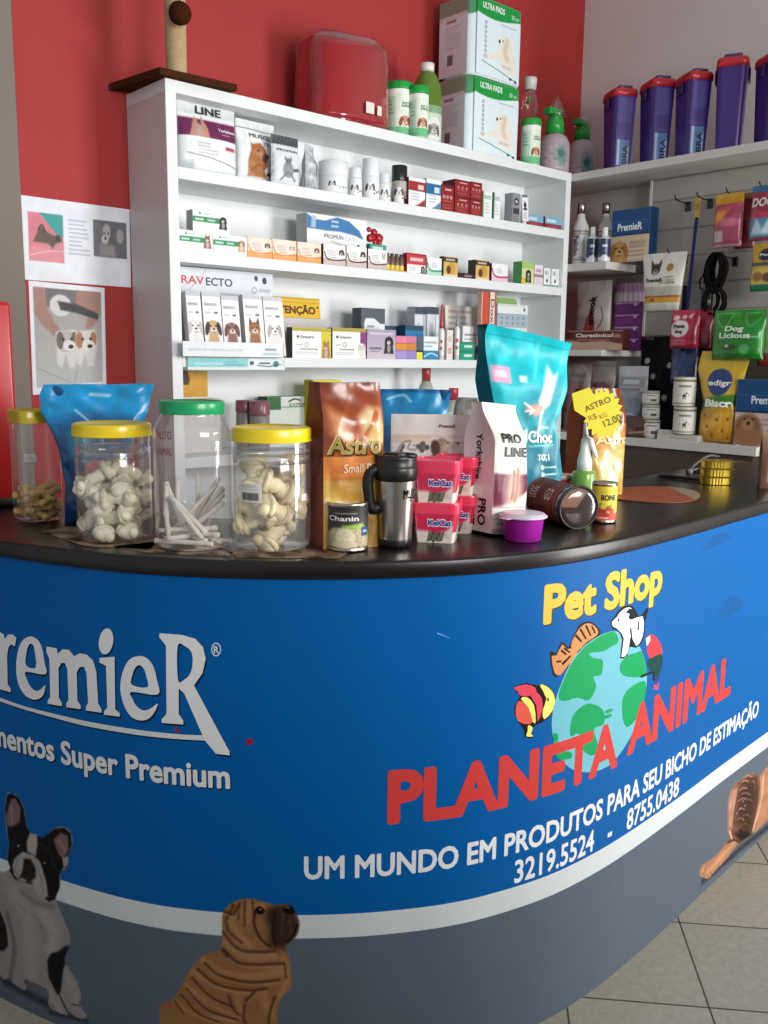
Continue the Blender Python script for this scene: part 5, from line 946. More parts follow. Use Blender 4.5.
# packs of training pads
def pad_pack(px0, px1, ytop, z0, label, seed):
    a = bk(px0, .03, z0); w = bk(px1, .03, z0)[0]-a[0]; h = solve_y(ytop, bk((px0+px1)/2, .03, z0))[2]-z0; d = .20
    t = thing('training_pad_pack', label, 'pack', a, 0)
    m = MB(); n, nv = 96, 56; r = .022; P = np.zeros((nv, n, 3)); C = np.zeros((nv, n, 3)); th = np.linspace(0, 2*PI, n, endpoint=False); ex = 6
    q = 1/((np.abs(np.cos(th))**ex+np.abs(np.sin(th))**ex)**(1/ex))
    for j, v in enumerate(np.linspace(0, 1, nv)):
        e = 1-.06*(max(0, (v-.94)/.06)**2+max(0, (.05-v)/.05)**2); e = e*(1+.012*wav(th*2, v*5+0*th, seed))
        P[j, :, 0] = w/2+w/2*q*e*np.cos(th); P[j, :, 1] = d/2+d/2*q*e*np.sin(th); P[j, :, 2] = h*v
        edge = .78+.06*np.sin(th*1.0+2.4)+.03*np.sin(3*th); left = np.clip(-np.cos(th)*3-1.6, 0, 1)[:, None]
        C[j] = np.where((v > edge)[:, None], hx('12963e')*(1-left)+hx('7d8c78')*left, hx('dcebf0'))
    m.grid(P, C, True, True); m.add(P[-1], [tuple(range(n))], '6f8070'); m.add(P[0], [tuple(range(n))[::-1]], 'cdd8dc')
    def pf(A):
        A.rect(0, 0, 1, 1, 'e0eef3'); top = [(x, .80-.05*math.sin(x*PI*1.1+.2)+.02) for x in np.linspace(0, 1, 12)]; A.poly(top+[(1, 1), (0, 1)], '12963e', 2)
        for q in range(7): A.ring(.2, .70-.062*q, .018, .010, '5a6a74')
        A.rect(.55, .73, .92, .745, '9ab0ac', .7)
        c = 'ece6dc'; A.poly([(.18, .25), (.3, .30), (.44, .34), (.52, .44), (.52, .54), (.62, .60), (.78, .57), (.84, .44), (.90, .30), (.95, .14), (.82, .10), (.56, .17), (.5, .25), (.30, .23)], c, 3); A.stroke([(.70, .55), (.66, .38), (.72, .30)], .08, 'd8c4a4', .8, .05); A.stroke([(.6, .2), (.8, .18)], .04, 'c8bcae', .6); A.ell(.52, .51, .02, .025, '14100e'); A.ell(.60, .53, .012, .015, '201814'); A.ell(.2, .26, .05, .03, 'ccc6bc'); A.stroke([(.12, .19), (.5, .12), (.9, .04)], .012, '4a8a5a'); A.ell(.80, .05, .03, .018, '3a403c'); A.ell(.92, .03, .03, .018, '3a403c')
    panel(m, w*.10, w*.90, -.0006-.0012, h*.02, h*.975, 'e0eef3', pf, [('ULTRA PADS', .12, .62, .88, .96, 'e8f4ea', .03), ('30 un', .78, .96, .86, .92, 'cfe8d4', .01)])
    # the side towards the door
    A = Art(d/h, 60, 90, 'd6d0d4'); A.grad(0, .75, 'd6d0d4', 'dde0e6'); A.rect(0, .8, 1, 1, '8a937e'); A.lines(.2, .8, .35, .66, 9, 'a098a0', .5, 5); A.rect(.25, .70, .6, .74, 'a05a6a', .8); A.rect(.3, .14, .5, .28, '6a5560', .9)
    S = np.stack([np.full(A.U.shape, -.0015), d*.96-(A.U/A.asp)*d*.86, h*.02+A.V*h*.96], -1); m.grid(S, A.c, False)
    m.build('body', M_FILM, t); return t, h
_t, hp = pad_pack(467, 521, 81, ZT, 'lower white and green pack of puppy training pads', 3); pad_pack(470, 523, 2, ZT+hp+.002, 'upper white and green pack of puppy training pads', 5)
can_lid(530, 19, 118, 125, 'small green-lidded canister right of the training pads', .04)
c = bk(527, .14, ZT); k = depth(c)/F_PX; r = k*17/2; z = lambda y: solve_y(y, c)[2]-ZT
t = thing('spray_bottle', 'clear bottle with a white top hidden behind the small canister', 'bottle', c, 0)
MB().lathe([(0, 0), (r, 0), (r, z(108)), (r*.8, z(96)), (r*.5, z(90)), (0, z(90))], 'ffffff', 24).build('body', M_WRAP, t); MB().lathe([(0, z(90)), (r*.7, z(90)), (r*.8, z(80)), (r*.75, z(78)), (0, z(78))], 'd8d4d0', 20).build('cap', M_PLASTIC, t); MB().tube([(-r*.4, 0, z(104)), (-r*1.2, -r, z(102))], .008, '2a9a40', 8).build('trigger', M_PLASTIC, t)
def pump(px, pxw, ytop, yhead, ysh, label, Y, x0):
    c = bk(px, Y, ZT) if Y is not None else on(px, x0, 2, ZT); k = depth(c)/F_PX; r = k*pxw/2; t = thing('spray_bottle', label, 'bottle', c, 0); q = c-np.array([0, r, 0]); z = lambda y: solve_y(y, q)[2]-ZT
    m = MB(); m.lathe([(0, 0), (r, 0), (r*1.03, .01), (r, z(ysh)*.8), (r*.8, z(ysh)*.97), (r*.45, z(ysh)+.012), (0, z(ysh)+.012)], 'b3a3a8', 28); cyl_label(m, r*1.035, z(ysh)*.62, .015, 'b3a3a8', lambda A: (A.rect(0, 0, 1, 1, 'b3a3a8'), A.ell(.62, .5, .3, .45, '6a8a84', 0, .8, .9), A.ell(.6, .6, .14, .2, '32605c', 0, .6, .8), A.noise(.15, 14, 3)), facing=-.8, sweep=PI*1.1); m.build('body', M_FILM, t)
    h0, h1, h2 = z(ysh)+.012, z(yhead), z(ytop)
    m = MB(); m.lathe([(0, h0), (r*.62, h0), (r*.6, h0+(h1-h0)*.5), (r*.4, h1), (0, h1)], '1f9a3a', 20); m.box(-r*.9, r*.4, -r*.3, r*.3, h1-.01, h1+.02, '1f9a3a', .005); m.build('spray_head', M_PLASTIC, t)
    m = MB(); m.tube([(0, 0, h1-.02), (0, 0, h1+.01), (r*.1, 0, h2)], [r*.75, r*.6, r*.12], 'ffffff', 12); m.build('shrink_wrap', M_WRAP, t)
pump(553, 30, 93, 111, 134, 'spray bottle with a green head beside the small canister', .06, 0); pump(580, 26, 109, 122, 140, 'spray bottle with a green head tucked in the corner by the purple tubs', .13, 0)
# ------------------------------------------------------------------ goods on the counter
ZC = 1.1155
def spot(px, py): return on(px, py, 2, ZC)
def kk(P): return depth(P)/F_PX                    # metres per photo pixel at a point
# --- lidded jars with chews
def jar(px, py, w_px, y_lid0, y_lid1, label, lid, neck=None, shoulder=None, sq=None, foot=.93, rings=(), y_top=None):
    """(px, py) foot of the near side; y_lid0/1 top and bottom of the lid on the near side"""
    F = spot(px, py); k = kk(F); r = k*w_px/2; c = F+np.array([math.sin(YAW), math.cos(YAW), 0])*r*foot; c = solve_x(px, c, RT*[1, 1, 0]); f = F
    z = lambda y: solve_y(y, f)[2]-ZC; h1, h2 = z(y_lid1), z(y_lid0); rn = r*(neck or .97); hs = z(shoulder) if shoulder else h1-.012
    t = thing('treat_jar', label, 'jar', (c[0], c[1], ZC), 0)
    pr = [(0, .001), (r*foot*.8, .001), (r*foot, .004), (r, .016)]
    for q in rings: pr += [(r, z(q)-.005), (r*.975, z(q)), (r, z(q)+.005)]
    pr += [(r, hs-.02), (r*.985, hs-.008), (rn+(r-rn)*.35, hs+(h1-hs)*.45), (rn, h1-.003), (rn, h1+.006)]
    MB().lathe(pr, 'ffffff', 56, sq=sq).build('body', M_CLEAR, t)
    rl = rn*1.04; m = MB(); n = 72; P = []
    m.lathe([(0, h2-.004), (rl*.88, h2-.003), (rl*.93, h2), (rl*.99, h2-.002), (rl, h2-.006), (rl, h1+.003), (rl*1.02, h1+.002), (rl*1.02, h1), (rl*.97, h1)], lid, n, sq=sq)
    m.build('lid', M_PLASTIC, t); return t, c, r, h1
def rib_label(t, r, z0, h, w, a0, paint, base='ecebe8', texts=()):
    m = MB(); sf = cyl_surf(r+.0012, h, z0, w/r, a0); A = Art(w/h, 24, 16, base); paint(A); m.grid(sf(A.U/A.asp, A.V, 0), A.c, True)
    for q in texts: m.text(*q[:5], sf, *q[5:])
    return m.build('price_label', M_PAPER, t)
cam_a = lambda c: math.atan2(CAM[0]-c[0], c[1]-CAM[1])
def scatter(n, R0, h, size, seed, tries=4000, grow=1.0):
    """loose packing inside a jar: settle each piece at the lowest free height found"""
    r = random.Random(seed); out = []
    for i in range(n):
        best = None
        for _ in range(60):
            rad = R0*math.sqrt(r.random()); a = r.uniform(0, 2*PI); x, y = rad*math.cos(a), rad*math.sin(a); z = size*.5
            for (X, Y, Z) in out:
                d2 = (x-X)**2+(y-Y)**2; s2 = (size*.92)**2
                if d2 < s2: z = max(z, Z+math.sqrt(s2-d2)*grow)
            if best is None or z < best[2]: best = (x, y, z)
        out.append(best)
    return out
def knot_bone(L, r, seed, col='efe6cc'):
    """pressed rawhide: a rolled shaft with a folded knot at both ends"""
    m = MB(); rr = random.Random(seed); c2 = tuple(hx(col)*.88)
    m.tube([(x, .06*r*math.sin(x*200+seed), .08*r*math.cos(x*150)) for x in np.linspace(-L*.34, L*.34, 9)], [r*(.78+.08*math.sin(i*2.1+seed)) for i in range(9)], col, 14)
    for s in (-1, 1):
        m.blob((s*L*.36, 0, 0), (r*.75, r*1.22, r*1.1), col, 16, None, .16, seed+s)
        for q in (-1, 1): m.blob((s*L*.43, q*r*.62, rr.uniform(-.3, .3)*r), (r*.62, r*.66, r*.72), col, 14, None, .18, seed+q+3)
        m.tube([(s*(L*.30+r*.10*math.sin(a)), r*1.18*math.cos(a), r*1.08*math.sin(a)) for a in np.linspace(0, 2*PI, 18)], r*.26, c2, 8, False)
        m.tube([(s*(L*.37), r*1.1*math.cos(a)*math.cos(.6*s)-r*.3, r*1.05*math.sin(a)) for a in np.linspace(.3, PI, 10)], r*.30, col, 8)
    return m
def rand_rot(r, flat=.5): return (r.uniform(-flat, flat), r.uniform(-flat, flat), r.uniform(0, 2*PI))
def fill(kind, proto, pos, c, label, cat, group, seed, flat=.7, rots=None):
    r = random.Random(seed)
    for i, p in enumerate(pos):
        o = proto[i % len(proto)] if i < len(proto) else copy_tree(proto[i % len(proto)])
        o.location = (c[0]+p[0], c[1]+p[1], ZC+.004+p[2]); o.rotation_euler = rots[i] if rots else rand_rot(r, flat); tag(o, label, cat, group)
# 1 far-left jar of small biscuits
jt, c, r, h1 = jar(39, 523, 41, 410.5, 423.5, 'tall clear jar with a dull yellow lid at the far left end of the counter', 'b8a41e', foot=.95, neck=1.0, sq=5)
def biscuit(seed):
    m = MB(); m.tube([(x, 0, 0) for x in np.linspace(-.011, .011, 5)], [.0075, .0085, .008, .0085, .0072], 'd8b468', 10)
    for s in (-1, 1): m.blob((s*.012, .003, 0), (.008, .0085, .008), 'dcb870', 10, None, .1, seed); m.blob((s*.012, -.004, 0), (.008, .0085, .008), 'd2ac60', 10, None, .1, seed+1)
    return m
pr = [biscuit(s).build('dog_biscuit', M_CHEW) for s in range(4)]
fill('biscuit', pr, scatter(38, r*.80, .1, .024, 3), c, 'small golden dog biscuit in the far-left jar', 'biscuit', 'biscuits in the far-left jar', 4, .5)
rib_label(jt, r*1.0, h1*.62, .018, .026, cam_a(c)-.25, lambda A: (A.rect(0, 0, 1, 1, 'e8dcd8'), A.lines(.1, .9, .1, .9, 4, '8a7c7c', .6)))
# 2 jar of knotted bones
jt, c, r, h1 = jar(116, 545, 75, 425, 438, 'clear jar of knotted rawhide bones with a yellow lid before the shiny blue bag', 'f0d018', neck=1.0, rings=(452, 458))
pr = [knot_bone(.082, .0165, s).build('rawhide_bone', M_CHEW) for s in (1, 2, 3)]
ps = scatter(22, r*.58, .2, .046, 11, grow=.80); fill('bone', pr, ps, c, 'small cream knotted rawhide bone in the jar in front of the blue bag', 'dog chew', 'knotted bones in the second jar', 12, .9)
# 3 jar of chew sticks
jt, c, r, h1 = jar(195, 553, 79, 402, 415.5, 'tallest clear jar with a green lid holding white chew sticks', '0f9a5e', neck=.80, shoulder=428, foot=.92)
def stick(L, seed):
    m = MB(); n = 14; P = [(x, .0015*math.sin(x*60+seed), 0) for x in np.linspace(-L/2, L/2, n)]
    m.tube(P, [.0052+.0007*math.sin(i*1.9+seed) for i in range(n)], 'ece4d8', 10); m.blob((L/2, P[-1][1], 0), (.003, .0062, .006), 'e2d8c8', 8); m.blob((-L/2, P[0][1], 0), (.003, .006, .0062), 'e2d8c8', 8); return m
pr = [stick(.122, s).build('chew_stick', M_CHEW) for s in (1, 2)]
rr = random.Random(5); pos, rots = [], []
for i in range(7): a = rr.uniform(0, PI); pos.append((rr.uniform(-.012, .012), rr.uniform(-.012, .012), .006+.0095*(i//3)+.003*(i % 3))); rots.append((0, rr.uniform(-.05, .05), a))
fwd = math.pi/2-YAW                                             # heading away from the aisle
def lean_stick(ax, ay, bx, by, za, zb):                          # from foot a to head b, in the jar's own right/back axes
    rv, fv = np.array([RT[0], RT[1]]), np.array([math.sin(YAW), math.cos(YAW)])
    ax, ay, bx, by = [q*.86 for q in (ax, ay, bx, by)]; a2 = np.append(rv*ax+fv*ay, za); b2 = np.append(rv*bx+fv*by, zb); m_ = (a2+b2)/2; d = (b2-a2); d /= np.linalg.norm(d)
    pos.append(tuple(m_)); rots.append((0, -math.asin(max(-1, min(1, d[2]))), math.atan2(d[1], d[0])))
for q in ((.055, -.03, -.05, -.035, .010, .105), (.035, -.045, -.045, -.03, .008, .098), (-.02, .0, -.062, .0, .02, .118), (-.06, -.02, -.064, -.01, .012, .112), (-.025, .045, .062, .03, .02, .112), (-.03, .03, .066, .02, .012, .10), (-.035, .05, .06, .045, .02, .108), (-.04, .01, .068, .0, .012, .085), (0, .06, -.005, .065, .012, .145), (-.02, .055, .05, .05, .03, .13), (-.05, .02, .045, .04, .03, .118), (-.045, .045, -.05, .05, .012, .125), (-.062, -.012, .04, -.03, .03, .038), (-.05, -.045, .02, -.06, .012, .012)): lean_stick(*q)
fill('stick', pr, pos, c, 'thin white chew stick in the green-lidded jar', 'dog chew', 'chew sticks in the green-lidded jar', 6, 0, rots)
m = MB(); sf = cyl_surf(r*1.003, .06, h1*.70, 1.1, cam_a(c)-.55)
m.text('PALITO', .02, .52, .58, .86, sf, '8a3038', .0, .0008, .01); m.text('ANIMAL', .05, .52, .05, .32, sf, '8a3038', .0, .0008, .01); m.build('marker_writing', M_PLASTIC, jt)
# 4 jar of large knots
jt, c, r, h1 = jar(272.5, 554, 79, 429, 443.5, 'clear yellow-lidded jar of large rawhide knots beside the first copper bag', 'efd21c', neck=.98, rings=(457, 463))
pr = [knot_bone(.082, .021, s, 'f0e2b8').build('rawhide_knot', M_CHEW) for s in (5, 6, 7)]
ps = scatter(12, r*.48, .2, .056, 21, grow=.78); fill('knot', pr, ps, c, 'large cream rawhide knot in the jar beside the copper food bag', 'dog chew', 'large knots in the fourth jar', 22, .9)
rib_label(jt, r*1.0, h1*.47, .037, .052, cam_a(c)-.58, lambda A: (A.rect(0, 0, 1, 1, 'e6e2da'), A.lines(.05, .95, .62, .95, 3, 'a8a098', .7), A.rect(.12, .08, .88, .52, '8e8880', .8), [A.rect(.16+.05*q, .12, .16+.05*q+(.02, .03)[q % 2], .46, '3a3836') for q in range(14)]))
rib_label(jt, r*1.0, h1*.47, .013, .014, cam_a(c)+.92, lambda A: A.rect(.2, .2, .8, .6, 'd8c8c0'))
# printed sheets tucked under the jars
def sheet(pts, c, label, seed):
    m = MB(); P = [spot(*p)[:2] for p in pts]; v, t = split_tris(*poly_tris(P), .02); N = wav(v[:, 0]*55, v[:, 1]*55, seed); N2 = wav(v[:, 0]*120+3, v[:, 1]*40, seed+4)
    col = np.where((N > .12)[:, None], hx('6a5442'), hx(c)); col = np.where((N2 > .2)[:, None], hx('3a2e28'), col)
    m.add(np.c_[v, np.full(len(v), ZC+.0004)], t, col); return tag(m.build('printed_sheet', M_BANNER, None), label, 'paper')
sheet([(42, 532), (70, 526), (160, 540), (150, 549.5), (85, 546.5)], '8f7a60', 'brown printed sheet under the jar of knotted bones', 3); sheet([(112, 547), (158, 541), (236, 550), (228, 557), (150, 553)], '94806a', 'brown printed sheet under the green-lidded jar', 8); sheet([(226, 552), (316, 549), (348, 553), (340, 558.5), (240, 558)], '8a7460', 'brown printed sheet under the jar of large knots', 12)

# --- bags
def place_bag(name, label, px, py, w_px, top, base, paint, texts=(), side=None, d=.1, turn=0.3, mat=M_FOIL, back=0.5, **k):
    """px, py: foot of the middle of the front; w_px: width of the front as it would face the aisle; top: photo row of the seal"""
    F = spot(px, py); s = kk(F); rot = FACE(F)+turn; w = s*w_px; c = F+np.array([-math.sin(rot), math.cos(rot), 0])*d*back
    h = solve_y(top, c)[2]-ZC; mb, _ = bag(w, d, h, base, paint, texts, side, **k)
    return tag(mb.build(name, mat, None, (c[0], c[1], ZC), rot), label, 'food bag')
def outline(*kn):
    v, a, b = zip(*kn); return (lambda x: np.interp(x, v, a)), (lambda x: np.interp(x, v, b))
# blue bag with crimped top
def p_blue(A):
    A.grad(0, .55, '083868', '0a548a'); A.grad(.55, .72, '0a548a', '0b6ea4'); A.grad(.72, 1, '0d80b4', '0e8cc2'); A.noise(.16, 9, 4)
    A.poly([(.1, .66), (.5, .7), (.9, .66), (.92, .76), (.5, .80), (.1, .76)], '0a5a94', 6, .8); A.poly([(.18, .50), (.45, .50), (.5, .66), (.2, .66)], '16a0b4', 6, .8)
    A.ell(.56, .33, .17, .15, 'c41f2c', .2); A.poly([(.2, .08), (.5, .26), (.95, .26), (.95, .02), (.3, .02)], '4a1c1a', 8, .9); A.noise(.12, 22, 9); A.ell(.72, .18, .12, .10, '7a3a24', 0, .4); A.ell(.42, .14, .1, .08, '8a4a2c', 0, .4); A.ell(.75, .66, .07, .06, 'b06440', 0, .4)
    A.stroke([(.32, .82), (.5, .7), (.62, .6)], .012, 'd8ecf4', .8); A.stroke([(.45, .93), (.62, .92)], .02, 'e8f4f8', .8, .02)
l, r_ = outline((0, .16, .84), (.3, .18, .82), (.52, .14, .84), (.66, .08, .93), (.8, -.02, 1.04), (.92, -.03, 1.08), (1, .02, 1.12))
place_bag('pet_treat_bag', 'shiny blue bag with crimped flared top behind the jar of knotted bones', 95, 530, 98, 384, '0d7ab2', p_blue, [('Pet', .48, .70, .31, .40, 'e4a8ac', .03)], '0a4a80', .08, -.1, M_FOIL, 1.0, flat=True, left=l, right=r_, wr=.013, seed=12, v_top=.45)
# first copper bag
def p_copper(A):
    A.rect(0, 0, 1, 1, '8c3f1c'); A.grad(0, .42, 'a87c30', 'b98a34'); A.grad(.42, .56, 'c0702c', 'd88848'); A.grad(.56, .8, '9a4c20', '8a3e1c'); A.grad(.8, 1, '93431f', '7a3418'); A.noise(.14, 14, 3)
    A.poly([(.04, .86), (.3, .80), (.5, .66), (.25, .62), (.1, .7)], 'dc9468', 6, .9); A.poly([(.55, .8), (.72, .86), (.95, .84), (1, .7), (.8, .72), (.62, .7)], 'e6cfa0', 5, .9); A.stroke([(.68, .66), (.86, .82)], .04, 'b0582c'); A.ell(.86, .68, .06, .09, 'dcb878', 0, .4)
    A.rect(0, .44, 1, .56, 'd98642', .8); A.poly([(0, .0), (.3, .04), (.25, .3), (.05, .42), (0, .4)], 'd8bc72', 8, .7); A.poly([(.55, .1), (.8, .06), (.85, .34), (.6, .36)], '7a5a20', 10, .6); A.ell(.42, .2, .08, .07, 'caa860', 0, .5); A.stroke([(.05, .3), (.12, .12), (.1, .02)], .03, 'f0e2b4', .7, .02); A.noise(.1, 40, 7)
place_bag('pet_food_bag', 'first copper food bag standing behind the small dark can', 355, 548, 64, 382, '8c3f1c', p_copper, [('Astro', .06, .96, .575, .69, '3a2410', .05), ('Astro', .04, .94, .58, .695, 'e0c070', .03), ('Small Breed', .30, 1.06, .465, .52, 'f2e0c0', .0)], '8a4022', .125, .40, M_FOIL, .5, wr=.007, seed=21, v_top=.72, gus=.45, seal=.0, dtop=.6)
# blue bag behind
l, r_ = outline((0, .1, .9), (.5, .04, .94), (.85, .0, 1.0), (1, -.02, 1.03))
place_bag('pet_treat_bag', 'blue treat bag lying back between the copper bag and the white pouch', 408, 513, 76, 389, '0e6ea4', lambda A: (A.grad(0, .7, '0a4a80', '0e6ca4'), A.grad(.7, 1, '1078ac', '1288bc'), A.noise(.12, 10, 6), A.stroke([(.2, .92), (.4, .95), (.5, .9)], .02, 'b8dcec', .8), A.rect(0, .97, 1, 1, '0c5c90')), [], '0a4a80', .09, -.05, M_FOIL, .5, flat=True, left=l, right=r_, wr=.008, seed=14, v_top=.4)
# white treat pouch
def p_treat(A):
    f = lambda v: .44+.60*v
    A.grad(0, .6, 'd8cec8', 'ece5e0'); A.grad(.6, 1, 'efe8e3', 'efe9e4'); A.rect(0, .80, 1, .81, 'd2c4ba'); A.poly([(.02, .765), (.45, .775), (.45, .80), (.02, .79)], 'd8a878', 6, .7); A.rect(.0, .745, 1, .75, 'd0c4bc')
    h = '5a3a2c'; A.ell(.62, f(.46), .07, .075, 'b08c78', .2); A.ell(.54, f(.43), .045, .075, h, .15, .3); A.poly([(.66, f(.52)), (.79, f(.515)), (.81, f(.46)), (.72, f(.41)), (.62, f(.40))], 'd8c6ba', 4); A.ell(.81, f(.51), .014, .014, '1c1412'); A.ell(.69, f(.52), .011, .011, '1c1412')
    A.stroke([(.08, f(.36)), (.15, f(.50)), (.24, f(.53)), (.21, f(.42)), (.30, f(.4))], .018, '8c8884', .9); A.stroke([(.1, f(.3)), (.16, f(.46))], .025, '4a4442', .9)
    for q in ((.34, .45), (.39, .49), (.44, .44), (.38, .4)): A.ell(q[0], f(q[1]), .026, .026, '5c5856', 0, .4)
    A.lines(.26, .42, .70, .735, 2, '6a6664', .7)
l, r_ = outline((0, .02, .98), (1, .03, .97))
place_bag('treat_pouch', 'flat white treat pouch with a brown and white hound behind the pink tubs', 430, 526, 88, 414.5, 'e6dfda', p_treat, [('PremieR', .58, .78, .885, .915, '6a2c22', .02), ('Cookie', .40, .70, .55, .62, '5a5654', .03)], 'c8beb8', .035, -.05, M_FILM, .8, flat=True, left=l, right=r_, wr=.003, seed=4, v_top=.3)
# grey pouch between
l, r_ = outline((0, .05, .95), (.7, .0, 1), (1, .15, .8))
place_bag('treat_pouch', 'crumpled grey pouch between the white pouch and the teal bag', 468, 497, 36, 398, 'b4aaa6', lambda A: (A.noise(.2, 12, 5), A.stroke([(.3, .9), (.6, .5)], .02, 'e4dcd8', .7), A.rect(.4, .88, .9, .98, '6a6a50', .5)), [], '9a908c', .05, .2, M_FILM, .5, flat=True, left=l, right=r_, wr=.010, seed=9)
# silver and white dog food bag leaning in front
def p_pro(A):
    A.grad(.0, .25, 'd8d6cc', 'dcdad0'); A.grad(.25, 1, 'dedcd0', 'e6e4d6'); A.noise(.05, 9, 2); A.rect(0, .2, 1, .47, '6e1f3c'); A.poly([(.0, .2), (.35, .24), (1, .34), (1, .2)], 'd8d4c8', 3); A.rect(0, .465, 1, .475, 'd8c8c0')
    A.poly([(.30, .24), (.36, .44), (.48, .54), (.56, .46), (.62, .60), (.72, .48), (.70, .32), (.6, .22)], 'c49880', 5); A.stroke([(.46, .28), (.5, .48)], .03, '8a5a4c'); A.stroke([(.56, .26), (.62, .5)], .03, '9a6a58'); A.lines(.05, .9, .06, .17, 3, '8a8680', .7); A.rect(0, .0, 1, .04, '9a8c88')
l, r_ = outline((0, .04, .96), (.3, 0, 1), (.7, .05, .95), (1, .0, .98))
def pro_bag():
    F = spot(510, 535); s = kk(F); rot = FACE(F)+.82; w = s*50; d = .115
    c = F+np.array([-math.sin(rot), math.cos(rot), 0])*d*.5; h = solve_y(405, c)[2]-ZC
    mb, _ = bag(w, d, h, 'e2e0d4', p_pro, [('PRO', .14, .70, .705, .775, '1e2226', .03), ('LINE', .22, .90, .60, .675, '1e2226', .03)], 'e2dfdf', l, r_, .004, 31, .18, .70, seal=.02, dtop=.3, side_texts=[('Yorkshire', .36, .56, .40, .76, '24262a', .02, .0008, .02, 0.0, -1), ('PRO', .56, .80, .05, .26, '1a1c20', .03, .0008, .02, 0.0, -1), ('LINE', .22, .46, .04, .28, '1a1c20', .03, .0008, .02, 0.0, -1)], lean=.10)
    return tag(mb.build('pet_food_bag', M_FILM, None, (c[0], c[1], ZC+.003), (0, .085, rot)), 'silver-sided food bag with a maroon band in front of the teal bag', 'food bag')
pro_bag()
# tall teal bag
def p_teal(A):
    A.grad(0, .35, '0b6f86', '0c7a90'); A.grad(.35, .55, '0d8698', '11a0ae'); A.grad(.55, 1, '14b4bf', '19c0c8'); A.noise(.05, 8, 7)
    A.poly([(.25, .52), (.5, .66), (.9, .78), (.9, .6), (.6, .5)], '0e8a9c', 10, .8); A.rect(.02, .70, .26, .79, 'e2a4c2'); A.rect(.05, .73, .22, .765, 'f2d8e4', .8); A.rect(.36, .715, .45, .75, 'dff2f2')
    A.poly([(.62, .62), (.70, .78), (.74, .84), (.80, .78), (.86, .80), (.82, .70), (.80, .60), (.70, .56)], 'dcebe8', 3); A.noise(.06, 50, 3); A.poly([(.42, .57), (.55, .60), (.70, .60), (.72, .55), (.58, .53)], 'd88a80', 3)
    for q in ((.42, .60), (.44, .555), (.5, .54)): A.stroke([(.56, .565), q], .012, 'e8d8d0')
    A.stroke([(.70, .56), (.66, .46), (.58, .42)], .02, 'dcebe8'); A.stroke([(.66, .47), (.82, .47)], .01, 'dcebe8'); A.poly([(.4, .44), (.46, .46), (.5, .40), (.45, .38)], 'e4f0ee', 3)
    for i, q in enumerate((.24, .20, .16)): A.ell(.70, q, .012, .012, 'dff2f2'); A.stroke([(.72, q), (.88, q+.005)], .008, 'dff2f2')
    A.lines(.62, .8, .28, .32, 2, 'dff2f2', .9); A.stroke([(.5, .36), (.9, .37)], .008, '8cd0d4'); A.rect(0, .95, 1, .955, '0f98a4'); A.stroke([(.62, .95), (.60, .82), (.54, .74)], .012, '7fe0e4', .7, .02)
    A.poly([(.0, .0), (.55, .0), (.44, .16), (.42, .34), (.25, .42), (0, .44)], 'd8b0a4', 8, .9); A.poly([(.25, .0), (.55, 0), (.55, .08), (.3, .1)], 'e08aa0', 5)
l, r_ = outline((0, .14, .90), (.2, .06, .96), (.5, .10, .86), (.7, .0, .98), (.95, -.03, 1.04), (1, -.02, 1.05))
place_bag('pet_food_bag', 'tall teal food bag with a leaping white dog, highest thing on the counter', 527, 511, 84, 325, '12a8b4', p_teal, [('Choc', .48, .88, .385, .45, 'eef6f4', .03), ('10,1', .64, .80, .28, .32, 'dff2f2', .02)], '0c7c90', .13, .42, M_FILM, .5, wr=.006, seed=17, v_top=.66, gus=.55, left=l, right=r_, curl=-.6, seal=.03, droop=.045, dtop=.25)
# second copper bag
def p_copper2(A):
    A.grad(0, .5, 'c9a450', 'd8b868'); A.grad(.5, .68, 'c8843c', 'b86a30'); A.grad(.68, 1, '6a2c14', '5c2612'); A.noise(.16, 12, 8); A.rect(0, .44, 1, .62, 'd08840', .6); A.ell(.55, .25, .1, .14, 'e8d8a8', 0, .5); A.stroke([(.6, .3), (.62, .2)], .02, '6a8a3a')
    A.stroke([(.2, .05), (.3, .4)], .03, 'f4e8c0', .6, .03); A.noise(.1, 40, 5)
place_bag('pet_food_bag', 'second copper food bag carrying the yellow starburst price tag', 609, 497, 44, 388, '7a3418', p_copper2, [('Astro', .05, .95, .50, .58, 'f0d8a0', .03)], '8a4424', .13, .80, M_FOIL, .5, wr=.009, seed=25, v_top=.72, gus=.35, seal=.0, dtop=.5)

# --- small things in front
def can(px, py, w_px, ytop, label, base, paint, texts, mat_top='b8b0a4', mouth=False):
    F = spot(px, py); k = kk(F); r = k*w_px/2; c = F+np.array([math.sin(YAW), math.cos(YAW), 0])*r; h = solve_y(ytop, F)[2]-ZC; t = thing('food_can', label, 'can', (c[0], c[1], ZC), 0); a = cam_a(c)
    m = MB(); m.lathe([(0, .0015), (r*.9, .0015), (r*.93, 0), (r*1.01, .002), (r*1.01, .005), (r*.985, .007), (r*.985, h-.007), (r*1.01, h-.005), (r*1.01, h-.001), (r*.96, h), (r*.94, h-.003), (0, h-.003)], mat_top, 48); m.build('tin', M_METAL, t)
    m = MB(); cyl_label(m, r*1.0, h-.016, .008, base, paint, texts, .0013, a, sweep=PI*1.25); A = None
    m.grid(cyl_surf(r*.998, h-.016, .008, 2*PI, a)(*np.meshgrid(np.linspace(0, 1, 48), np.linspace(0, 1, 2)), 0), base, True); m.build('label', M_FOIL if False else M_PAPER, t); return t
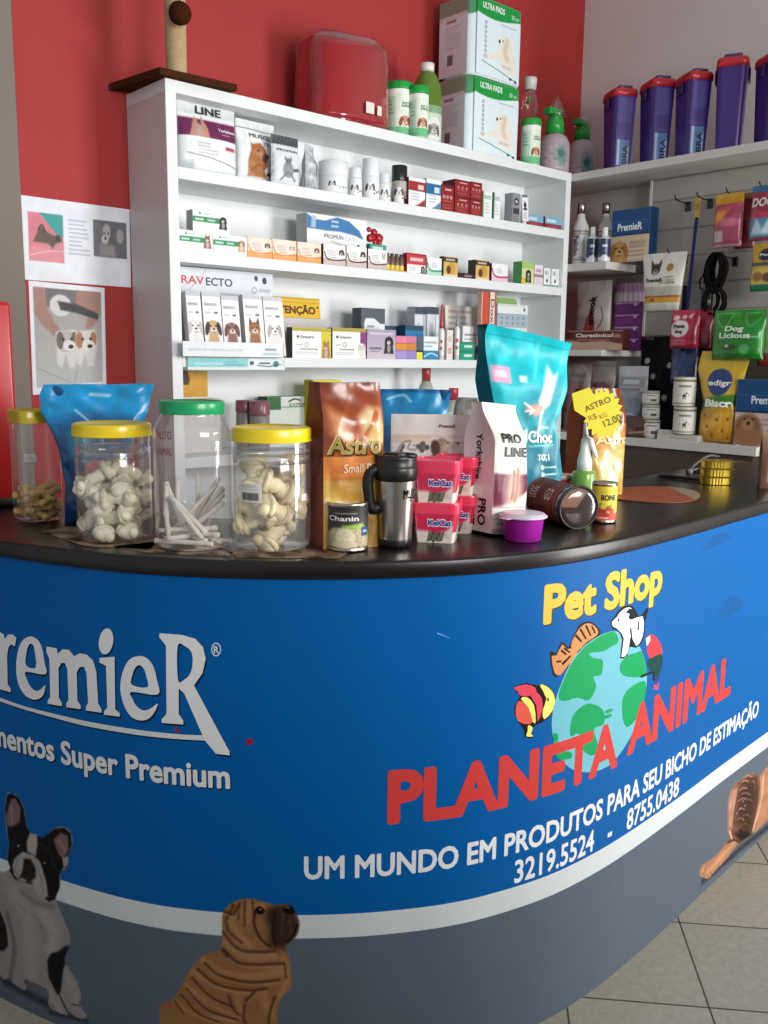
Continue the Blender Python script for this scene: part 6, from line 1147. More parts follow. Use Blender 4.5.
def p_can1(A):
    A.rect(0, 0, 1, 1, '3a3634'); A.grad(.7, 1, '2c2a2a', '26201e'); A.poly([(.16, .02), (.84, .02), (.84, .40), (.7, .56), (.3, .5), (.16, .36)], 'b9aa88', 4); A.noise(.2, 30, 5); A.poly([(.42, .56), (.7, .62), (.75, .5), (.45, .44)], '9aba54', 4); A.ell(.46, .28, .26, .22, 'e2d6b4', 0, .3); A.noise(.12, 40, 3); A.ell(.45, .10, .34, .09, 'd8cca8', 0, .2)
    A.rect(.68, .30, .82, .52, '2c4a74'); A.rect(.71, .38, .79, .44, 'a8bcd4'); A.rect(.3, .845, .62, .87, 'c8c0b8', .7)
can(347, 553, 41, 504, 'small dark can with a white-lettered label in front of the first copper bag', '3a3634', p_can1, [('Chanin', .22, .64, .68, .80, 'f0ece4', .02)])
def p_can2(A):
    A.rect(0, 0, 1, 1, 'e4d040'); A.rect(0, .0, 1, .22, 'd85a48'); A.noise(.08, 20, 4)
    for q in ((.4, .3), (.5, .26), (.6, .36), (.68, .28), (.34, .22), (.56, .16)): A.ell(*q, .09, .08, 'b83a30', .3, .3)
    A.stroke([(.4, .4), (.44, .5)], .05, '7a9a3a'); A.stroke([(.6, .42), (.66, .46)], .05, '7a9a3a'); A.rect(.34, .06, .6, .10, 'f0c8c0')
can(606, 524, 25, 483.5, 'small yellow and red can next to the brown bottle lying on its side', 'e0cc3c', p_can2, [('BONE', .44, .76, .60, .76, '1c2428', .035)])
# travel mug
F = spot(395, 549); k = kk(F); r = k*42/2; c = F+np.array([math.sin(YAW), math.cos(YAW), 0])*r*.8; z = lambda y: solve_y(y, F)[2]-ZC; a = cam_a(c)
mug = thing('travel_mug', 'brushed steel travel mug with a black lid and black handle', 'mug', (c[0], c[1], ZC), 0)
h0, h1, h2, h3 = z(541), z(481), z(467), z(456)
mug_lid = None; MB().lathe([(0, .001), (r*.74, .001), (r*.78, .003), (r*.80, h0), (r*.78, h0+.002), (0, h0+.002)], '1a1817', 48).build('base_ring', M_BLACK, mug)
m = MB(); m.lathe([(r*.79, h0), (r*.80, h0+.004), (r*.86, (h0+h1)*.45), (r*.97, h1-.004), (r*.98, h1+.002)], 'b4aca6', 64); m.text('MUG', .565, .70, .70, .86, cyl_surf(r*.835, h1-h0, h0, 2*PI, a, r*.985), '16181a', .02, .0008, .006); 
m.decal(*poly_tris([(.61, .665), (.655, .665), (.655, .675), (.61, .675)]), cyl_surf(r*.83, h1-h0, h0, 2*PI, a, r*.985), '2a2a2a', .0008, .006); m.build('cup', M_METAL, mug)
m = MB(); m.lathe([(r*.97, h1-.002), (r*1.04, h1), (r*1.05, h2-.006), (r*1.02, h2-.002), (r*.98, h2), (r*1.0, h3-.008), (r*1.02, h3), (r*.92, h3+.001), (r*.88, h2+.008), (0, h2+.006)], '1b1a1a', 56)
sip = MB().box(-.012, .014, -.018, .018, h2+.004, h3+.004, '201f1f', .003); tl = [(math.cos(a-1.57+q), math.sin(a-1.57+q)) for q in np.linspace(-.5, .5, 7)]
for sgn in (.9, -2.3):
    m.tube([(r*.97*math.cos(a-1.57+sgn+q), r*.97*math.sin(a-1.57+sgn+q), h3) for q in np.linspace(-.35, .35, 7)], [.003, .005, .006, .0065, .006, .005, .003], '1b1a1a', 8)
mug_lid = m.build('lid', M_BLACK, mug); sip.build('sip_tab', M_BLACK, mug_lid)
hd = np.array([-RT[0], -RT[1]])*1.0; hd = hd/np.linalg.norm(hd); hd = hd*.94+np.array([-FW[0], -FW[1]])*.25
zt_, zb_ = z(474), z(511); P = [(hd*r*.93, zt_+.006), (hd*r*1.18, zt_+.004), (hd*r*1.36, zt_-.004), (hd*r*1.42, zt_-.022), (hd*r*1.40, (zt_+zb_)/2), (hd*r*1.32, zb_+.014), (hd*r*1.18, zb_), (hd*r*.86, zb_+.004)]
P = [(p[0], p[1], q) for p, q in P]; Q = catmull(np.array(P), 5); MB().tube(Q, [.0125]*len(Q), '1b1a1a', 12).build('handle', M_BLACK, mug)
# pink tubs, two stacks of two
def pink_tub(px, py, w0, ylid0, ylid1, label, F=None, z0=0.0, turn=-.12, h=None):
    F = spot(px, py) if F is None else F; k = kk(F); w = k*w0; rot = FACE(F)+turn; t = thing('treat_tub', label, 'tub', (F[0], F[1], ZC+z0), rot, 'pink treat tubs')
    base = np.array([F[0], F[1], ZC+z0]); zz = lambda y: solve_y(y, base)[2]-ZC-z0; h1, h2 = h or (zz(ylid1), zz(ylid0)); d = w*.95; m = MB(); n = 72; nv = 22; P = np.zeros((nv, n, 3)); C = np.zeros((nv, n, 3)); th = np.linspace(0, 2*PI, n, endpoint=False); ex = 7
    q = 1/((np.abs(np.cos(th))**ex+np.abs(np.sin(th))**ex)**(1/ex))
    for j, v in enumerate(np.linspace(0, 1, nv)):
        s = .85+.15*v; P[j, :, 0] = w/2*s*q*np.cos(th); P[j, :, 1] = d/2+d/2*s*q*np.sin(th); P[j, :, 2] = h1*v
        lim = .42+.10*np.sin(th*2+.6); C[j] = np.where((v > lim)[:, None], hx('cf2148'), hx('e8dcd2'))
    m.grid(P, C, True, True); m.add(P[0], [tuple(range(n))[::-1]], 'e4d8ce')
    sf = lambda u, v, o: np.stack([(np.asarray(u)-.5)*w*.86*(.85+.15*np.asarray(v)), d/2-d/2*(.85+.15*np.asarray(v))-.0012-o, np.asarray(v)*h1], -1)
    A = Art(w*.86/h1, 44, 34, 'e8dcd2'); A.poly([(0, .42), (.3, .40), (.5, .32), (.8, .40), (1, .62), (1, 1), (0, 1)], 'd02850', 4); A.rect(0, .88, 1, 1, 'd4304f')
    for g in range(9): A.stroke([(.3+.05*g, .06+.02*(g % 3)), (.36+.05*g, .36-.03*(g % 2))], .06, ('3c4a34', '5a6448', '2c3028')[g % 3], .9)
    A.ell(.46, .04, .05, .04, '6a3c30'); A.lines(.68, .94, .16, .34, 4, 'a89890', .6); m.grid(sf(A.U/A.asp, A.V, 0), A.c, True)
    m.text('KelCat', .31, .97, .575, .80, sf, 'f2eef4', .09, .0006, .01); m.text('KelCat', .33, .95, .59, .785, sf, '2c3a94', .03, .0012, .01); m.build('body', M_PLASTIC, t)
    m = MB(); lw, ld = w*1.06, d*1.06; P = []
    for (s, zz_) in ((.97, h1-.002), (1.0, h1-.002), (1.0, h2-.003), (.985, h2), (.90, h2), (.885, h2-.003), (0.02, h2-.003)): P.append(np.stack([lw/2*s*q*np.cos(th), d/2+ld/2*s*q*np.sin(th), np.full(n, zz_)], -1))
    m.grid(np.array(P), 'e63a5c', False, True); m.build('lid', M_PLASTIC, t); return t, F, h1, h2, rot
t1, F1, a1, a2, rot1 = pink_tub(434, 543.5, 46, 503, 513, 'pink treat tub at the bottom of the front stack beside the travel mug')
pink_tub(0, 0, 45, 463, 476, 'pink treat tub on top of the front stack beside the travel mug', F1, a2-.002, h=(a1, a2+.004))
F2 = F1+np.array([-math.sin(rot1), math.cos(rot1), 0])*.115+np.array([RT[0], RT[1], 0])*.028
pink_tub(0, 0, 42, 0, 0, 'pink treat tub at the bottom of the stack behind, half hidden by the silver bag', F2, 0, h=(a1, a2)); pink_tub(0, 0, 42, 0, 0, 'pink treat tub on top of the stack behind, half hidden by the silver bag', F2, a2-.002, h=(a1, a2))
# purple dip pot
F = spot(525, 543); k = kk(F); r = k*47/2*.93; c = F+np.array([math.sin(YAW), math.cos(YAW), 0])*r*.8; z = lambda y: solve_y(y, F)[2]-ZC; t = thing('plastic_pot', 'shallow clear pot of purple gel with a loose lid at the counter edge', 'pot', (c[0], c[1], ZC), 0)
h1 = z(519); MB().lathe([(0, .0), (r*.78, 0), (r*.84, .002), (r*.97, h1*.96), (r*1.0, h1), (r*.94, h1*.98), (0, h1*.80)], 'a2249c', 48).build('body', M_PLASTIC, t)
MB().lathe([(r*.97, h1-.002), (r*1.10, h1-.001), (r*1.12, h1+.002), (r*1.02, h1+.003), (r*.98, h1+.007), (r*.9, h1+.008), (0, h1+.006)], 'd0c0cc', 48).build('lid', M_PLASTIC, t)
MB().box(-r*1.42, -r*.98, -.012, .012, h1, h1+.0015, 'cdbfc9', .0007).build('lid_tab', M_PLASTIC, t)
# brown bottle lying on its side
A0, A1 = spot(540, 517), spot(581, 532); k = kk(A1); r = k*21.5; d = A1-A0; d[2] = 0; d = d/np.linalg.norm(d); L = .20
rot = math.atan2(d[1], d[0]); cc = A1-d*L*.42+np.array([math.sin(YAW), math.cos(YAW), 0])*r*.9
t = thing('treat_bottle', 'brown round bottle lying on its side with its clear end towards the aisle', 'bottle', (cc[0], cc[1], ZC+r), rot)
m = MB(); n = 56; pr = [(-L*.5, r*.80), (-L*.495, r*.93), (-L*.46, r*.99), (L*.30, r), (L*.34, r*1.0)]
P = np.array([[(x, q*math.cos(b), q*math.sin(b)) for b in np.linspace(0, 2*PI, n, endpoint=False)] for x, q in pr]); m.grid(P, '6a2018', True, True); m.add(P[0], [tuple(range(n))], '4a1812')
def bs(u, v, o):                                                 # u round the barrel from the top towards the aisle, v along it
    b = PI/2+np.asarray(u)*PI; x = -L*.45+np.asarray(v)*L*.74; return np.stack([x, (r+o)*np.cos(b)*-1*np.sign(1), (r+o)*np.sin(b)], -1)
def bs2(u, v, o):
    b = PI*.5-np.asarray(v)*PI*.9; x = -L*.48+np.asarray(u)*L*.80; return np.stack([x, -(r+o)*np.cos(b), (r+o)*np.sin(b)], -1)
A = Art(2.2, 70, 40, '6a2018'); A.rect(0, 0, .08, 1, '7a5a54'); A.noise(.3, 10, 4); A.ell(.75, .5, .3, .4, '7e3224', 0, .6); A.stroke([(.3, .1), (.36, .9)], .03, 'a88a80', .8); A.stroke([(.93, .05), (.93, .95)], .05, 'b89a84', .6)
V_, U_ = A.V, A.U/A.asp; m.grid(bs2(U_, 1-V_, .0006), A.c, True)
bt = lambda u, v, o: bs2(u, 1-np.asarray(v), o)
m.text('UDOG', .12, .36, .50, .70, bt, 'd8c4b8', .0, .0016, .008, 0.0, 1); m.text('GO', .62, .82, .52, .74, bt, 'd8c4b8', .0, .0016, .008); m.build('body', M_MATT, t)
m = MB(); pr = [(L*.33, r*1.005), (L*.36, r*1.01), (L*.40, r*1.0), (L*.44, r*.94), (L*.46, r*.74), (L*.464, 0.001)]
m.grid(np.array([[(x, q*math.cos(b), q*math.sin(b)) for b in np.linspace(0, 2*PI, n, endpoint=False)] for x, q in pr]), 'ffffff', True, True); m.build('clear_end', M_TINT_BROWN, t)
m = MB(); m.tube([(L*.43, r*1.005*math.cos(b), r*1.005*math.sin(b)) for b in np.linspace(0, 2*PI, 40)], .0035, '1a1210', 8, False); m.grid(np.array([[(L*.40+.004*q, r*.93*q*math.cos(b), r*.93*q*math.sin(b)) for b in np.linspace(0, 2*PI, 40, endpoint=False)] for q in (0.02, .5, 1)]), np.array([[hx('d8c8b8' if math.cos(b-2.0) > .55 else '3a1c16') for b in np.linspace(0, 2*PI, 40, endpoint=False)] for q in range(3)]), True, True); m.build('end_ring', M_BLACK, t)
# green spray bottle, pink pot
F = spot(585, 506); k = kk(F); z = lambda y: solve_y(y, F)[2]-ZC; c = F+np.array([math.sin(YAW), math.cos(YAW), 0])*k*11
t = thing('spray_bottle', 'small green bottle with a white spray nozzle in front of the second copper bag', 'bottle', (c[0], c[1], ZC), FACE(F)); r = k*12
m = MB(); m.lathe([(0, 0), (r*.95, 0), (r, .003), (r, z(473)-.006), (r*.92, z(473)), (r*.5, z(471)), (0, z(471))], '6fa03c', 36); m.build('body', M_FOIL, t)
MB().lathe([(0, z(472)), (r*.62, z(472)), (r*.60, z(462)), (r*.42, z(452)), (r*.34, z(440)), (0, z(438))], 'f0ece6', 24).build('collar', M_PLASTIC, t)
m = MB(); m.tube([(.0, 0, z(446)), (.0, -.004, z(436)), (.012, -.006, z(440)), (.03, -.008, z(458))], [.006, .009, .008, .005], 'f0ece6', 12); m.tube([(0, 0, z(436)), (-.003, 0, z(424))], [.007, .004], 'efe9e2', 10); m.build('nozzle', M_PLASTIC, t)
def small_pot(px, py, w, yl0, yl1, label, body, lid):
    F = spot(px, py); k = kk(F); r = k*w/2; c = F+np.array([math.sin(YAW), math.cos(YAW), 0])*r; z = lambda y: solve_y(y, F)[2]-ZC; t = thing('cream_pot', label, 'pot', (c[0], c[1], ZC), 0)
    MB().lathe([(0, 0), (r*.95, 0), (r, .004), (r, z(yl1)), (0, z(yl1))], body, 36).build('body', M_PLASTIC, t); MB().lathe([(0, z(yl1)), (r*1.03, z(yl1)), (r*1.03, z(yl0)-.002), (r*.97, z(yl0)), (0, z(yl0))], lid, 36).build('lid', M_PLASTIC, t)
small_pot(562, 503, 24, 475.5, 480, 'red pot with a pale rim left of the green spray bottle', 'b83848', 'd8b8a8'); small_pot(537, 500, 22, 474, 487, 'pink pot half hidden behind the brown bottle', 'd88a9c', 'dc7c94')
# starburst price tag on the second copper bag
c0 = spot(606, 507); kt = kk(c0); base = c0+np.array([-FW[0], -FW[1], 0])*.02; cz = solve_y(414, base)[2]; cen = solve_x(603, np.array([base[0], base[1], cz]), RT*[1, 1, 0])
pts = []; N = 22
for i in range(2*N):
    a = 2*PI*i/(2*N); rr_ = (1.0 if i % 2 == 0 else .80)*(1+.10*math.cos(2*a-1.2)); pts.append((rr_*20.5*kt*math.cos(a)*.95, rr_*26*kt*math.sin(a)))
i0 = [i for i, p in enumerate(pts) if p[0] < -.2*20*kt and p[1] > .45*26*kt]
m = MB(); M4 = Matrix.Rotation(FACE(cen)+.15, 4, 'Z') @ Matrix.Rotation(math.radians(90-8), 4, 'X') @ Matrix.Rotation(.42, 4, 'Z')
m.prism(pts, 0, .0012, 'f2e23c'); m.prism([(-24*kt, 14*kt), (-20*kt, 30*kt), (-2*kt, 29*kt), (0, 6*kt), (-16*kt, 2*kt)], .0002, .0014, 'efdf38')
W2 = 20*kt; sf = lambda u, v, o: np.stack([(np.asarray(u)-.5)*2*W2, (np.asarray(v)-.5)*2*W2, np.full(np.shape(u), .0014+o)], -1)
m.text('ASTRO', .14, .80, .70, .85, sf, '6a4a20', .01, .0006); m.text('R$', .14, .34, .46, .60, sf, 'a8741c', .0, .0006); m.text('KG', .40, .58, .40, .52, sf, 'a8741c', .0, .0006); m.text('12,00', .42, .86, .18, .36, sf, '6a5a20', .01, .0006)
o = m.build('price_tag', M_PAPER, None); o.matrix_world = Matrix.Translation(Vector([float(q) for q in cen])) @ M4; tag(o, 'yellow starburst price tag with handwriting fixed to the second copper bag', 'price tag')

# --- right end of the counter
F = spot(718, 485.5); k = kk(F); rr_ = FACE(F)+.25
def tin(i, z0):
    t = thing('food_tin', ('bottom', 'middle', 'topmost')[i]+' golden oval food tin of the stack on the right of the counter', 'tin', (F[0]+.002*i, F[1], ZC+z0), rr_, 'golden food tins'); m = MB(); n = 64; th = np.linspace(0, 2*PI, n, endpoint=False); w, d, h = 32*k/2, .034, .0248; ex = 4
    q = 1/((np.abs(np.cos(th))**ex+np.abs(np.sin(th))**ex)**(1/ex)); P = []
    for s, zz in ((.0, .0), (.86, 0), (.90, .002), (.93, h-.003), (1.02, h-.0025), (1.03, h-.001), (1.0, h), (.92, h-.0015), (.0, h-.002)):
        fl = 1+(.008*np.cos(th*30) if .5 < s < 1 else 0); P.append(np.stack([w*s*q*fl*np.cos(th), d+d*s*q*fl*np.sin(th), np.full(n, zz)], -1))
    m.grid(np.array(P), 'd8b848', False, True); tn = m.build('tin', M_METAL, t)
    m = MB(); m.tube([(.006*math.cos(a), d+.004+.008*math.sin(a), h+.0006) for a in np.linspace(0, 2*PI, 14)], .0009, 'd8c890', 6, False); m.build('pull_ring', M_METAL, tn); return h
hh = 0
for i in range(3): hh += tin(i, hh)+.0016
pa, pb = spot(658, 477), spot(704, 482); m = MB(); m.tube([pa+[0, 0, .006], pa*.9+pb*.1+[0, 0, .006], pa*.3+pb*.7+[0, 0, .006], pb+[0, 0, .005]], [.004, .006, .006, .003], '141214', 10); o = m.build('pen', M_BLACK, None); tag(o, 'black pen lying on the counter by the golden tins', 'pen')
ca = spot(690, 474); m = MB(); m.blob((0, 0, .008), (.011, .009, .011), '8a8480', 12); m.tube([(0, 0, .012), (.03, .01, .03), (.085, .02, .052), (.13, .035, .058), (.19, .05, .050)], .0045, '6a645e', 8); m.tube([(.02, .03, .004), (.09, .05, .012), (.16, .05, .006)], .010, '1a1717', 8); o = m.build('key_strap', M_BLACK, None, ca, -.25); tag(o, 'black and grey strap with a metal clip behind the golden tins', 'strap')
mp = [spot(*p)[:2] for p in ((612, 491), (630, 488), (665, 487.5), (692, 491), (700, 496), (694, 501), (672, 503.5), (640, 502), (614, 499))]; mp = smooth_loop(mp, 5); v, tr = split_tris(*poly_tris(mp), .012)
u = np.array([RT[0], RT[1]]); s_ = v@u; s_ = (s_-s_.min())/(s_.max()-s_.min()); st = np.sin((v@np.array([FW[0], FW[1]]))*160+s_*9); col = np.where((s_ > .80)[:, None], hx('8f8468'), np.where((st > .55)[:, None], hx('5c2c18'), hx('a8562c')))
m = MB(); m.add(np.c_[v, np.full(len(v), ZC+.003)], tr, col); m.add(np.concatenate([np.c_[mp, np.full(len(mp), ZC+.0002)], np.c_[mp, np.full(len(mp), ZC+.003)]]), [(i, (i+1) % len(mp), len(mp)+(i+1) % len(mp), len(mp)+i) for i in range(len(mp))], '6a3c22')
o = m.build('coaster_mat', M_PAPER, None); tag(o, 'oval orange brown patterned mat lying on the bare part of the counter', 'mat')
F = spot(776, 489); rot = FACE(F)+.2; z = lambda y: solve_y(y, F)[2]-ZC
mb, _ = bag(kk(F)*30, .06, z(432), '7a5844', lambda A: (A.grad(0, 1, '6e4e3c', '866450'), A.noise(.1, 12, 3), A.rect(.22, .12, .8, .70, 'd8d0c8'), A.rect(.3, .5, .7, .66, 'b8443c'), A.lines(.3, .7, .16, .44, 4, '9a928c', .6)), [], '5a3c2c', wr=.004, seed=3, v_top=.6)
o = mb.build('kraft_bag', M_PAPER, None, F+np.array([-math.sin(rot), math.cos(rot), 0])*.03, rot); tag(o, 'brown paper bag with a white label at the right edge beside the golden tins', 'food bag')
# --- left end: red metal box
F = spot(22, 506); rot = FACE(F)+.3; t = thing('display_box', 'glossy red metal box with a black foot at the far left of the counter', 'box', F, rot); z = lambda y: solve_y(y, F)[2]-ZC; w = .16
MB().box(-w, .0, 0, .14, .014, z(302), 'b81a14', .010, 3).build('body', M_PLASTIC, t); MB().box(-w-.001, .001, -.001, .141, 0, .030, '140f0f', .009, 3).build('foot', M_BLACK, t)
# --- notices on the red wall
def notice(pts_px, paint, label, texts=(), off=.0012):
    P = [on(x, y, 1, YW-off) for x, y in pts_px]; bl, br, tr_, tl_ = P                       # corners bl, br, tr, tl
    w, h = np.linalg.norm(br-bl), np.linalg.norm(tl_-bl); A = Art(w/h, int(w/.0024), int(h/.0024), 'e6e9f0'); paint(A)
    sf = lambda u, v, o: bl+np.outer(np.asarray(u).ravel(), br-bl).reshape(*np.shape(u), 3)*1+np.outer(np.asarray(v).ravel(), tl_-bl).reshape(*np.shape(u), 3)+np.outer((np.asarray(u)*np.asarray(v)).ravel(), tr_-tl_-br+bl).reshape(*np.shape(u), 3)-np.array([0, o, 0])
    m = MB(); m.grid(sf(A.U/A.asp, A.V, 0), A.c, True)
    for q in texts: m.text(*q[:5], sf, *q[5:])
    return tag(m.build('printed_notice', M_PAPER, None), label, 'poster')
def p_n1(A):
    A.rect(.05, .24, .36, .82, 'd47884'); A.poly([(.15, .82), (.36, .82), (.36, .55), (.3, .58)], '2c9a94', 2); A.poly([(.05, .40), (.36, .50), (.36, .24), (.05, .24)], 'd88a94', 3); A.stroke([(.06, .3), (.2, .36), (.36, .38)], .012, 'e8b8bc')
    A.poly([(.09, .47), (.14, .62), (.17, .66), (.21, .60), (.27, .56), (.33, .58), (.35, .50), (.29, .47), (.26, .40), (.22, .46)], '5a4a3e', 3); A.stroke([(.14, .62), (.17, .68), (.20, .60)], .018, '2c2622'); A.ell(.31, .53, .03, .04, '2c2826')
    A.lines(.41, .61, .34, .80, 9, '9aa0a8', .55, 2)
    A.rect(.64, .36, .965, .82, '6a6c70'); A.noise(.03, 20, 4); A.ell(.77, .68, .055, .10, 'b4aca8'); A.ell(.75, .58, .05, .06, 'cac4c0'); A.ell(.715, .68, .02, .08, '7a706c'); A.ell(.82, .66, .02, .08, '6a625e'); A.ell(.90, .64, .05, .09, 'a8a09c'); A.ell(.755, .6, .014, .02, '2a2626'); A.poly([(.70, .52), (.84, .52), (.86, .37), (.70, .37)], '9c9692', 6)
    for q in ((.745, .66), (.785, .66)): A.ell(*q, .01, .014, '1c1a1a')
notice([(24.5, 279.5), (131, 287.5), (129.5, 209.5), (21, 195)], p_n1, 'white notice with two pet photos, upper of the two on the red wall')
def p_n2(A):
    A.rect(.06, .06, .94, .95, 'b4b4b2'); A.grad(.06, .95, 'b8bab8', '9a928e'); A.rect(0, 0, .05, 1, 'e6e9f0'); A.rect(.95, 0, 1, 1, 'e6e9f0'); A.rect(0, .95, 1, 1, 'e6e9f0'); A.rect(0, 0, 1, .06, 'e6e9f0')
    A.rect(.2, .78, .9, .95, '6a6468'); A.poly([(.06, .95), (.2, .95), (.22, .78), (.3, .66), (.38, .58), (.3, .52), (.15, .62), (.06, .72)], 'a0776a', 4); A.poly([(.62, .95), (.94, .95), (.94, .74), (.84, .62), (.72, .56), (.76, .7), (.6, .82)], 'a0776a', 4); A.ell(.40, .80, .10, .10, 'd4d0ce', .3); A.poly([(.36, .84), (.62, .82), (.9, .74), (.9, .68), (.6, .74), (.4, .76)], '2a2828', 3)
    for (x, c1, c2) in ((.47, 'b8b0a8', '6a5c54'), (.73, 'd8d2cc', 'a8744c')):
        A.poly([(x-.14, .56), (x+.12, .58), (x+.14, .40), (x+.10, .22), (x+.02, .22), (x-.02, .34), (x-.08, .22), (x-.14, .26)], 'd6d2ce', 4); A.ell(x, .47, .10, .10, c1); A.ell(x-.09, .48, .035, .08, c2); A.ell(x+.1, .49, .03, .07, c2); A.ell(x+.03, .43, .06, .05, 'e4e0dc'); A.ell(x+.05, .42, .025, .02, '1c1818')
        for q in (-.05, .06): A.ell(x+q, .49, .014, .014, '1c1818')
    A.stroke([(.06, .24), (.5, .08)], .006, '8a8886'); A.stroke([(.6, .2), (.55, .08)], .006, '8a8886')
notice([(33, 395), (106.5, 387), (104.5, 288), (28.5, 280.5)], p_n2, 'white poster of two puppies held by hands, lower of the two on the red wall', off=.0006)
# ------------------------------------------------------------------ goods on the right-hand shelving (fronts look to -x)
RW = -PI/2
def ry(px, X, z): return solve_x(px, (X, 0, z), (0, -1, 0))
def rspan(px0, px1, ytop, X, z):
    a, b = ry(px0, X, z), ry(px1, X, z); return a, a[1]-b[1], solve_y(ytop, a)[2]-z
def rbox(name, label, cat, px0, px1, ytop, X, z, d, base, paint=None, texts=(), side=None, top=None, group=None, h=None):
    a, w, hh = rspan(px0, px1, ytop, X, z); h = h or hh
    return tag(carton(w, d, h, base, paint, texts, side, top, .003).build(name, M_PAPER, None, a, RW), label, cat, group)
def rround(name, label, cat, pxc, pxw, X, z, build, group=None, turn=0.0):
    c = ry(pxc, X, z); k = kk(c); t = thing(name, label, cat, c, 0, group); q = lambda y: solve_y(y, c-np.array([k*pxw/2*.7, k*pxw/2*.7, 0]))[2]-z
    build(t, k*pxw/2, q, cam_a(c)); return t
ZA, ZB, ZL = 1.982, 1.56, 1.145
def tall(t, r, q, a):
    m = MB(); hs = q(224); m.lathe([(0, 0), (r*.97, 0), (r, .006), (r, hs*.93), (r*.86, hs), (r*.5, q(217)), (r*.45, q(212))], 'cfcac8', 28)
    cyl_label(m, r*1.006, hs*.80, hs*.08, 'cfcac8', lambda A: (A.rect(0, .92, 1, .95, '4a4a4c'), A.rect(0, .84, 1, .87, '7a7a7c'), A.rect(.48, .1, .62, .14, '6a6a6c'), A.rect(.35, .04, .8, .07, '3a3a3c')), [('Pelinho', .36, .50, .16, .80, '2a2a2c', .03)], .004, a, sweep=PI*1.2) if False else cyl_label(m, r*1.006, hs*.80, hs*.08, 'cfcac8', lambda A: (A.rect(0, .92, 1, .95, '4a4a4c'), A.rect(0, .84, 1, .87, '7a7a7c'), A.rect(.48, .1, .62, .14, '6a6a6c'), A.rect(.35, .04, .8, .07, '3a3a3c')), (), .004, a, sweep=PI*1.2)
    m.text('Pelinho', .30, .46, .18, .80, cyl_surf(r*1.006, hs*.8, hs*.08, PI*1.2, a), '262628', .03, .0008, .01, 0.0, -1); m.build('body', M_PLASTIC, t)
    MB().lathe([(0, q(213)), (r*.48, q(213)), (r*.5, q(203.5)), (r*.42, q(202)), (0, q(202))], 'a8a4a2', 20).build('cap', M_METAL, t)
rround('shampoo_bottle', 'tall white bottle with dark vertical lettering, nearest the shelving corner', 'bottle', 579, 16.5, 2.30, ZA, tall); rround('shampoo_bottle', 'tall white bottle behind the two small navy bottles', 'bottle', 603.5, 15, 2.43, ZA, tall)
def small(t, r, q, a):
    m = MB(); hs = q(237); m.lathe([(0, 0), (r*.97, 0), (r, .004), (r, hs*.96), (r*.8, hs), (r*.4, q(235))], 'd4d4d6', 24)
    cyl_label(m, r*1.008, hs*.93, hs*.02, 'd4d6da', lambda A: (A.rect(0, .3, 1, 1, '1c2a4c'), A.poly([(0, .3), (.3, .18), (.5, .32), (.75, .16), (1, .3), (1, .45), (0, .45)], '1c2a4c', 2), A.rect(.40, .62, .62, .74, 'c8ccd4'), A.lines(.4, .6, .4, .56, 2, '8a94a8', .6)), (), .003, a, sweep=PI*1.2); m.build('body', M_PLASTIC, t)
    MB().lathe([(0, q(237)), (r*.5, q(237)), (r*.45, q(227)), (r*.3, q(226)), (0, q(226))], 'dcdad8', 16).build('cap', M_PLASTIC, t)
rround('lotion_bottle', 'small navy and white bottle, left of a matching pair', 'bottle', 591.5, 11.5, 2.26, ZA, small); rround('lotion_bottle', 'small navy and white bottle, right of a matching pair', 'bottle', 603.8, 12, 2.255, ZA, small)
def p_prem(golden):
    def f(A):
        A.rect(0, .52, 1, 1, '10487c'); A.rect(0, .50, 1, .53, '0c2a4a'); A.rect(.05, .76, .9, .77, '3a78a8'); A.rect(0, 0, 1, .5, 'd2bca0' if golden else 'cbb8ac'); A.rect(0, 0, 1, .04, 'c0a888')
        if golden: A.dog(.22, .24, .16, 'c89450', 'a87438', 'dcb47c', 1, True); A.lines(.48, .92, .08, .4, 4, '8a7c6c', .6); A.rect(.5, .26, .9, .40, 'a89880', .6)
        else: A.ell(.30, .26, .22, .22, '8a5c40', 0, .3); A.ell(.32, .12, .26, .16, '9a6c4c', 0, .3); A.ell(.30, .32, .1, .09, 'a87c5c'); A.ell(.31, .34, .03, .03, '2a1a14'); A.ell(.22, .40, .02, .02, '1a1210'); A.ell(.40, .40, .02, .02, '1a1210'); A.ell(.85, .2, .09, .09, '7a5a8a'); A.lines(.6, .95, .3, .44, 2, '8a7c74', .6)
    return f
rbox('pet_food_box', 'blue topped box with a golden puppy on the upper corner shelf', 'box', 610, 648, 211, 2.33, ZA, .07, 'd2bca0', p_prem(True), [('PremieR', .16, .80, .60, .74, 'e4eaf0', .03)], '0e3a64')
a = ry(587, 2.50, ZA); tag(MB().box(0, .10, 0, .012, 0, .155, 'cfccc8').build('price_card', M_PAPER, None, a, RW), 'plain white card standing behind the small navy bottles', 'card')
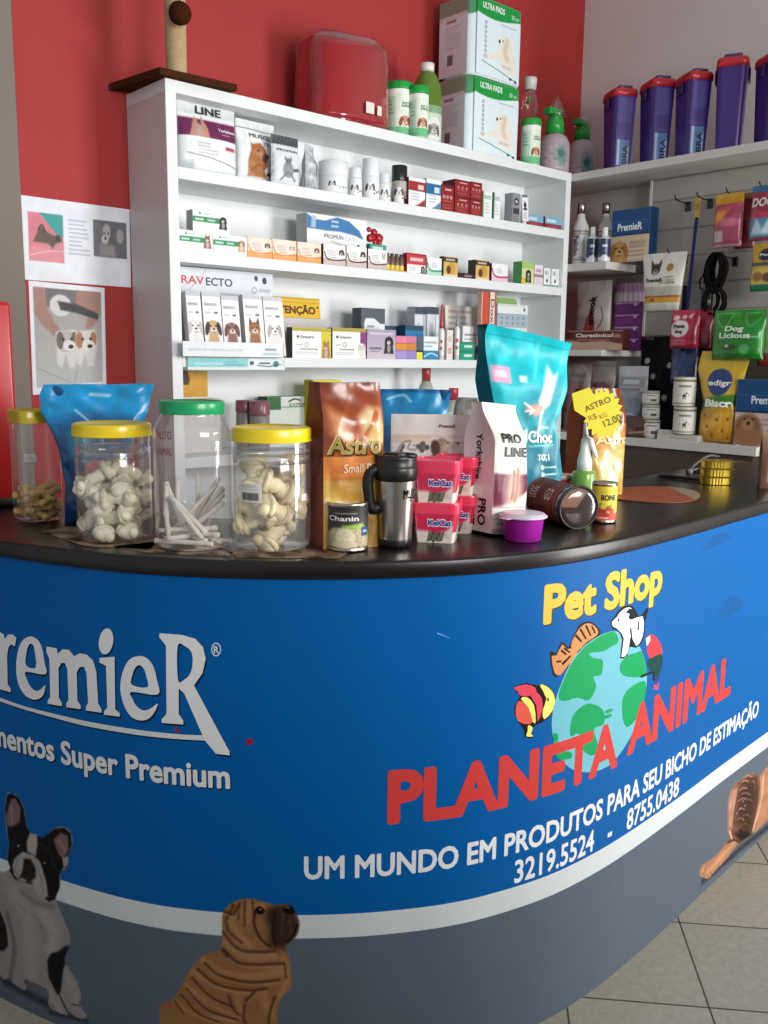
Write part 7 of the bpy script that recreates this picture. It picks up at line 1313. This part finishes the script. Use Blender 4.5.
# lower corner shelf
def rbag(name, label, cat, px0, px1, ytop, X, z, d, base, paint, texts=(), side=None, mat=M_FILM, hang=None, flat=True, group=None, **k):
    a, b = ry(px0, X, z), ry(px1, X, z); c = (a+b)/2; h = solve_y(ytop, c)[2]-z; k.setdefault('wr', .004)
    mb, _ = bag(a[1]-b[1], d, h, base, paint, texts, side, flat=flat, **k)
    return tag(mb.build(name, mat, None, c, RW+k.get('rot', 0)), label, cat, group)
rbag('treat_pouch', 'frosted white pouch with red print and vertical lettering on the lower corner shelf', 'food bag', 575, 609, 281, 2.42, ZB, .06, 'b8aca8', lambda A: (A.grad(0, .5, 'a89490', 'b8aeaa'), A.poly([(.25, 0), (.6, 0), (.65, .4), (.55, .6), (.4, .45)], '8e3430', 4), A.stroke([(.42, .1), (.5, .5)], .05, 'a85448'), A.stroke([(.72, .3), (.85, .45), (.8, .62)], .015, '4a4244'), A.noise(.12, 14, 3)), [('smook', .44, .62, .36, .78, '1c1718', .04, {'vert': 1})], 'a09692', seed=4, wr=.003)
m = 0
for k, nm in enumerate(('bottom', 'second', 'third', 'top')):
    a, w, h = rspan(613, 637, 302.5, 2.44, ZB); hs = h/4; c = '6c2a70'
    tag(carton(w, .07, hs-.0015, c, lambda A: (A.rect(0, .88, 1, 1, 'c8a8c8'), A.rect(.78, .7, .9, .9, 'd8c0d8'), A.rect(.1, .2, .7, .7, '7a3480', .7)), [], '4c1c50', '8a5c8c', .003).build('purple_box', M_PAPER, None, a+np.array([0, 0, k*hs]), RW), 'flat purple box, %s of a pile of four on the lower corner shelf' % nm, 'box', 'pile of four purple boxes')
a, w, h = rspan(609, 641, 284, 2.43, ZB+h+.001); m = MB(); n = 40
P = np.array([[(w/2*(1.0 if q < .3 else 1.0-.25*(q-.3))*math.cos(t)+w/2, .045+.04*math.sin(t), h*q) for t in np.linspace(0, 2*PI, n, endpoint=False)] for q in np.linspace(0, 1, 8)]); m.grid(P, np.array([[hx('8a6484' if j > 3 else 'b8a4b0')*(1+.15*math.sin(i*3.0)) for i in range(n)] for j in range(8)]), True, True); m.add(P[-1], [tuple(range(n))], '7a5070')
tag(m.build('treat_pack', M_FOIL, None, a, RW), 'mauve shrink-wrapped round pack resting on the purple boxes', 'pack')
rbox('soap_carton', 'long maroon and cream carton lying at the front of the lower corner shelf', 'box', 565.5, 622, 331, 2.25, ZB, .06, 'b89c86', lambda A: (A.rect(0, .55, 1, 1, '5a1f22'), A.poly([(0, .55), (.3, .40), (.65, .48), (1, .30), (1, .6), (0, .6)], '6a2628', 2), A.rect(.86, .62, .96, .8, 'c88a80', .8), A.rect(0, .95, 1, 1, 'a87c70'), A.rect(.2, .50, .78, .56, 'b89088', .7)), [('Cloresimicol', .18, .84, .66, .86, 'ecd8cc', .03)], '4a1a1c')
# lower long shelf
rbag('treat_pouch', 'clear pouch with pink print at the corner end of the long lower shelf', 'food bag', 563, 589, 364, 2.38, ZL, .06, 'a89a98', lambda A: (A.rect(0, .75, 1, .95, 'b4aaa8'), A.poly([(.2, .3), (.8, .3), (.9, .7), (.2, .75)], 'b08a8c', 6), A.rect(.2, .8, .8, .86, '8a8080', .6), A.noise(.15, 14, 2)), [], '9a908e', M_FOIL, seed=2); rbag('treat_pouch', 'grey pouch with a dark red oval beside the pink printed pouch', 'food bag', 589.5, 613, 361, 2.38, ZL, .06, '7c7270', lambda A: (A.rect(0, .72, 1, .92, '988e8c'), A.ell(.5, .62, .16, .08, '6a2a30'), A.rect(.15, .2, .85, .45, '8a7c78'), A.noise(.15, 14, 5)), [], '6a605e', M_FOIL, seed=5)
rbag('treat_pouch', 'silver pouch standing behind the grey and brown packets', 'food bag', 616, 645, 366, 2.36, ZL, .05, 'a4a6aa', lambda A: (A.rect(0, .86, 1, 1, 'b4b6ba'), A.rect(.1, .70, .9, .84, '8a8e94'), A.rect(.2, .74, .75, .80, 'd0d2d4', .8), A.rect(.1, .5, .8, .68, '7a7c78'), A.ell(.3, .56, .06, .05, 'c8b898'), A.ell(.6, .57, .06, .05, 'c8b898'), A.noise(.12, 14, 7)), [], '8a8c90', M_FOIL, seed=7)
rbag('treat_pouch', 'blue grey pouch in front of the silver pouch', 'food bag', 614, 640, 391, 2.29, ZL, .04, '7a828c', lambda A: (A.rect(0, .85, 1, 1, '8c929a'), A.stroke([(.3, .3), (.6, .5), (.85, .46)], .04, 'b8bec6', .8), A.noise(.12, 12, 3)), [], '666c74', M_FOIL, seed=8)
a, b = ry(622, 2.235, ZL), ry(646, 2.235, ZL); mb, _ = bag(a[1]-b[1], .05, solve_y(415, a)[2]-ZL, '4a302a', lambda A: (A.noise(.3, 14, 2), A.ell(.4, .3, .2, .12, '8a4038', 0, .5), A.stroke([(.4, .2), (.95, .3)], .08, 'c8b4a8', .6)), [], '3a2420', flat=True, wr=.006, seed=3)
tag(mb.build('treat_packet', M_FOIL, None, (a+b)/2, RW), 'dark brown packet lying in front of the pouches beside the white cans', 'food bag')
def canb(y0, y1, dogp):
    def f(t, r, q, a):
        h0, h1 = 0, q(y0)-q(y1)
        m = MB(); m.lathe([(0, .001), (r*.96, .001), (r, .003), (r, h1-.004), (r*1.02, h1-.002), (r*.97, h1), (0, h1-.003)], 'a8a49e', 28)
        cyl_label(m, r*1.006, h1-.010, .005, 'cfccc4', lambda A: (A.rect(0, .86, 1, .95, '6a6a4c'), A.rect(.36, .66, .66, .74, '5a5a5c', .8), (A.ell(.50, .36, .06, .05, '1c1c1e'), A.ell(.535, .43, .03, .03, '1c1c1e'), A.stroke([(.48, .36), (.48, .25)], .02, '1c1c1e'), A.stroke([(.53, .36), (.53, .25)], .02, '1c1c1e'), A.ell(.4, .38, .02, .02, '5a5a5c'), A.ell(.6, .38, .02, .02, '5a5a5c')) if dogp else (A.rect(.5, .2, .68, .4, '3a3a3c'), A.lines(.3, .5, .2, .5, 3, '8a8a8c', .7)), A.rect(0, .04, 1, .10, '8a8a6c')), (), .003, a, sweep=PI*1.2); m.build('tin', M_PAPER, t)
    return f
def canstack(px, pxw, X, ys, dogp, grp, names):
    z = ZL
    for (y0, y1), nm in zip(ys, names):
        c = ry(px, X, z); k = kk(c); base = c-np.array([k*pxw/2*.7, k*pxw/2*.7, 0]); z1 = solve_y(y0, base)[2]; h = z1-z; r = k*pxw/2; t = thing('milk_can', nm, 'can', (c[0], c[1], z), 0, grp)
        fn = canb(0, 0, dogp); fn(t, r, lambda y, h=h: h if y == 0 else 0, cam_a(c)) if False else None
        m = MB(); m.lathe([(0, .001), (r*.96, .001), (r, .003), (r, h-.004), (r*1.02, h-.002), (r*.97, h), (0, h-.003)], 'a8a49e', 28)
        def pt(A):
            A.rect(0, .86, 1, .95, '6a6a4c'); A.rect(.36, .66, .66, .74, '5a5a5c', .8); A.rect(0, .04, 1, .10, '8a8a6c')
            if dogp: A.ell(.50, .36, .07, .05, '1c1c1e'); A.ell(.545, .44, .035, .035, '1c1c1e'); A.stroke([(.48, .36), (.475, .24)], .025, '1c1c1e'); A.stroke([(.525, .36), (.53, .24)], .025, '1c1c1e'); A.ell(.40, .38, .025, .025, '5a5a5c'); A.ell(.6, .38, .025, .025, '5a5a5c')
            else: A.rect(.5, .2, .68, .4, '3a3a3c'); A.lines(.3, .5, .2, .5, 3, '8a8a8c', .7)
        cyl_label(m, r*1.006, h-.010, .005, 'cfccc4', pt, (), .003, cam_a(c), sweep=PI*1.2); m.build('tin', M_PAPER, t); z = z1+.001
canstack(650.5, 17, 2.27, ((420, 0), (405, 0), (391, 0)), False, 'stack of three small white cans', ('small white can at the bottom of the stack of three', 'small white can in the middle of the stack of three', 'small white can on top of the stack of three'))
rbox('flat_carton', 'flat white carton lying under the cans with dog pictures', 'box', 657, 697, 433, 2.235, ZL, .06, 'c9c5be', lambda A: A.rect(.3, .3, .8, .5, '9a968e', .6), [], 'b0aca6')
zc0 = ZL; a, w, h = rspan(657, 697, 433, 2.235, ZL); ZL_keep = ZL; ZL = ZL+h+.001
canstack(683.5, 21.5, 2.272, ((407, 0), (377, 0)), True, 'two cans with dog pictures', ('lower of two white cans with a black dog picture', 'upper of two white cans with a black dog picture')); ZL = ZL_keep
a, w, h = rspan(658, 674, 429.5, 2.245, zc0+h+.001); tag(carton(w, .03, h, 'cfcbc4', lambda A: A.rect(.2, .3, .8, .6, '8a8680', .6), [], 'b4b0aa').build('flat_carton', M_PAPER, None, a, RW), 'tiny white carton between the three-can stack and the dog cans', 'box')
# biscuit bag, boxed food
def p_bis(A):
    A.grad(0, .5, 'b88a20', 'c89a24'); A.grad(.5, 1, 'cda828', 'd2b030'); A.ell(.52, .66, .155, .15, '1c3c74', 0, .1); A.poly([(.40, .53), (.48, .58), (.55, .52), (.6, .59), (.68, .55), (.62, .62), (.45, .62)], '1c3c74', 2); A.poly([(0, .34), (.4, .40), (1, .42), (1, .54), (.5, .52), (0, .46)], '3f7a24', 3)
    for q, c in (((.3, .18), 'd8a038'), ((.55, .26), 'dcaa44'), ((.72, .14), 'd09830'), ((.45, .08), 'c88c28'), ((.2, .3), 'c89030'), ((.82, .27), 'd4a03c'), ((.85, .06), 'c48a2a')): A.ell(*q, .10, .08, c, .5, .35); A.ell(q[0], q[1], .02, .02, '8a5c18')
    A.noise(.06, 20, 3)
l, r_ = outline((0, .10, .86), (.3, .12, .90), (.45, .16, .86), (.62, .08, .93), (.8, -.02, 1.0), (.92, .02, 1.06), (1, .06, 1.02))
rbag('biscuit_bag', 'yellow dog biscuit bag with a blue badge standing on the long lower shelf', 'food bag', 694, 741, 351, 2.30, ZL, .07, 'cda828', p_bis, [('edigr', .26, .80, .63, .69, 'e8ecf0', .03), ('Biscr', .16, .92, .40, .48, 'eef0e4', .05)], 'a88820', M_FOIL, left=l, right=r_, seed=6, v_top=.5)
rbox('pet_food_box', 'blue topped box with a long-haired brown dog right of the yellow biscuit bag', 'box', 733, 778, 379, 2.27, ZL, .09, 'cbb8ac', p_prem(False), [('PremieR', .34, 1.0, .64, .76, 'dce4ec', .03)], '0e3a64', '1a4a70')
a = ry(712, 2.232, ZL); tag(MB().box(0, .12, -.008, .02, 0, .003, 'b8bcc8').box(.03, .10, -.007, .015, .003, .0045, '3a3c40').build('printed_leaflet', M_PAPER, None, a, RW), 'thin leaflet lying on the shelf edge in front of the yellow biscuit bag', 'paper')
# black bag with white spots, blue toy
def p_dots(A):
    A.rect(0, 0, 1, 1, '1c1b1e'); A.noise(.4, 8, 2)
    for q in ((.14, .78), (.52, .74), (.88, .80), (.30, .62), (.70, .58), (.12, .46), (.9, .5), (.5, .40), (.3, .26), (.72, .24)): A.ell(*q, .034, .032, 'b4b2b4', 0, .3)
rbag('pet_carrier_bag', 'black bag with white spots at the back of the long lower shelf', 'bag', 637, 700, 340, 2.47, ZL, .10, '1c1b1e', p_dots, [], '141316', M_CLOTH, seed=5, v_top=.6, wr=.008, flat=True)
rbag('chew_toy_pack', 'dark blue pack hanging in front of the spotted black bag', 'pack', 670, 696, 334, 2.36, ry(680, 2.36, 1.5)[2]*0+1.40, .04, '1c2c5c', lambda A: (A.noise(.35, 9, 4), A.stroke([(.3, .2), (.6, .7)], .05, '2c4890', .8), A.ell(.8, .8, .06, .05, 'c8ccd8')), [], '141f44', M_FOIL, seed=2)
# ------------------------------------------------------------------ hooks and hanging goods
XS = 2.47
def hook(px, py, label, out=.13):
    c = on(px, py, 0, XS); t = thing('display_hook', label, 'hook', (XS, c[1], c[2]), 0)
    MB().box(-.010, -.0005, -.013, .013, -.038, .006, '17171a', .0015, 1).build('plate', M_BLACK, t); MB().tube([(-.008, 0, -.004), (-out*.7, 0, -.002), (-out*.9, 0, .004), (-out, 0, .02)], .0032, '17171a', 8).build('prong', M_BLACK, t); return c
hook(689, 203, 'black wall hook, first on the upper row of the slatted panel'); hook(711, 200, 'black wall hook, second on the upper row of the slatted panel'); hook(740, 196, 'black wall hook behind the pink and yellow treat bag'); hook(773, 190, 'black wall hook holding the pink and blue treat bag'); hook(736, 258, 'black wall hook holding the coiled black leads'); hook(686, 256, 'black wall hook holding the white cookie pouch', .17)
def hang(name, label, cat, px0, px1, ytop, ybot, X, d, base, paint, texts=(), side=None, mat=M_FOIL, **k):
    z = solve_y(ybot, ry((px0+px1)/2, X, 1.7))[2]; return rbag(name, label, cat, px0, px1, ytop, X, z, d, base, paint, texts, side, mat, **k)
l, r_ = outline((0, .12, .88), (.5, .06, .94), (1, 0, 1))
hang('treat_pouch', 'white cookie pouch with a black dog face hanging below the hooks', 'food bag', 640, 684, 253, 311, 2.33, .05, 'd8d4cc', lambda A: (A.rect(0, 0, 1, .36, 'cfcac2'), A.rect(0, .14, 1, .24, 'c8902c'), A.rect(0, .235, 1, .26, '7a3a24'), A.rect(0, .26, 1, .42, 'a8a294', .7), A.ell(.34, .72, .10, .10, '33302e'), A.poly([(.22, .76), (.30, .80), (.22, .90)], '33302e'), A.poly([(.46, .76), (.38, .80), (.46, .90)], '33302e'), A.ell(.34, .67, .05, .05, 'a8a49e'), A.ell(.34, .69, .02, .02, '1a1818'), A.ell(.68, .74, .07, .07, '9a7444', 0, .3), A.ell(.3, .19, .05, .03, '8a4a20'), A.lines(.55, .85, .5, .6, 2, '6a6660', .6)), [('PremieR', .12, .56, .50, .57, '2c2826', .03), ('cookie', .50, .86, .46, .52, '6a6660', .0)], 'c8c4bc', M_FILM, left=l, right=r_, seed=4)
c = on(698, 199, 0, XS-.10); t = thing('dog_lead', 'long blue lead with a yellow card tag hanging on the upper row', 'lead', c, RW)
k = kk(c); m = MB(); m.box(-.012, .012, -.001, .001, -.085, .008, 'c0982c'); m.box(-.009, .009, -.0016, .0012, -.05, -.02, '9a7c3a'); m.build('card_tag', M_PAPER, t)
e = solve_x(686, (XS-.10, c[1], solve_y(318, c)[2]), (0, -1, 0)); dx, dz = -(e[1]-c[1]), e[2]-c[2]
m = MB(); P = [(0, 0, -.08), (dx*.35, .004, dz*.35), (dx*.7, .004, dz*.7), (dx, 0, dz)]; m.tube(catmull(np.array(P), 5), .0075, '26305e', 8); m.tube([(dx*.7-.02, 0, dz*.72), (dx*.9-.02, 0, dz*1.0)], .010, '16161c', 8); m.build('strap', M_CLOTH, t)
def p_pink(A): A.rect(0, .80, 1, 1, 'c89a2c'); A.grad(0, .8, '9c3a54', 'a84660'); A.poly([(0, .6), (.3, .75), (.6, .72), (.4, .52), (.05, .40)], 'c8862c', 6); A.poly([(.2, .64), (.9, .76), (.95, .84), (.25, .74)], 'c85068', 2); A.rect(.08, .10, .42, .30, 'b8a4a8'); A.ell(.65, .45, .2, .08, 'c06a84', 0, .5); A.rect(.0, 0, 1, .05, 'b88c94'); A.noise(.12, 14, 4)
hang('treat_pouch', 'pink and yellow treat bag hanging at the upper right', 'food bag', 713, 741, 193, 247, 2.35, .05, '9c3a54', p_pink, [], '702838', seed=3)
hang('treat_pouch', 'dark red treat bag hanging just behind the pink and yellow one', 'food bag', 734, 754, 193, 248, 2.42, .03, '7a2c34', lambda A: (A.noise(.2, 12, 3), A.rect(.1, .5, .9, .8, '8f3c40'), A.rect(0, .9, 1, 1, '8a6a3a')), [], '5a2028', seed=8)
hang('treat_pouch', 'pink over blue treat bag, upper of two at the right edge', 'food bag', 749, 779, 185, 240, 2.32, .05, '9a3448', lambda A: (A.rect(0, .88, 1, 1, '2c6a8c'), A.rect(0, .05, 1, .45, '4a88a4'), A.poly([(.1, .1), (.3, .42), (.5, .2), (.75, .44), (1, .1)], 'b4ccd4', 4), A.rect(0, .0, 1, .06, '8a3a44'), A.poly([(0, .45), (.4, .52), (1, .44), (1, .4), (0, .4)], 'b03a50', 3)), [('DOG', .08, .80, .62, .78, 'dcd4d4', .04)], '702838', seed=5)
hang('treat_pouch', 'yellow and green treat bag, lower of two at the right edge', 'food bag', 750, 780, 243, 291, 2.33, .05, 'b89a24', lambda A: (A.rect(0, 0, 1, .14, '1f7a4c'), A.ell(.5, .76, .16, .13, '1a2a4c'), A.rect(.05, .52, .95, .60, '2a3a5c', .8), A.rect(0, .14, 1, .46, 'c8ac54'), A.ell(.3, .3, .12, .1, '8a6224', 0, .4), A.ell(.65, .28, .12, .1, '5c4420', 0, .4)), [('Pedi', .30, .72, .73, .79, 'd8d8d8', .03)], '8a7420', seed=6)
# coiled black leads
c = on(716, 254, 0, XS-.09); t = thing('coiled_lead', 'coil of black leads hanging in loops from a hook', 'lead', c, RW); k = kk(c)
m = MB(); rr = random.Random(4)
for i in range(9):
    w, h, x0 = (8+rr.uniform(-2, 3))*k, (16+rr.uniform(-2, 3))*k, rr.uniform(-2, 4)*k; y0 = rr.uniform(-.02, .02); m.tube([(x0+w*math.sin(a), y0, -h+h*math.cos(a)) for a in np.linspace(0, 2*PI, 26)], .0085, '121113', 8, False)
m.tube([(0, 0, 0), (-10*k, .005, -14*k), (-16*k, .0, -26*k), (-14*k, -.004, -33*k), (-4*k, -.004, -36*k)], .004, '121113', 6); m.build('loops', M_CLOTH, t)
m = MB()
for i in range(6):
    w, h, x0 = (8+rr.uniform(-1, 3))*k, (12+rr.uniform(-1, 2))*k, rr.uniform(-2, 4)*k; m.tube([(x0+w*math.sin(a), rr.uniform(-.004, .004)+.01*(i-3)*.5, -34*k-h+h*math.cos(a)) for a in np.linspace(0, 2*PI, 26)], .0085, '121113', 8, False)
m.build('lower_loops', M_CLOTH, t); m = MB(); m.box(-12*k, -1*k, -.012, .012, -58*k, -32*k, '151416', .004); m.build('handle', M_BLACK, t); MB().box(-4*k, -1*k, -.014, .0, -50*k, -44*k, '8a8c90', .002).build('clip', M_METAL, t)
# bags hanging low
def p_rd(A): A.grad(0, 1, '9c1838', 'b02040'); A.ell(.40, .52, .27, .22, 'd8d0d0', 0, .1); A.ell(.22, .80, .10, .07, 'd8c0c4', 0, .3); A.ell(.5, .82, .07, .05, 'd8c0c4', 0, .3); A.poly([(.62, .84), (.8, .92), (.76, .76)], 'd8c0c4', 2); A.lines(.2, .7, .08, .26, 2, 'c88a98', .6); A.stroke([(.84, .05), (.9, .95)], .06, '7a1028', .8, .03); A.noise(.1, 12, 3)
hang('treat_pouch', 'crimson treat bag with a white oval hanging low beside the green one', 'food bag', 670, 698, 310, 349, 2.31, .06, 'a81c3c', p_rd, [('Premio', .20, .62, .54, .64, '2a1418', .04), ('dog', .28, .54, .41, .49, '2a1418', .04)], '7a1028', seed=3); hang('treat_pouch', 'second crimson treat bag tucked behind the one with the white oval', 'food bag', 690, 711, 310, 348, 2.36, .05, '8e1a34', lambda A: (A.noise(.2, 10, 5), A.stroke([(.3, .1), (.4, .9)], .08, 'b03a50', .7)), [], '6a1026', seed=9)
def p_gr(A): A.grad(0, 1, '14701c', '1a8a24'); A.noise(.15, 9, 5); A.stroke([(.06, .93), (.12, .76), (.28, .66), (.34, .82), (.38, .93), (.06, .93)], .015, '8ac88c', .8); A.stroke([(.62, .93), (.68, .74), (.78, .68), (.92, .84), (.94, .93), (.62, .93)], .015, '8ac88c', .8); A.ell(.42, .26, .14, .06, '0c3a10', 0, .4); A.ell(.36, .28, .05, .03, 'b8c8a0', 0, .4); A.ell(.70, .22, .10, .10, '5aa860', 0, .5); A.rect(.7, .44, .92, .48, 'a8d0a8', .7)
hang('treat_pouch', 'bright green treat bag with white lettering hanging above the yellow biscuit bag', 'food bag', 712, 763, 310, 360, 2.29, .08, '187e20', p_gr, [('Dog', .30, .66, .58, .68, 'dcecd8', .04), ('Licious', .20, .80, .44, .55, 'd0e4cc', .04)], '0e4a14', seed=7)
hang('treat_pouch', 'pale green treat bag hanging at the right edge', 'food bag', 757, 783, 312, 366, 2.34, .05, '9aa878', lambda A: (A.grad(0, .25, '8a2c24', '94402c'), A.grad(.25, 1, '8ca868', 'b4bc94'), A.noise(.15, 10, 4)), [], '7a8a58', seed=2)
# ------------------------------------------------------------------ purple food tubs on top of the right-hand shelving
ZP = 2.413
def food_tub(pxm, wpx, ytop, ybase, label, turn=1.0, front=True):
    base = on(pxm, ybase, 2, ZP); k = kk(base); w, d = k*wpx, k*wpx*1.35; rot = RW+turn; h = solve_y(ytop, base)[2]-ZP
    t = thing('food_storage_tub', label, 'storage tub', base, rot, 'purple food tubs'); n, nv = 72, 12; th = np.linspace(0, 2*PI, n, endpoint=False); ex = 6; q = 1/((np.abs(np.cos(th))**ex+np.abs(np.sin(th))**ex)**(1/ex)); hb = h*.87
    P = np.zeros((nv, n, 3))
    for j, v in enumerate(np.linspace(0, 1, nv)): s = 1+.22*v; P[j, :, 0] = w/2*s*q*np.cos(th); P[j, :, 1] = d/2+d/2*s*q*np.sin(th); P[j, :, 2] = hb*v
    m = MB(); m.grid(P, '38206e', True, True); m.add(P[0], [tuple(range(n))[::-1]], '2c1660')
    sf = lambda u, v, o: np.stack([(np.asarray(u)-.5)*w*.8*(1+.22*np.asarray(v)), d/2-d/2*(1+.22*np.asarray(v))-.0012-o, np.asarray(v)*hb], -1)
    A = Art(w*.8/hb, 30, 90, '3c2478')
    if front:
        A.rect(.10, .40, .84, .97, '4e4484'); A.rect(.10, .44, .84, .62, '43307a'); A.rect(.10, .02, .84, .38, '5c7aa8'); A.rect(.10, .02, .26, .38, 'b4c8dc', .8); A.rect(.70, .02, .84, .30, 'b4c8dc', .7); A.noise(.10, 9, 4); m.grid(sf(A.U/A.asp, A.V, 0), A.c, True); m.text('BRA', .42, .76, .04, .30, sf, '141838', .03, .0006, None, 0.0, 1)
    m.build('body', M_PLASTIC, t); P = []
    for s, zz, yo in ((1.22, hb-.004, 0), (1.30, hb-.004, 0), (1.30, hb+h*.055, 0), (1.22, hb+h*.085, .0), (.90, h*.965, -.06), (.84, h*.97, -.06), (.02, h*.97, -.06)): P.append(np.stack([w/2*s*q*np.cos(th), d/2+d/2*s*q*np.sin(th)+yo*d, np.full(n, zz)], -1))
    lid = MB().grid(np.array(P), 'b41f2c', True, True).build('lid', M_PLASTIC, t)
    MB().box(-w*.36, w*.36, -d*.02, d*.45, h*.955, h*1.0, '43355c', .006).build('flap', M_PLASTIC, lid)
    for sx in (-1, 1): MB().box(min(sx*w*.62, sx*w*.70), max(sx*w*.62, sx*w*.70), d*.3, d*.75, hb*.84, hb*1.0, '2c1a50', .004).build('latch', M_PLASTIC, t)
food_tub(622, 20, 85, 166.5, 'purple tub with a red lid, nearest the green spray bottles'); food_tub(659.5, 20.5, 75, 161.5, 'purple tub with a red lid, second from the spray bottles'); food_tub(696, 21, 68, 155, 'purple tub with a red lid, third from the spray bottles'); food_tub(727, 24, 53, 149.5, 'purple tub with a plain front and raised flap, fourth from the spray bottles', .45, False); food_tub(777, 21, 48, 142.5, 'purple tub with a red lid, cut by the right edge of the view')
# ------------------------------------------------------------------ light: doorway to the front right, shop window over the added low wall, pale room all round
scene.view_settings.view_transform = 'Standard'; scene.view_settings.look = 'None'; scene.view_settings.exposure = 0.0
w = bpy.data.worlds.new('room_light'); scene.world = w; w.use_nodes = True
bg = w.node_tree.nodes['Background']; bg.inputs['Color'].default_value = (0.86, 0.92, 1.0, 1); bg.inputs['Strength'].default_value = 0.50
def area(name, loc, target, sx, sy, power, col):
    l = bpy.data.lights.new(name, 'AREA'); l.shape = 'RECTANGLE'; l.size = sx; l.size_y = sy; l.energy = power; l.color = col
    o = bpy.data.objects.new(name, l); COL.objects.link(o); o.location = loc
    o.rotation_euler = (Vector(target)-Vector(loc)).to_track_quat('-Z', 'Y').to_euler(); return o
area('doorway_light', (2.35, -4.4, 1.35), (0.5, -1.2, 1.1), 1.2, 2.4, 165, (1.0, 0.99, 0.97))
area('shop_window_light', (-0.3, -5.0, 2.3), (0.2, 0, 1.7), 1.7, 1.1, 105, (1.0, 0.985, 0.96))
scene.cycles.use_denoising = True
scene.cycles.max_bounces = 10; scene.cycles.transparent_max_bounces = 24
